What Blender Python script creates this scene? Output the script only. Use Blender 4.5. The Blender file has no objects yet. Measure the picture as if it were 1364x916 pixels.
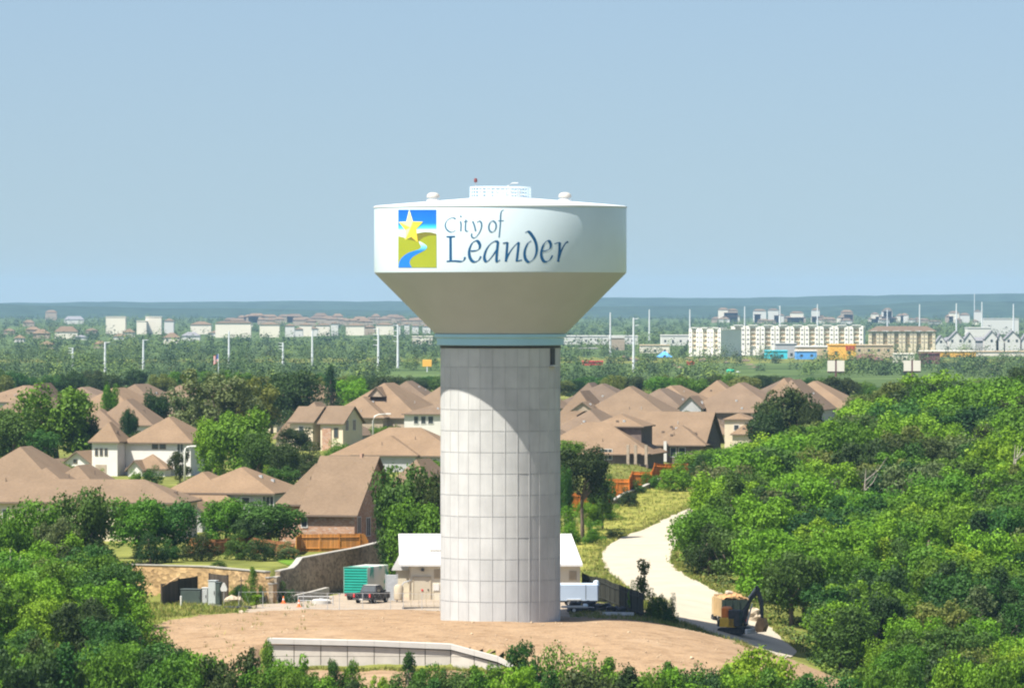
import bpy, math, random
import numpy as np
from mathutils import Vector, Matrix

rnd = random.Random(11)
SC = bpy.context.scene
COL = SC.collection
F, H, D0, CX = 8064.0, 31.6, 600.0, 1.153      # focal length in photo pixels, camera height, distance to the tower


def P(px, py, d):
    "world point seen at photo pixel (px, py) at distance d"
    return Vector((CX + (px - 682) * d / F, d - D0, H - (py - 400) * d / F))


def PX(px, d):
    return CX + (px - 682) * d / F


def PZ(py, d):
    return H - (py - 400) * d / F


# ------------------------------------------------------------------ terrain
XK = np.array([-400, -120, -70, -45, -32, -20, 0, 14, 22, 30, 40, 60, 90, 150, 500.])
YK = np.array([-500, -110, -60, -35, -22, -8, 10, 40, 80, 150, 300, 480, 700, 1000, 1500, 2500, 20000.])
ZT = np.array([
    [-16] * 15,
    [-15] * 15,
    [-14, -14, -12, -10, -9, -8.5, -8.5, -8.5, -9, -9.5, -10, -12, -12, -12, -12],
    [-11, -11, -9, -7, -5.5, -4.8, -4.8, -5.2, -5.8, -7.2, -9, -11, -11, -11, -10],
    [-9, -9, -7, -4, -2, -0.9, -1.3, -2, -3, -4.6, -7, -10, -10, -9, -8],
    [-8, -8, -5, -2, -0.4, -0.1, 0, -0.1, -1.3, -4.0, -7.5, -9.5, -9, -7, -6],
    [-6, -6, -3, -0.8, 0, 0, 0, -.4, -2.4, -4.4, -6.5, -8.5, -7, -4, -3],
    [-2, -2, -1, 0, 0, 0, 0, -.2, -1.6, -2.8, -4, -5.5, -4, -1, 0],
    [2, 2, 1, 0, 0, 0, 0, 0, 0.2, 0.3, -1, -3, 0, 3, 4],
    [3, 3, 2, 1, .6, .5, .5, .5, .7, .8, 0, 1, 5, 8, 9],
    [3, 3, 3, 3, 3, 2.6, 2.6, 2.6, 2.6, 2.6, 2.6, 4.5, 8, 11, 12],
    [4, 4, 4, 4, 4, 4, 4, 4, 4, 3.6, 3.2, 4.5, 10, 12, 13],
    [5] * 11 + [5, 7, 9, 9],
    [4.5] * 15,
    [3] * 15,
    [0] * 15,
    [0] * 15], float)


def _bil(X, Y):
    X = np.clip(X, XK[0], XK[-1]); Y = np.clip(Y, YK[0], YK[-1])
    i = np.clip(np.searchsorted(XK, X) - 1, 0, len(XK) - 2)
    j = np.clip(np.searchsorted(YK, Y) - 1, 0, len(YK) - 2)
    u = (X - XK[i]) / (XK[i + 1] - XK[i]); v = (Y - YK[j]) / (YK[j + 1] - YK[j])
    return (ZT[j, i] * (1 - u) * (1 - v) + ZT[j, i + 1] * u * (1 - v) + ZT[j + 1, i] * (1 - u) * v + ZT[j + 1, i + 1] * u * v)


TERR = [(-500, 70), (-120, 66), (-43, 55), (-31.8, 45), (-23.8, 32), (-13.2, 80), (-5, 96), (3, 130), (8, 200), (13.5, 285),
        (24, 350), (32, 410), (50, 440), (120, 470), (600, 600)]
_poly = TERR + [(600, 30000), (-500, 30000)]


def inpoly(X, Y, poly):
    ins = np.zeros(X.shape, bool)
    n = len(poly)
    for k in range(n):
        x1, y1 = poly[k]; x2, y2 = poly[(k + 1) % n]
        c = ((y1 > Y) != (y2 > Y))
        with np.errstate(divide='ignore', invalid='ignore'):
            xi = (x2 - x1) * (Y - y1) / (y2 - y1 + 1e-12) + x1
        ins ^= c & (X < xi)
    return ins


def pdist(X, Y, line):
    best = np.full(X.shape, 1e9)
    for (x1, y1), (x2, y2) in zip(line[:-1], line[1:]):
        dx, dy = x2 - x1, y2 - y1
        t = np.clip(((X - x1) * dx + (Y - y1) * dy) / (dx * dx + dy * dy), 0, 1)
        best = np.minimum(best, np.hypot(X - x1 - t * dx, Y - y1 - t * dy))
    return best


def sm(a, b, x):
    t = np.clip((x - a) / (b - a), 0, 1)
    return t * t * (3 - 2 * t)


# retaining wall in front of the tower: (x, y, top z)
RW = [(-22.2, -22.0, -0.62), (-12, -22.3, -0.85), (-4.7, -22.5, -1.15), (-0.2, -24.0, -2.25), (2.0, -25.2, -3.3)]


def T(X, Y):
    X = np.asarray(X, float); Y = np.asarray(Y, float)
    sc = np.clip(1 + (Y - 100) / 150, 1, 8)
    b = 0
    for ox, oy in ((-2, -2), (2, -2), (-2, 2), (2, 2), (0, 0), (-4, 0), (4, 0), (0, 4), (0, -4)):
        b = b + _bil(X + ox * sc, Y + oy * sc)
    b = b / 9
    b = b + 0.10 * np.sin(X * .31 + Y * .12) * np.sin(Y * .27 - X * .11) + .05 * np.sin(X * .83 + 1) * np.sin(Y * .7)
    ins = inpoly(X, Y, _poly)
    sd = np.where(ins, pdist(X, Y, TERR), -1)
    wid = np.interp(Y, [0, 84, 110, 300], [1.6, 1.6, 8, 8])
    s = sm(0.35, 0.35 + wid, sd)
    L = np.interp(Y, [0, 60, 150, 400, 1000, 1500, 2200], [3.2, 3.3, 4.4, 5, 5, 3, 0])
    z = b * (1 - s) + np.maximum(b, L) * s
    # drop in front of the concrete retaining wall
    wy = np.interp(X, [p[0] for p in RW], [p[1] for p in RW])
    inx = sm(-23.5, -22, X) * (1 - sm(0.5, 4, X))
    low = np.minimum(z, -3.7 + 0.1 * np.sin(X))
    f = inx * sm(-0.95, 0.05, wy - 0.15 - Y) * (1 - sm(9, 16, wy - Y))
    z = z * (1 - f) + low * f
    return z


def T1(x, y):
    return float(T(np.array([x]), np.array([y]))[0])


def ground_px(px, py, d0=560., d1=1500.):
    "where the sight line through a photo pixel meets the terrain"
    ds = np.linspace(d0, d1, 1500)
    X = PX(px, ds); Y = ds - D0; Z = PZ(py, ds)
    hit = np.nonzero(Z <= T(X, Y))[0]
    k = hit[0] if len(hit) else -1
    return float(X[k]), float(Y[k])


# ------------------------------------------------------------------ mesh helpers
class MB:
    def __init__(s):
        s.v, s.f, s.m = [], [], []
        s.M = Matrix()
        s.mi = 0

    def add(s, vs, fs):
        o = len(s.v)
        s.v += [tuple(s.M @ Vector(p)) for p in vs]
        s.f += [tuple(i + o for i in f) for f in fs]
        s.m += [s.mi] * len(fs)
        return s

    def box(s, c, sz, rz=0, rx=0, ry=0):
        hx, hy, hz = sz[0] / 2, sz[1] / 2, sz[2] / 2
        R = Matrix.Translation(c) @ Matrix.Rotation(rz, 4, 'Z') @ Matrix.Rotation(ry, 4, 'Y') @ Matrix.Rotation(rx, 4, 'X')
        vs = [R @ Vector((x, y, z)) for x in (-hx, hx) for y in (-hy, hy) for z in (-hz, hz)]
        return s.add(vs, [(0, 1, 3, 2), (4, 6, 7, 5), (0, 4, 5, 1), (2, 3, 7, 6), (0, 2, 6, 4), (1, 5, 7, 3)])

    def bx(s, x0, x1, y0, y1, z0, z1):
        return s.box(((x0 + x1) / 2, (y0 + y1) / 2, (z0 + z1) / 2), (x1 - x0, y1 - y0, z1 - z0))

    def bev(s, x0, x1, y0, y1, z0, z1, b):
        "box with its vertical and top edges chamfered"
        def ring(x0, x1, y0, y1, z, c):
            return [(x0 + c, y0, z), (x1 - c, y0, z), (x1, y0 + c, z), (x1, y1 - c, z), (x1 - c, y1, z), (x0 + c, y1, z), (x0, y1 - c, z), (x0, y0 + c, z)]
        vs = ring(x0, x1, y0, y1, z0, b) + ring(x0, x1, y0, y1, z1 - b, b) + ring(x0 + b, x1 - b, y0 + b, y1 - b, z1, b * .6)
        fs = [tuple(range(7, -1, -1)), tuple(range(16, 24))]
        for r in (0, 8):
            for i in range(8):
                j = (i + 1) % 8
                fs.append((r + i, r + j, r + 8 + j, r + 8 + i))
        return s.add(vs, fs)

    def tube(s, pts, rad, n=8, cap=True):
        pts = [Vector(p) for p in pts]
        if not hasattr(rad, '__len__'):
            rad = [rad] * len(pts)
        vs, fs = [], []
        for k, p in enumerate(pts):
            t = (pts[min(k + 1, len(pts) - 1)] - pts[max(k - 1, 0)]).normalized()
            a = t.cross(Vector((0.13, 0.27, 1) if abs(t.z) < .9 else (1, 0.1, 0))).normalized()
            b = t.cross(a)
            for i in range(n):
                w = 2 * math.pi * i / n
                vs.append(p + (a * math.cos(w) + b * math.sin(w)) * rad[k])
        for k in range(len(pts) - 1):
            for i in range(n):
                j = (i + 1) % n
                fs.append((k * n + i, k * n + j, k * n + n + j, k * n + n + i))
        if cap:
            fs.append(tuple(range(n)))
            fs.append(tuple(range(len(vs) - 1, len(vs) - n - 1, -1)))
        return s.add(vs, fs)

    def lathe(s, prof, n=48, c=(0, 0, 0)):
        vs, fs = [], []
        for r, z in prof:
            for i in range(n):
                w = 2 * math.pi * i / n
                vs.append((c[0] + r * math.cos(w), c[1] + r * math.sin(w), c[2] + z))
        for k in range(len(prof) - 1):
            for i in range(n):
                j = (i + 1) % n
                fs.append((k * n + i, k * n + j, k * n + n + j, k * n + n + i))
        return s.add(vs, fs)

    def prism(s, poly, a0, a1, axis='y'):
        "extrude a polygon (u, w): axis y -> (u, a, w); axis x -> (a, u, w); axis z -> (u, w, a)"
        n = len(poly)
        def mk(u, w, a):
            return (u, a, w) if axis == 'y' else ((a, u, w) if axis == 'x' else (u, w, a))
        vs = [mk(u, w, a0) for u, w in poly] + [mk(u, w, a1) for u, w in poly]
        fs = [tuple(range(n)), tuple(range(2 * n - 1, n - 1, -1))]
        for i in range(n):
            j = (i + 1) % n
            fs.append((i, i + n, j + n, j))
        return s.add(vs, fs)

    def obj(s, name, mats, parent=None, smooth=None):
        me = bpy.data.meshes.new(name)
        me.from_pydata(s.v, [], s.f)
        if not isinstance(mats, (list, tuple)):
            mats = [mats]
        for m in mats:
            me.materials.append(m)
        if len(mats) > 1:
            me.polygons.foreach_set('material_index', s.m)
        me.validate()
        import bmesh
        bm = bmesh.new(); bm.from_mesh(me)
        bmesh.ops.recalc_face_normals(bm, faces=bm.faces)
        bm.to_mesh(me); bm.free()
        if smooth:
            me.shade_smooth() if smooth is True else me.set_sharp_from_angle(angle=math.radians(smooth))
            if smooth is not True:
                me.polygons.foreach_set('use_smooth', [True] * len(me.polygons))
        return link(name, me, parent)


def link(name, me, parent=None):
    o = bpy.data.objects.new(name, me)
    COL.objects.link(o)
    if parent:
        o.parent = parent
    return o


def tag(o, label, cat, group=None):
    o['label'] = label; o['category'] = cat
    if group:
        o['group'] = group
    return o


def thing(name, label, cat, loc=(0, 0, 0), rz=0., group=None):
    o = link(name, None)
    o.location = loc; o.rotation_euler = (0, 0, rz)
    return tag(o, label, cat, group)


def kind(o, k):
    o['kind'] = k
    return o


def fast_mesh(name, V, Q, mat, attr=None):
    "numpy vertices and quads -> mesh"
    me = bpy.data.meshes.new(name)
    n, k = len(Q), Q.shape[1]
    me.vertices.add(len(V)); me.vertices.foreach_set('co', V.astype(np.float32).ravel())
    me.loops.add(n * k); me.loops.foreach_set('vertex_index', Q.astype(np.int32).ravel())
    me.polygons.add(n)
    me.polygons.foreach_set('loop_start', np.arange(0, n * k, k, dtype=np.int32))
    me.polygons.foreach_set('loop_total', np.full(n, k, dtype=np.int32))
    me.materials.append(mat)
    if attr is not None:
        a = me.color_attributes.new('tone', 'FLOAT_COLOR', 'POINT')
        a.data.foreach_set('color', attr.astype(np.float32).ravel())
    me.update(calc_edges=True)
    me.validate()
    return me


def copy_tree(root, loc, rz=0, scale=None):
    r = root.copy(); COL.objects.link(r)
    r.location = loc; r.rotation_euler = (0, 0, rz)
    if scale:
        r.scale = scale
    for ch in list(root.children):
        c = ch.copy(); COL.objects.link(c); c.parent = r
        for g in list(ch.children):
            e = g.copy(); COL.objects.link(e); e.parent = c
    return r


# ------------------------------------------------------------------ materials
def new_mat(name):
    m = bpy.data.materials.new(name); m.use_nodes = True
    nt = m.node_tree
    return m, nt, nt.nodes['Principled BSDF']


def N(nt, t, **kw):
    n = nt.nodes.new(t)
    for k, v in kw.items():
        if k in n.inputs:
            n.inputs[k].default_value = v
        else:
            setattr(n, k, v)
    return n


def ramp(nt, fac, stops):
    r = nt.nodes.new('ShaderNodeValToRGB')
    el = r.color_ramp.elements
    while len(el) < len(stops):
        el.new(.5)
    for e, (p, c) in zip(el, stops):
        e.position = p; e.color = (*c, 1)
    nt.links.new(fac, r.inputs[0])
    return r.outputs[0]


def mix(nt, fac, a, b, mode='MIX'):
    m = nt.nodes.new('ShaderNodeMix'); m.data_type = 'RGBA'; m.blend_type = mode
    for s, v in ((m.inputs[0], fac), (m.inputs[6], a), (m.inputs[7], b)):
        if hasattr(v, 'links') or isinstance(v, bpy.types.NodeSocket):
            nt.links.new(v, s)
        else:
            s.default_value = v if not isinstance(v, tuple) or len(v) == 4 else (*v, 1)
    return m.outputs[2]


def noisy(name, c, var=.25, scale=1., rough=.8, spec=.3, bump=0., detail=4, stretch=None, c2=None, metallic=0., coord='Object'):
    "a colour with noise mottling at a real-world scale"
    m, nt, b = new_mat(name)
    tc = nt.nodes.new('ShaderNodeTexCoord')
    mp = nt.nodes.new('ShaderNodeMapping')
    nt.links.new(tc.outputs[coord], mp.inputs[0])
    if stretch:
        mp.inputs['Scale'].default_value = stretch
    nz = N(nt, 'ShaderNodeTexNoise', Scale=scale, Detail=detail, Roughness=.6)
    nt.links.new(mp.outputs[0], nz.inputs['Vector'])
    lo = tuple(x * (1 - var) for x in c); hi = tuple(min(1, x * (1 + var)) for x in (c2 or c))
    col = ramp(nt, nz.outputs['Fac'], [(.3, lo), (.7, hi)])
    nt.links.new(col, b.inputs['Base Color'])
    b.inputs['Roughness'].default_value = rough
    b.inputs['Specular IOR Level'].default_value = spec
    b.inputs['Metallic'].default_value = metallic
    if bump:
        bp = N(nt, 'ShaderNodeBump', Strength=.6, Distance=bump)
        nt.links.new(nz.outputs['Fac'], bp.inputs['Height']); nt.links.new(bp.outputs[0], b.inputs['Normal'])
    return m


def leaf_mat(name, use_island=True):
    m, nt, b = new_mat(name)
    oi = nt.nodes.new('ShaderNodeObjectInfo')
    ge = nt.nodes.new('ShaderNodeNewGeometry')
    v = ramp(nt, ge.outputs['Random Per Island'], [(0, (.72, .75, .7)), (.5, (1, 1, 1)), (.85, (1.15, 1.12, 1.05)), (1, (1.4, 1.32, 1.2))])
    col = mix(nt, 1.0, oi.outputs['Color'], v, 'MULTIPLY')
    nt.links.new(col, b.inputs['Base Color'])
    b.inputs['Roughness'].default_value = .55
    b.inputs['Specular IOR Level'].default_value = .12
    tr = nt.nodes.new('ShaderNodeBsdfTranslucent')
    c2 = mix(nt, 1.0, col, (1.2, 1.3, .5, 1), 'MULTIPLY')
    nt.links.new(c2, tr.inputs[0])
    ms = nt.nodes.new('ShaderNodeMixShader'); ms.inputs[0].default_value = .22
    nt.links.new(b.outputs[0], ms.inputs[1]); nt.links.new(tr.outputs[0], ms.inputs[2])
    nt.links.new(ms.outputs[0], nt.nodes['Material Output'].inputs[0])
    return m


M = {}
M['leaf'] = leaf_mat('leaf')
M['bark'] = noisy('bark', (.13, .10, .075), .35, 3, .9)
M['dead'] = noisy('dead_wood', (.34, .30, .25), .2, 3, .9)
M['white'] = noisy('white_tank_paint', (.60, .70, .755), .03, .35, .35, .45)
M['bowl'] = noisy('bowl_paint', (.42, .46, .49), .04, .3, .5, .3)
M['band'] = noisy('band_paint', (.33, .56, .67), .04, .5, .45, .4)
M['roofpaint'] = noisy('tank_roof_paint', (.70, .72, .72), .03, .5, .5, .3)
M['galv'] = noisy('galvanised_steel', (.52, .53, .53), .12, 4, .45, .5, metallic=.4)
M['pole'] = noisy('pole_steel', (.62, .64, .65), .08, 1, .5, .4)
M['black'] = noisy('black_plastic', (.018, .018, .02), .3, 6, .5, .4)
M['dark'] = noisy('dark_paint', (.05, .048, .045), .3, 3, .6, .3)
M['glass'] = noisy('window_glass', (.045, .055, .06), .2, 2, .12, .6)
M['trim'] = noisy('white_trim', (.60, .585, .55), .06, 3, .6, .3)
M['tyre'] = noisy('tyre_rubber', (.02, .02, .02), .3, 6, .8, .2)
M['concrete'] = noisy('concrete', (.34, .32, .28), .14, .9, .85, .2, .01)
M['pale_concrete'] = noisy('pale_concrete', (.42, .40, .36), .10, 1.3, .85, .2, .01)
M['orange_cone'] = noisy('cone_orange', (.75, .16, .03), .1, 5, .5)
M['orange'] = noisy('machine_orange', (.75, .20, .03), .12, 3, .45, .4)
M['yellow'] = noisy('machine_yellow', (.72, .42, .04), .12, 3, .45, .4)
M['red'] = noisy('red_paint', (.55, .05, .05), .1, 2, .5)
M['soil'] = noisy('soil_load', (.42, .24, .11), .3, 2.2, .95, .1, .1)
M['rock'] = noisy('limestone_rock', (.42, .35, .26), .2, 1.5, .9, .1, .05)
# ------------------------------------------------------------------ world, sun, camera, air
w = bpy.data.worlds.new("World"); SC.world = w; w.use_nodes = True
wn = w.node_tree
sky = wn.nodes.new('ShaderNodeTexSky'); sky.sky_type = 'NISHITA'; sky.sun_disc = False
SUN_AZ, SUN_EL = math.radians(52), math.radians(60.5)
sv = Vector((-math.sin(SUN_AZ) * math.cos(SUN_EL), -math.cos(SUN_AZ) * math.cos(SUN_EL), math.sin(SUN_EL)))
sky.sun_elevation = SUN_EL; sky.sun_rotation = math.atan2(sv.x, sv.y) % (2 * math.pi)
sky.altitude = 300; sky.air_density = 1.0; sky.dust_density = 2.1; sky.ozone_density = 2.7
tcw = wn.nodes.new('ShaderNodeTexCoord')
mpw = wn.nodes.new('ShaderNodeVectorMath'); mpw.operation = 'ADD'; mpw.inputs[1].default_value = (0, 0, .07)
nrw = wn.nodes.new('ShaderNodeVectorMath'); nrw.operation = 'NORMALIZE'
wn.links.new(tcw.outputs['Generated'], mpw.inputs[0]); wn.links.new(mpw.outputs[0], nrw.inputs[0]); wn.links.new(nrw.outputs[0], sky.inputs[0])
wn.links.new(sky.outputs[0], wn.nodes['Background'].inputs[0])
wn.nodes['Background'].inputs[1].default_value = 0.072
sun = bpy.data.lights.new('sun', 'SUN'); sun.energy = 5.0; sun.angle = math.radians(.53); sun.color = (1, .95, .86)
so = bpy.data.objects.new('sun', sun); COL.objects.link(so)
so.rotation_euler = (-sv).to_track_quat('-Z', 'Y').to_euler(); so.location = (-60, -60, 120)
cam = bpy.data.cameras.new('camera'); co = bpy.data.objects.new('camera', cam); COL.objects.link(co)
cam.sensor_width = 36; cam.lens = 36 * F / 1364; cam.clip_end = 60000; cam.clip_start = 1
co.location = (CX, -D0, H); co.rotation_euler = (math.radians(90) - math.atan(58 / F), 0, 0)
SC.camera = co
SC.view_settings.view_transform = 'Standard'; SC.view_settings.look = 'None'
SC.view_settings.exposure = 1.05; SC.view_settings.gamma = 1
SC.cycles.filter_width = 2.1; SC.cycles.volume_bounces = 0; SC.cycles.max_bounces = 6; SC.cycles.diffuse_bounces = 3; SC.cycles.transparent_max_bounces = 8

hz = MB().bx(-6500, 6500, -900, 17500, -18, 95)
m = bpy.data.materials.new('haze'); m.use_nodes = True; nt = m.node_tree
nt.nodes.remove(nt.nodes['Principled BSDF'])
pv = nt.nodes.new('ShaderNodeVolumePrincipled')
pv.inputs['Color'].default_value = (.42, .69, .96, 1); pv.inputs['Density'].default_value = 3.5e-5; pv.inputs['Anisotropy'].default_value = 0.0
nt.links.new(pv.outputs[0], nt.nodes['Material Output'].inputs['Volume'])
kind(hz.obj('haze', m), 'stuff')

# ------------------------------------------------------------------ ground sheets
M['grass'] = noisy('dry_green_grass', (.09, .115, .022), .38, .13, .95, .1, .05, detail=8, c2=(.16, .165, .04))
M['lawn'] = noisy('lawn', (.075, .16, .015), .25, .5, .95, .1, c2=(.11, .19, .02))
M['slope_grass'] = noisy('meadow_grass', (.13, .16, .025), .3, .35, .95, .1, .05, detail=8, c2=(.23, .215, .05))
M['gravel'] = noisy('white_gravel', (.39, .345, .265), .10, .25, .9, .15, .03, detail=8)
M['pad'] = noisy('compacted_gravel', (.30, .245, .185), .14, .4, .9, .15, .03, detail=8)
M['far_field'] = noisy('bare_field', (.36, .31, .25), .2, .01, .95, .1)


def dirt_mat():
    m, nt, b = new_mat('dirt')
    tc = nt.nodes.new('ShaderNodeTexCoord')
    n1 = N(nt, 'ShaderNodeTexNoise', Scale=.16, Detail=8., Roughness=.65); nt.links.new(tc.outputs['Object'], n1.inputs[0])
    mp = nt.nodes.new('ShaderNodeMapping'); mp.inputs['Scale'].default_value = (.5, .8, 1); mp.inputs['Rotation'].default_value = (0, 0, .4)
    nt.links.new(tc.outputs['Object'], mp.inputs[0])
    n2 = N(nt, 'ShaderNodeTexNoise', Scale=1., Detail=6., Roughness=.7); nt.links.new(mp.outputs[0], n2.inputs[0])
    n3 = N(nt, 'ShaderNodeTexNoise', Scale=4., Detail=4.); nt.links.new(tc.outputs['Object'], n3.inputs[0])
    a = ramp(nt, n1.outputs[0], [(.32, (.255, .172, .102)), (.55, (.285, .196, .118)), (.72, (.31, .222, .142))])
    s = ramp(nt, n2.outputs[0], [(.36, (.76, .72, .68)), (.5, (1, 1, 1)), (.7, (1.15, 1.14, 1.1))])
    f = ramp(nt, n3.outputs[0], [(.3, (.82, .82, .82)), (.7, (1.1, 1.1, 1.1))])
    c = mix(nt, 1., mix(nt, 1., a, s, 'MULTIPLY'), f, 'MULTIPLY')
    nt.links.new(c, b.inputs['Base Color']); b.inputs['Roughness'].default_value = .95; b.inputs['Specular IOR Level'].default_value = .1
    bp = N(nt, 'ShaderNodeBump', Strength=.7, Distance=.12); nt.links.new(n2.outputs[0], bp.inputs['Height']); nt.links.new(bp.outputs[0], b.inputs['Normal'])
    return m


M['dirt'] = dirt_mat()


def grid_mesh(name, xs, ys, off, mat, mask=None):
    X, Y = np.meshgrid(xs, ys)
    Z = T(X, Y) + off
    V = np.stack([X, Y, Z], -1).reshape(-1, 3)
    nx, ny = len(xs), len(ys)
    i = (np.arange(ny - 1)[:, None] * nx + np.arange(nx - 1)[None, :])
    Q = np.stack([i, i + 1, i + nx + 1, i + nx], -1)
    if mask is not None:
        cx = (X[:-1, :-1] + X[1:, 1:]) / 2; cy = (Y[:-1, :-1] + Y[1:, 1:]) / 2
        Q = Q[mask(cx, cy)]
    else:
        Q = Q.reshape(-1, 4)
    used = np.unique(Q)
    re = np.zeros(len(V), int); re[used] = np.arange(len(used))
    me = fast_mesh(name, V[used], re[Q], mat)
    me.shade_smooth()
    return link(name, me)


xs = np.concatenate([[-6000, -3000, -1500, -800, -400, -250, -170, -130], np.arange(-110, -50, 2.), np.arange(-50, 60, 1.), np.arange(60, 130, 2.),
                     [130, 140, 155, 170, 200, 300, 500, 900, 1700, 3200, 6000]])
ys = np.concatenate([[-800, -600, -400, -250, -180, -140, -110, -90], np.arange(-75, 110, 1.), np.arange(110, 480, 2.5), np.arange(480, 1100, 12),
                     [1150, 1250, 1400, 1600, 1900, 2300, 3000, 4000, 5500, 7500, 10000, 13000, 17000]])
kind(grid_mesh('ground', xs, ys, 0, M['grass']), 'structure')


def wob(X, Y, a):
    return a * (np.sin(X * 1.3 + Y * .4) + np.sin(Y * 1.1 - X * .7 + 1) + np.sin(X * 3.1 + 2 * np.sin(Y * 2.3))) / 2


DIRT = [(-34.5, -6), (-33, 3), (-29, 9), (-25, 14), (-20, 17.5), (-12, 18), (-6, 16), (2, 6), (9, 7), (14, 6), (17.5, 5), (21, 0), (26.5, -6), (33, -13), (37, -30), (30, -50),
        (10, -58), (-10, -56), (-26, -50), (-30, -34), (-33, -18)]
kind(grid_mesh('dirt_mound', np.arange(-38, 36, .4), np.arange(-60, 20, .4), .06, M['dirt'],
               lambda X, Y: inpoly(X + wob(X, Y, .5), Y + wob(Y, X, .9), DIRT) & ~((Y < np.interp(X, [p[0] for p in RW], [p[1] for p in RW]) + .5) & (Y > np.interp(X, [p[0] for p in RW], [p[1] for p in RW]) - .35) & (X > -23) & (X < 2.3))), 'structure')
PAD = [(-26, 14), (-25.5, 31), (-23.4, 31.5), (-20, 39), (-15.5, 60), (-13.2, 76), (12, 76), (13, 44), (15, 30), (17, 16), (13, 2), (0, 0), (-12, 12.5)]
kind(grid_mesh('gravel_yard', np.arange(-28, 19, .4), np.arange(0, 78, .4), .035, M['pad'],
               lambda X, Y: inpoly(X + wob(X, Y, .25), Y + wob(Y, X, .5), PAD)), 'structure')


def ribbon(name, L, R, off, mat, n=60, k=14, jit=0):
    "a strip of road laid over the terrain between two traced edges"
    def res(pts):
        pts = np.array(pts, float); d = np.concatenate([[0], np.cumsum(np.hypot(*np.diff(pts, axis=0).T))])
        t = np.linspace(0, d[-1], n)
        p = np.stack([np.interp(t, d, pts[:, 0]), np.interp(t, d, pts[:, 1])], -1)
        for _ in range(4):
            p[1:-1] = (p[:-2] + 2 * p[1:-1] + p[2:]) / 4
        return p
    a, b = res(L), res(R)
    u = np.linspace(0, 1, k)[None, :, None]
    G = a[:, None, :] * (1 - u) + b[:, None, :] * u
    if jit:
        rs = np.random.RandomState(3)
        G[:, 0] += rs.normal(0, jit, (n, 2)); G[:, -1] += rs.normal(0, jit, (n, 2))
    Z = T(G[..., 0], G[..., 1]) + off
    V = np.concatenate([G, Z[..., None]], -1).reshape(-1, 3)
    i = (np.arange(n - 1)[:, None] * k + np.arange(k - 1)[None, :])
    Q = np.stack([i, i + 1, i + k + 1, i + k], -1).reshape(-1, 4)
    me = fast_mesh(name, V, Q, mat); me.shade_smooth()
    return link(name, me)


Lp = [(1045, 880), (1000, 862), (955, 846), (925, 836), (890, 822), (862, 803), (836, 782), (815, 766), (801, 748), (803, 734), (814, 724), (835, 714), (862, 704), (888, 691), (903, 684), (925, 674), (945, 662)]
Rp = [(1062, 868), (1045, 855), (1020, 832), (1000, 815), (968, 797), (945, 784), (920, 772), (900, 760), (893, 748), (895, 738), (900, 728), (906, 716), (911, 706), (918, 696), (926, 689), (950, 677), (965, 665)]
RL = [ground_px(*p, d0=545) for p in Lp]; RR = [ground_px(*p, d0=545) for p in Rp]
kind(ribbon('gravel_road', RL, RR, .075, M['gravel'], 110, 16, .10), 'structure')
SG = [(750, 735), (775, 760), (800, 752), (798, 732), (835, 712), (885, 690), (905, 682), (925, 668), (925, 645), (890, 640), (850, 660), (800, 690), (760, 700)]
SG = [ground_px(*p) for p in SG]
kind(grid_mesh('meadow_slope', np.arange(2, 40, .7), np.arange(60, 420, 1.2), .05, M['slope_grass'],
               lambda X, Y: inpoly(X, Y, SG)), 'structure')
LG = [(398, 742), (402, 736), (440, 738), (500, 746), (520, 738), (500, 755), (440, 752)]
LG = [(-24.5, 58), (-24, 66), (-20, 67), (-14, 72), (-14.2, 79), (-18.5, 60), (-21.5, 44), (-23, 48)]
kind(grid_mesh('lawn', np.arange(-28, -12, .35), np.arange(40, 84, .5), .05, M['lawn'], lambda X, Y: inpoly(X, Y, LG)), 'structure')


M['plain'] = noisy('wooded_plain', (.045, .078, .026), .4, .012, 1., .05, detail=8, c2=(.075, .11, .035))
kind(grid_mesh('plain', np.array([-5900, -3000, -1500, -800, -400, -200, 0, 200, 400, 800, 1500, 3000, 5900.]), np.concatenate([np.arange(1330, 2600, 60.), [2800, 3200, 4000, 5500, 7500, 10000, 13000, 16500]]), .25, M['plain']), 'structure')


# far ridges: long low hills with their own depth
def ridge(name, d, depth, prof, z0, mat):
    xs = np.linspace(-5200, 5200, 260)
    pts = np.array(prof, float)
    px = 682 + (xs - CX) * F / d
    top = H - (np.interp(px, pts[:, 0], pts[:, 1]) - 400) * d / F
    rs = np.random.RandomState(5)
    nz = np.convolve(rs.normal(0, 1, len(xs) + 8), np.ones(9) / 9, 'valid') * 3
    top = top + nz
    rows = []
    for yo, h in ((-depth, 0), (-depth * .6, .45), (-depth * .3, .8), (0, 1), (depth * .5, .6), (depth, 0)):
        rows.append(np.stack([xs, np.full_like(xs, d - D0 + yo), z0 + (top - z0) * h + rs.normal(0, .6, len(xs)) * (h > 0)], -1))
    V = np.concatenate(rows); nx = len(xs)
    i = (np.arange(len(rows) - 1)[:, None] * nx + np.arange(nx - 1)[None, :])
    Q = np.stack([i, i + 1, i + nx + 1, i + nx], -1).reshape(-1, 4)
    me = fast_mesh(name, V, Q, mat); me.shade_smooth()
    return kind(link(name, me), 'structure')


M['hill'] = noisy('wooded_hill', (.022, .045, .03), .4, .02, 1., .05, c2=(.035, .06, .04))
ridge('far_hills', 15000, 1500, [(-6000, 402), (0, 404), (200, 402), (480, 400), (560, 399.5), (800, 398), (1000, 396), (1150, 394), (1364, 390.5), (1700, 390), (7000, 396)], -1, M['hill'])
ridge('hills', 11500, 900, [(-6000, 412), (0, 406), (60, 406), (200, 410), (480, 411), (800, 411), (900, 409), (1000, 407), (1100, 408), (1250, 402), (1300, 401), (1364, 402.5), (7000, 408)], -1, M['hill'])

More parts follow.
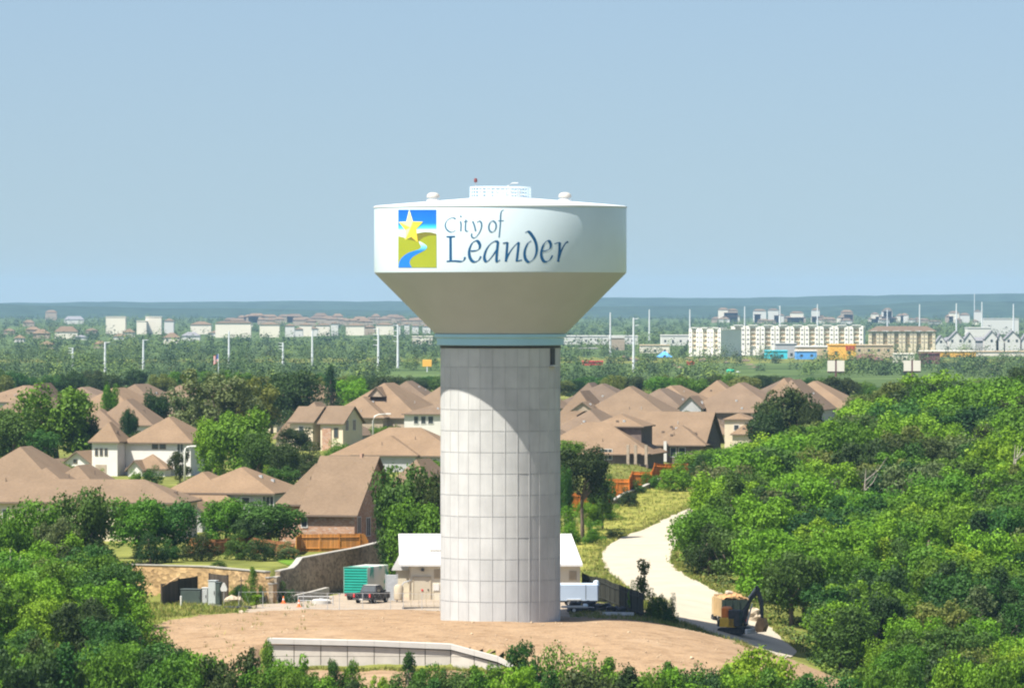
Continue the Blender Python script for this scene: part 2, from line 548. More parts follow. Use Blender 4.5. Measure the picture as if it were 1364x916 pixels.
# ------------------------------------------------------------------ the water tower
R0, R1, RN = 5.93, 12.5, 6.5
TW = thing('water_tower', 'tall white water tower with a conical bowl on a panelled concrete column', 'water tower')


def column_mat():
    m, nt, b = new_mat('column_concrete')
    ge = nt.nodes.new('ShaderNodeNewGeometry'); tc = nt.nodes.new('ShaderNodeTexCoord')
    pan = ramp(nt, ge.outputs['Random Per Island'], [(0, (.445, .45, .445)), (.5, (.475, .48, .475)), (1, (.505, .51, .50))])
    mp = nt.nodes.new('ShaderNodeMapping'); mp.inputs['Scale'].default_value = (1.6, 1.6, .16); nt.links.new(tc.outputs['Object'], mp.inputs[0])
    n1 = N(nt, 'ShaderNodeTexNoise', Scale=1.2, Detail=6., Roughness=.65); nt.links.new(mp.outputs[0], n1.inputs[0])
    n2 = N(nt, 'ShaderNodeTexNoise', Scale=.5, Detail=5.); nt.links.new(tc.outputs['Object'], n2.inputs[0])
    s = ramp(nt, n1.outputs[0], [(.3, (.93, .93, .94)), (.6, (1.02, 1.02, 1.02))])
    t = ramp(nt, n2.outputs[0], [(.3, (.9, .89, .87)), (.7, (1.06, 1.05, 1.03))])
    c = mix(nt, 1., mix(nt, 1., pan, s, 'MULTIPLY'), t, 'MULTIPLY')
    nt.links.new(c, b.inputs['Base Color']); b.inputs['Roughness'].default_value = .85; b.inputs['Specular IOR Level'].default_value = .2
    return m


M['column'] = column_mat()
M['joint'] = noisy('column_joint', (.40, .40, .395), .15, 1, .9)
ZC = PZ(459.5, 600)
core = MB().lathe([(R0 - .05, -1.5), (R0 - .05, ZC)], 180)
core.obj('column_core', M['joint'], TW, 40)
# the formwork panels: rings 2.1 m tall, twelve degrees wide, each with a proud rib at its edge
zs = [PZ(826.5 - 28.2 * k, 600) for k in range(14)]
zs[0] = -.6; zs[-1] = ZC
pan = MB()
for r in range(13):
    z0, z1 = zs[r] + .022, zs[r + 1] - .022
    for k in range(30):
        a0 = math.radians(k * 12.2 - 90 + 4.4 - 12.2 * 15) + .0006; a1 = a0 + math.radians(12.2 if k < 29 else 6.2) - .0012
        n = 6; dr = rnd.uniform(-.012, .012)
        vs = []
        for i in range(n + 1):
            a = a0 + (a1 - a0) * i / n
            vs += [((R0 + dr) * math.cos(a), (R0 + dr) * math.sin(a), z0), ((R0 + dr) * math.cos(a), (R0 + dr) * math.sin(a), z1)]
        pan.add(vs, [(2 * i, 2 * i + 2, 2 * i + 3, 2 * i + 1) for i in range(n)])
pan.obj('concrete_panel', M['column'], TW, 30)
rib = MB()
for k in range(30):
    a = math.radians(k * 12.2 - 90 + 4.4 - 12.2 * 15)
    rib.box(((R0 - .01) * math.cos(a), (R0 + .015) * math.sin(a), ZC / 2 - .3), (.05, .07, ZC - .1), a)
rib.obj('column_rib', M['column'], TW)
zb, ze = PZ(362.5, 588), PZ(273, 588)
zn = PZ(445, 594)
MB().lathe([(R0 - .1, ZC - .02), (RN - .28, ZC), (RN - .2, ZC + .03), (RN - .2, zn - .42), (RN + .05, zn - .3), (RN + .05, zn - .02), (RN - .3, zn)], 128).obj('collar_band', M['band'], TW, 35)
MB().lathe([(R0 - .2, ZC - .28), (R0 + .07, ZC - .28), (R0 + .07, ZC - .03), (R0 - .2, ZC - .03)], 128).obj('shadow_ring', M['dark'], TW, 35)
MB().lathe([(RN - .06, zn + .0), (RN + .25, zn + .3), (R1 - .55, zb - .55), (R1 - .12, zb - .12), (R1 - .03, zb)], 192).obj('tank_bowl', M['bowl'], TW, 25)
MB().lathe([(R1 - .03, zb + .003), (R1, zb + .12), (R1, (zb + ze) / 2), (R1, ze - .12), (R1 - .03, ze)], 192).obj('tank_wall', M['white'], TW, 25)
zt = ze + .93
MB().lathe([(R1 - .06, ze - .16), (R1 + .06, ze - .12), (R1 + .06, ze + .02), (R1 - .15, ze + .08), (9, ze + .36), (6, ze + .60), (3, ze + .84), (0.01, zt)], 192).obj('tank_roof', M['roofpaint'], TW, 20)
# roof vents
for px in (577, 752.5):
    x = PX(px, 600)
    v = MB().lathe([(.62, -.2), (.62, .2), (.42, .24), (.42, .42)], 24).obj('vent_base', M['roofpaint'], TW, 30)
    v.location = (x, 0, ze + .93 - abs(x) * .0705 * .93 + .02)
    c = MB().lathe([(.3, .36), (.62, .40), (.64, .5), (.60, .68), (.42, .84), (.2, .9), (.01, .91)], 24).obj('vent_cap', M['pale_concrete'], v, 40)
    c.data = c.data
# guardrail round the hatch platform
gr = MB(); rr = 3.0
zg = zt - .30
for zz, th in ((1.30, .05), (.95, .035), (.62, .035), (.30, .04)):
    gr.tube([(rr * math.cos(a), rr * math.sin(a), zg + zz) for a in np.linspace(0, 2 * math.pi, 49)], th, 6, False)
for k in range(40):
    a = 2 * math.pi * k / 40
    gr.box((rr * math.cos(a), rr * math.sin(a), zg + .66), (.06, .07, 1.32), a)
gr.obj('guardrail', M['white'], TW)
tb = MB().lathe([(rr + .03, -.2), (rr + .03, .24), (rr - .03, .24), (rr - .03, -.2)], 64)
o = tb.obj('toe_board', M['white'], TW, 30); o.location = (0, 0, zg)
hb = MB().lathe([(.55, 0), (.55, .55), (.62, .6), (.5, .72), (.01, .78)], 20)
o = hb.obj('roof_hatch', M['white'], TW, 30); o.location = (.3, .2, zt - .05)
for x, y, s in ((-1.9, .3, .5), (-1.1, -.2, .45), (.9, -.4, .5), (1.8, .3, .45), (-.5, -.6, .35)):
    o = MB().bev(x - s / 2, x + s / 2, y - s / 2, y + s / 2, -.1, .75 + .3 * s, .04).obj('equipment_box', M['galv'], TW); o.location = (0, 0, zt - .1)
mast = MB().tube([(-2.45, 0, -.1), (-2.45, 0, 1.75)], .045, 8)
o = mast.obj('light_mast', M['galv'], TW); o.location = (0, 0, zt - .2)
MB().lathe([(.16, 0), (.17, .25), (.10, .4), (.01, .42)], 14, (-2.45, 0, 1.7)).obj('beacon', noisy('beacon_lens', (.16, .05, .05), .1, 2, .4), o, 40)
an = MB().tube([(.75, .2, 0), (.75, .2, 1.35), (1.2, .2, 1.62), (1.75, .2, 1.62)], .06, 8)
o = an.obj('antenna', M['galv'], TW); o.location = (0, 0, zt - .2)
# opening near the top of the column, with a small ledge
a = math.asin((735.8 - 667) / 80)
x, y = R0 * math.sin(a), -R0 * math.cos(a)
op = MB().box((x, y, PZ(475, 595)), (.62, .34, 1.6), a).obj('column_opening', M['dark'], TW)
MB().box((x * 1.03, y * 1.03, PZ(487.5, 595)), (.95, .6, .12), a).obj('ledge', M['galv'], op)

# ---- painted emblem and lettering, laid on the tank wall
R1P = R1


def cyl(px, py, e):
    d = 588.
    for _ in range(4):
        x = (PX(px, d)); r = R1P + e
        y = -math.sqrt(max(r * r - x * x, .01)); d = 600 + y
    return (x, y, PZ(py, d))


def flat(name, c, parent, rough=.4):
    return noisy(name, c, .04, .6, rough, .35)


def strip(name, x0, x1, top, bot, e, mat, parent, n=24, k=8):
    vs, fs = [], []
    for i in range(n + 1):
        x = x0 + (x1 - x0) * i / n
        for j in range(k + 1):
            vs.append(cyl(x, bot(x) + (top(x) - bot(x)) * j / k, e))
    for i in range(n):
        for j in range(k):
            a = i * (k + 1) + j
            fs.append((a, a + k + 1, a + k + 2, a + 1))
    return MB().add(vs, fs).obj(name, mat, parent, True)


def ip(*p):
    xs = [a for a, b in p]; ys = [b for a, b in p]
    return lambda x: float(np.interp(x, xs, ys))


def zC(zx, zy):
    return 525 + zx / 10.18, 272 + zy / 10.18


def emblem_sky():
    "printed band of blue running down to cyan and white: the artwork's own colours"
    m, nt, b = new_mat('emblem_sky')
    tc = nt.nodes.new('ShaderNodeTexCoord'); sp = nt.nodes.new('ShaderNodeSeparateXYZ'); nt.links.new(tc.outputs['Object'], sp.inputs[0])
    mr = N(nt, 'ShaderNodeMapRange'); nt.links.new(sp.outputs['Z'], mr.inputs[0])
    mr.inputs[1].default_value = PZ(311, 590); mr.inputs[2].default_value = PZ(279, 590)
    c = ramp(nt, mr.outputs[0], [(0, (.80, .88, .88)), (.12, (.62, .86, .90)), (.24, (.05, .58, .85)), (.42, (.005, .17, .62)), (1, (.004, .12, .50))])
    nt.links.new(c, b.inputs['Base Color']); b.inputs['Roughness'].default_value = .4
    return m


em = strip('emblem', *[530.4, 581.4], lambda x: 279.3, lambda x: 356.5, .012, emblem_sky(), TW, 24, 24)
x0, x1 = 530.4, 581.4
hz_ = lambda pts: ip(*[zC(*p) for p in pts])
strip('emblem_hill', x0, x1, hz_([(58, 432), (110, 445), (200, 470), (260, 420), (330, 388), (420, 375), (500, 380), (572, 400)]), lambda x: 356.4, .022, flat('emblem_olive', (.17, .165, .03), None), em)
strip('emblem_field', x0, x1, hz_([(58, 436), (110, 450), (230, 490), (330, 505), (400, 450), (480, 425), (572, 425)]), lambda x: 356.3, .032, flat('emblem_green', (.29, .33, .022), None), em)
LR = [((335, 505), (352, 505)), ((345, 535), (405, 535)), ((362, 565), (438, 560)), ((365, 590), (447, 588)), ((335, 612), (425, 618)), ((270, 632), (370, 648)), ((200, 655), (300, 683)), ((140, 692), (248, 715)), ((95, 735), (216, 755)),
      ((70, 780), (207, 790)), ((60, 825), (222, 828)), ((60, 856), (240, 856))]
vs, fs = [], []
ri = 0
rows = []
for q in range(len(LR) - 1):
    for t in np.linspace(0, 1, 5)[:-1]:
        rows.append([[LR[q][s][c] * (1 - t) + LR[q + 1][s][c] * t for c in (0, 1)] for s in (0, 1)])
rows.append([list(LR[-1][0]), list(LR[-1][1])])
for l, r in rows:
    for t in (0, .33, .67, 1):
        vs.append(cyl(*zC(l[0] + (r[0] - l[0]) * t, l[1] + (r[1] - l[1]) * t), .044))
fs = [(4 * i + j, 4 * i + j + 1, 4 * i + j + 5, 4 * i + j + 4) for i in range(len(rows) - 1) for j in range(3)]


def river_mat():
    m, nt, b = new_mat('emblem_river')
    tc = nt.nodes.new('ShaderNodeTexCoord'); sp = nt.nodes.new('ShaderNodeSeparateXYZ'); nt.links.new(tc.outputs['Object'], sp.inputs[0])
    mr = N(nt, 'ShaderNodeMapRange'); nt.links.new(sp.outputs['Z'], mr.inputs[0])
    mr.inputs[1].default_value = PZ(340, 590); mr.inputs[2].default_value = PZ(321, 590)
    c = ramp(nt, mr.outputs[0], [(0, (.01, .17, .70)), (.3, (.01, .18, .55)), (.55, (.15, .55, .80)), (.8, (.45, .75, .82)), (1, (.75, .85, .75))])
    nt.links.new(c, b.inputs['Base Color']); b.inputs['Roughness'].default_value = .4
    return m


MB().add(vs, fs).obj('emblem_river', river_mat(), em, True)
star = [(205, 70), (255, 235), (390, 238), (300, 335), (320, 515), (228, 440), (148, 485), (150, 350), (62, 240), (165, 237)]
cx_, cy_ = 222, 320
mats = [flat('star_pale', (.80, .76, .36), None), flat('star_gold', (.82, .66, .06), None), flat('star_deep', (.80, .54, .05), None)]
sm_ = MB()
for i in range(10):
    p, q = star[i], star[(i + 1) % 10]
    sm_.mi = [0, 1, 1, 2, 2, 1, 0, 1, 0, 0][i]
    nn = 4
    idx = {}
    vs = []
    for u in range(nn + 1):
        for v in range(nn + 1 - u):
            a, b = u / nn, v / nn
            idx[u, v] = len(vs)
            vs.append(cyl(*zC(cx_ + (p[0] - cx_) * a + (q[0] - cx_) * b, cy_ + (p[1] - cy_) * a + (q[1] - cy_) * b), .056))
    fs = []
    for u in range(nn):
        for v in range(nn - u):
            fs.append((idx[u, v], idx[u + 1, v], idx[u, v + 1]))
            if u + v < nn - 1:
                fs.append((idx[u + 1, v], idx[u + 1, v + 1], idx[u, v + 1]))
    sm_.add(vs, fs)
sm_.obj('emblem_star', mats, em, None)


def smooth_path(pts, n=7):
    pts = [Vector((*p, 0)) for p in pts]
    if len(pts) < 3:
        return [pts[0].lerp(pts[-1], t) for t in np.linspace(0, 1, n)]
    out = []
    for i in range(len(pts) - 1):
        a, b, c, d = pts[max(i - 1, 0)], pts[i], pts[i + 1], pts[min(i + 2, len(pts) - 1)]
        for t in np.linspace(0, 1, n)[:-1]:
            out.append(.5 * ((2 * b) + (c - a) * t + (2 * a - 5 * b + 4 * c - d) * t * t + (3 * b - a - 3 * c + d) * t ** 3))
    return out + [pts[-1]]


lay = [0]


def pen(mb, strokes, conv, wnib, ang=38, thin=.25):
    "broad-nib strokes swept along paths"
    ca, sa = math.cos(math.radians(ang)), -math.sin(math.radians(ang))
    for st in strokes:
        lay[0] += 1
        e = .014 + .0022 * (lay[0] % 9)
        P_ = smooth_path(st)
        vs = []
        for i, p in enumerate(P_):
            t = (P_[min(i + 1, len(P_) - 1)] - P_[max(i - 1, 0)]).normalized()
            nrm = Vector((-t.y, t.x, 0))
            wd = abs(nrm.x * ca + nrm.y * sa) * wnib
            wd = max(wd, wnib * thin)
            q0, q1 = p + nrm * wd / 2, p - nrm * wd / 2
            vs += [cyl(*conv(q0.x, q0.y), e), cyl(*conv(q1.x, q1.y), e)]
        mb.add(vs, [(2 * i, 2 * i + 1, 2 * i + 3, 2 * i + 2) for i in range(len(P_) - 1)])


cA = lambda x, y: (585 + x / 10.18, 270 + y / 10.18)
cB = lambda x, y: (670 + x / 11.45, 280 + y / 11.45)
M['ink'] = flat('letter_blue', (.004, .075, .19), None)
M['ink2'] = flat('letter_blue_grey', (.05, .15, .25), None)
ct = MB()
pen(ct, [[(222, 222), (195, 206), (150, 212), (105, 245), (82, 300), (97, 355), (140, 393), (182, 398), (222, 376)],
         [(288, 252), (296, 300), (292, 388)], [(284, 178), (302, 192)],
         [(362, 228), (356, 300), (356, 368), (372, 386), (396, 384)], [(334, 256), (388, 250)],
         [(452, 252), (474, 300), (494, 384)], [(512, 268), (542, 248), (570, 270), (572, 330), (548, 396), (515, 445), (482, 474), (452, 470), (437, 446), (442, 415)],
         [(722, 246), (690, 268), (672, 320), (680, 372), (712, 396), (748, 380), (770, 330), (764, 276), (735, 248), (720, 246)],
         [(876, 100), (852, 108), (835, 155), (828, 300), (812, 472)], [(800, 246), (876, 244)]], cA, 23, 30, .36)
ct.obj('city_lettering', M['ink2'], TW)
ln = MB()
pen(ln, [[(153, 462), (155, 790)], [(98, 462), (216, 459)], [(100, 795), (200, 790), (318, 792), (352, 735)],
         [(428, 655), (500, 648), (542, 622), (550, 570), (524, 524), (488, 519), (444, 552), (408, 640), (412, 730), (446, 788), (490, 800), (535, 777), (566, 725)],
         [(800, 528), (750, 524), (690, 562), (637, 640), (612, 730), (626, 788), (664, 786), (728, 712), (775, 640)],
         [(797, 525), (785, 640), (776, 770), (790, 795), (826, 774)]], cA, 42, 33, .24)
pen(ln, [[(-2, 504), (72, 488)], [(68, 490), (56, 640), (44, 785)], [(46, 765), (92, 660), (160, 562), (238, 482)], [(240, 486), (225, 640), (208, 778)], [(196, 780), (288, 758)],
         [(432, 465), (382, 500), (342, 580), (328, 660), (342, 740), (382, 786), (422, 780), (475, 730), (508, 650), (512, 560), (490, 468), (440, 380), (386, 325), (338, 342)],
         [(600, 628), (680, 610), (722, 570), (726, 512), (700, 470), (662, 476), (616, 530), (587, 620), (586, 700), (614, 768), (660, 786), (712, 760), (756, 688)],
         [(786, 512), (868, 490)], [(866, 492), (860, 640), (843, 788)], [(852, 740), (882, 640), (922, 555), (968, 486), (978, 500)]], cB, 46, 33, .24)
ln.obj('town_lettering', M['ink'], TW)
# ------------------------------------------------------------------ things round the tower
def stone_mat(name, c):
    m, nt, b = new_mat(name)
    tc = nt.nodes.new('ShaderNodeTexCoord')
    mp = nt.nodes.new('ShaderNodeMapping'); mp.inputs['Scale'].default_value = (1.6, 1.6, 3.2); nt.links.new(tc.outputs['Object'], mp.inputs[0])
    v = N(nt, 'ShaderNodeTexVoronoi', Scale=1.1); nt.links.new(mp.outputs[0], v.inputs['Vector'])
    hs = nt.nodes.new('ShaderNodeSeparateColor'); nt.links.new(v.outputs['Color'], hs.inputs[0])
    col = ramp(nt, hs.outputs[0], [(0, tuple(x * .62 for x in c)), (.5, c), (1, tuple(min(1, x * 1.3) for x in c))])
    n1 = N(nt, 'ShaderNodeTexNoise', Scale=.35, Detail=5.); nt.links.new(tc.outputs['Object'], n1.inputs[0])
    st = ramp(nt, n1.outputs[0], [(.3, (.8, .74, .68)), (.65, (1.06, 1.04, 1))])
    cc = mix(nt, 1., col, st, 'MULTIPLY')
    nt.links.new(cc, b.inputs['Base Color']); b.inputs['Roughness'].default_value = .9; b.inputs['Specular IOR Level'].default_value = .15
    bp = N(nt, 'ShaderNodeBump', Strength=.6, Distance=.06); nt.links.new(v.outputs['Distance'], bp.inputs['Height']); nt.links.new(bp.outputs[0], b.inputs['Normal'])
    return m


def brick_mat(name, c, c2, mortar=(.45, .38, .33)):
    m, nt, b = new_mat(name)
    tc = nt.nodes.new('ShaderNodeTexCoord')
    n1 = N(nt, 'ShaderNodeTexNoise', Scale=.5, Detail=4.); nt.links.new(tc.outputs['Object'], n1.inputs[0])
    mp = nt.nodes.new('ShaderNodeMapping'); mp.inputs['Scale'].default_value = (3., 3., 9.); nt.links.new(tc.outputs['Object'], mp.inputs[0])
    v = N(nt, 'ShaderNodeTexVoronoi', Scale=1.); nt.links.new(mp.outputs[0], v.inputs['Vector'])
    hs = nt.nodes.new('ShaderNodeSeparateColor'); nt.links.new(v.outputs['Color'], hs.inputs[0])
    col = ramp(nt, hs.outputs[0], [(0, c), (.75, c2), (1, mortar)])
    cc = mix(nt, 1., col, ramp(nt, n1.outputs[0], [(.3, (.88, .86, .84)), (.7, (1.08, 1.08, 1.08))]), 'MULTIPLY')
    nt.links.new(cc, b.inputs['Base Color']); b.inputs['Roughness'].default_value = .9; b.inputs['Specular IOR Level'].default_value = .15
    return m


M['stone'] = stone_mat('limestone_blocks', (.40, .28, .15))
M['stone_shade_and_dark'] = stone_mat('shaded_and_dark_stone', (.27, .225, .165))  # darker limestone copy: wall's shaded side put into colour; also the dark garden wall
M['brick'] = brick_mat('brick', (.34, .19, .13), (.46, .30, .21))


def wood_mat(name, c):
    m, nt, b = new_mat(name)
    tc = nt.nodes.new('ShaderNodeTexCoord'); ge = nt.nodes.new('ShaderNodeNewGeometry')
    col = ramp(nt, ge.outputs['Random Per Island'], [(0, tuple(x * .68 for x in c)), (.5, c), (1, tuple(min(1, x * 1.25) for x in c))])
    mp = nt.nodes.new('ShaderNodeMapping'); mp.inputs['Scale'].default_value = (3, 3, .5); nt.links.new(tc.outputs['Object'], mp.inputs[0])
    n1 = N(nt, 'ShaderNodeTexNoise', Scale=2., Detail=4.); nt.links.new(mp.outputs[0], n1.inputs[0])
    cc = mix(nt, 1., col, ramp(nt, n1.outputs[0], [(.3, (.8, .78, .76)), (.7, (1.1, 1.08, 1.05))]), 'MULTIPLY')
    nt.links.new(cc, b.inputs['Base Color']); b.inputs['Roughness'].default_value = .8; b.inputs['Specular IOR Level'].default_value = .2
    return m


M['cedar'] = wood_mat('cedar_fence', (.50, .22, .05))
M['cedar3'] = wood_mat('old_cedar', (.26, .12, .05))
M['cedar2'] = wood_mat('stained_cedar', (.62, .20, .035))
M['screen'] = wood_mat('dark_screen', (.035, .038, .03))
M['darkwood'] = wood_mat('dark_brown_panel', (.085, .07, .055))


def wall_strip(mb, line, th, base):
    "vertical wall following (x, y, ztop) points; base = fn(x,y)"
    n = len(line)
    L, Rr = [], []
    for i in range(n):
        a = Vector(line[max(i - 1, 0)][:2]); b = Vector(line[min(i + 1, n - 1)][:2])
        t = (b - a).normalized(); nr = Vector((-t.y, t.x))
        p = Vector(line[i][:2])
        L.append(p + nr * th); Rr.append(p)
    vs, fs = [], []
    for i in range(n):
        zb_ = base(line[i][0], line[i][1])
        vs += [(*L[i], zb_), (*L[i], line[i][2]), (*Rr[i], line[i][2]), (*Rr[i], zb_)]
    for i in range(n - 1):
        for k in range(4):
            a = 4 * i + k; b = 4 * i + (k + 1) % 4
            fs.append((a, b, b + 4, a + 4))
    fs += [(0, 1, 2, 3), (4 * n - 1, 4 * n - 2, 4 * n - 3, 4 * n - 4)]
    mb.add(vs, fs)


# concrete retaining wall of the tower mound: panels in two courses under a broad cap
rwt = thing('retaining_wall', 'long pale concrete retaining wall with a thick cap, below the tower mound', 'retaining wall')
RWd = []
for (x1, y1, z1), (x2, y2, z2) in zip(RW[:-1], RW[1:]):
    n = max(1, round(math.hypot(x2 - x1, y2 - y1) / 2.6))
    for i in range(n):
        t = i / n
        RWd.append((x1 + (x2 - x1) * t, y1 + (y2 - y1) * t, z1 + (z2 - z1) * t))
RWd.append(RW[-1])
pn = MB()
for (x1, y1, z1), (x2, y2, z2) in zip(RWd[:-1], RWd[1:]):
    t = Vector((x2 - x1, y2 - y1, 0)).normalized() * .035
    for zlo, zhi in ((None, -2.35), (-2.31, None)):
        a = -6 if zlo is None else zlo
        h1 = (z1 - .62) if zhi is None else min(zhi, z1 - .66); h2 = (z2 - .62) if zhi is None else min(zhi, z2 - .66)
        if h1 - a < .1 and h2 - a < .1:
            continue
        h1, h2 = max(h1, a + .02), max(h2, a + .02)
        off = rnd.uniform(-.015, .015)
        vs = []
        for x, y, h in ((x1 + t.x, y1 + t.y, h1), (x2 - t.x, y2 - t.y, h2)):
            vs += [(x, y - .25 + off, a), (x, y - .25 + off, h), (x, y + .2, h), (x, y + .2, a)]
        pn.add(vs, [(0, 1, 2, 3), (7, 6, 5, 4), (0, 4, 5, 1), (1, 5, 6, 2), (2, 6, 7, 3), (3, 7, 4, 0)])
M['wallpanel'] = noisy('wall_panel_concrete', (.54, .50, .43), .10, .8, .85, .2)
pn.obj('wall_panel', M['wallpanel'], rwt)
cp = MB()
for (x1, y1, z1), (x2, y2, z2) in zip(RWd[:-1], RWd[1:]):
    vs = []
    for x, y, h in ((x1 + .01, y1, z1), (x2 - .01, y2, z2)):
        vs += [(x, y - .48, h - .5), (x, y - .48, h), (x, y + .55, h + .02), (x, y + .55, h - .5)]
    cp.add(vs, [(0, 1, 2, 3), (7, 6, 5, 4), (0, 4, 5, 1), (1, 5, 6, 2), (2, 6, 7, 3), (3, 7, 4, 0)])
M['cap'] = noisy('cap_concrete', (.50, .48, .44), .06, .8, .85, .2)
cp.obj('wall_cap', M['cap'], rwt)

# limestone retaining wall under the back gardens
sw = thing('stone_wall', 'tan limestone garden wall stepping down to a corner behind the electric cabinets', 'stone wall')
top1 = [(-70, 60, 2.9), (-43, 55, 3.1), (-38, 50.5, 3.15), (-31.8, 45, 3.25), (-27, 37.2, 3.2), (-24.6, 33.3, 3.2), (-24.6, 33.2, 2.6), (-24.2, 32.6, 2.6), (-24.2, 32.5, 2.0), (-23.8, 32, 2.0)]
seg = MB(); wall_strip(seg, top1, .5, lambda x, y: T1(x - .3, y - 1) - .6)
seg.obj('sunlit_face', M['stone'], sw)
top2 = [(-23.79, 32.01, 2.0), (-23.5, 33.4, 2.0), (-23.48, 33.5, 2.6), (-23.2, 34.8, 2.6), (-23.18, 34.9, 3.2), (-22, 40.1, 3.25), (-21.6, 42, 3.6), (-21.2, 44, 4.15), (-19, 54, 4.2), (-16, 67.5, 4.25), (-13.2, 80, 4.5)]
seg = MB(); wall_strip(seg, top2, .5, lambda x, y: -.6)
seg.obj('shaded_face', M['stone_shade_and_dark'], sw)
seg = MB()
for tp in (top1, top2):
    for (x1, y1, z1), (x2, y2, z2) in zip(tp[:-1], tp[1:]):
        if math.hypot(x2 - x1, y2 - y1) < .2:
            continue
        L_ = math.hypot(x2 - x1, y2 - y1)
        a = math.atan2(y2 - y1, x2 - x1)
        nx, ny = -math.sin(a) * .25, math.cos(a) * .25
        seg.box(((x1 + x2) / 2 + nx, (y1 + y2) / 2 + ny, (z1 + z2) / 2 + .05), (L_ + .06, .66, .12), a, 0, -math.atan2(z2 - z1, L_))
seg.obj('coping', M['concrete'], sw)


def picket_fence(name, label, line, h, mat, cat='fence', group=None, step=.15, w=.138, post=2.4, th=.025, rails=True):
    t = thing(name, label, cat, group=group)
    b, ps, rl = MB(), [], MB()
    for (x1, y1), (x2, y2) in zip(line[:-1], line[1:]):
        L_ = math.hypot(x2 - x1, y2 - y1); a = math.atan2(y2 - y1, x2 - x1)
        n = int(L_ / step)
        for i in range(n):
            x, y = x1 + (x2 - x1) * (i + .5) / n, y1 + (y2 - y1) * (i + .5) / n
            z = T1(x, y)
            b.box((x, y, z + h / 2 + .02 + rnd.uniform(-.02, .02)), (w, th, h), a)
        m = max(1, round(L_ / post))
        for i in range(m + 1):
            x, y = x1 + (x2 - x1) * i / m, y1 + (y2 - y1) * i / m
            ps.append((x, y, T1(x, y), a))
            if i < m and rails:
                xb, yb = x1 + (x2 - x1) * (i + 1) / m, y1 + (y2 - y1) * (i + 1) / m
                za, zb2 = T1(x, y), T1(xb, yb)
                for f in (.2, .82):
                    rl.tube([(x + math.sin(a) * .06, y - math.cos(a) * .06, za + h * f), (xb + math.sin(a) * .06, yb - math.cos(a) * .06, zb2 + h * f)], .045, 4)
    b.obj('pickets', mat, t)
    if rails:
        rl.obj('rail', mat, t)
    for k, (x, y, z, a) in enumerate(ps):
        MB().box((x + math.sin(a) * .03, y - math.cos(a) * .03, z + h / 2), (.11, .11, h + .12), a).obj('post', mat, t)
    return t


def gpt(px, d):
    return (PX(px, d), d - D0)


picket_fence('wood_fence', 'orange cedar board fence across the lawn behind the brick house and stone wall', [gpt(394, 670), gpt(400, 677), gpt(452, 677.6), gpt(506, 679), gpt(512, 687)], 1.95, M['cedar'])
picket_fence('wood_fence', 'bright orange board fence above the dark wall right of the tower', [gpt(806, 898), gpt(838, 899), gpt(842, 930), gpt(868, 931), gpt(872, 962), gpt(916, 966)], 2.5, M['cedar2'])
picket_fence('wood_fence', 'short orange board fence half hidden behind the dark tree beside the column', [gpt(750, 850), gpt(794, 852), gpt(798, 872), gpt(812, 874)], 2.6, M['cedar2'])
picket_fence('wood_fence', 'dull orange board fence peeping out under the oaks left of the lawn', [gpt(250, 674), gpt(286, 670), gpt(330, 676), gpt(392, 662)], 1.7, M['cedar3'])
# dark low wall along the meadow slope
dw = thing('garden_wall', 'low dark retaining wall with pale coping under the bright orange fence', 'garden wall')
line = [gpt(818, 872), gpt(838, 896), gpt(858, 920), gpt(880, 948)]
line = [(x, y, T1(x - .8, y + 5) + .55) for x, y in line]
b = MB(); wall_strip(b, line, .4, lambda x, y: T1(x, y) - 2.0); b.obj('wall_face', M['stone_shade_and_dark'], dw)
b = MB()
for (x1, y1, z1), (x2, y2, z2) in zip(line[:-1], line[1:]):
    L_ = math.hypot(x2 - x1, y2 - y1); a = math.atan2(y2 - y1, x2 - x1)
    b.box(((x1 + x2) / 2 - math.sin(a) * .2, (y1 + y2) / 2 + math.cos(a) * .2, (z1 + z2) / 2 + .08), (L_, .6, .18), a, 0, -math.atan2(z2 - z1, L_))
b.obj('coping', M['concrete'], dw)

# ------------------------------------------------------------------ utility building behind the column
M['ub_wall'] = noisy('utility_wall', (.60, .54, .42), .05, .8, .8, .2)
M['ub_roof'] = noisy('white_metal_roof', (.58, .57, .545), .03, .5, .55, .3)
ub = thing('utility_building', 'low cream utility building with a white metal roof behind the tower column', 'utility building')
dx = 640; s = dx / F
xl, xr = PX(545, dx), PX(773, dx); yf = 40; zev = 3.75
b = MB()
b.bx(xl, xr, yf, yf + 13, -.3, zev)
b.bx(PX(526, dx), xl + .003, yf + 5.5, yf + 12.9, -.3, zev - .02)
b.obj('wall', M['ub_wall'], ub)
b = MB()
x0, x1 = PX(541, dx), PX(776, dx); y0, y1 = yf - .6, yf + 13.6
zr = zev + 2.95; ym = (y0 + y1) / 2
xa = PX(530, dx + 6); xh = PX(761, dx + 6)
# main roof: gable at the left, hip at the right, standing seams
b.add([(xa + .3, y0, zev), (x1, y0, zev), (x1, y1, zev), (xa, y1, zev), (xa + .05, ym, zr), (xh, ym, zr),
       (xa + .3, y0, zev - .22), (x1, y0, zev - .22), (x1, y1, zev - .22), (xa, y1, zev - .22)],
      [(0, 1, 5, 4), (1, 2, 5), (2, 3, 4, 5), (3, 0, 4), (6, 7, 1, 0), (7, 8, 2, 1), (8, 9, 3, 2), (9, 6, 0, 3), (9, 8, 7, 6)])
rf = b.obj('roof', M['ub_roof'], ub)
b = MB()
for k in range(34):
    x = xa + .5 + k * .6
    if x > x1 - .3:
        break
    fr = 1 if x < xh else max(.02, (x1 - x) / (x1 - xh))
    b.tube([(x, y0 + .02, zev + .02), (x, y0 + (ym - y0) * fr, zev + (zr - zev) * fr + .02)], .028, 4)
b.obj('seams', M['ub_roof'], rf)
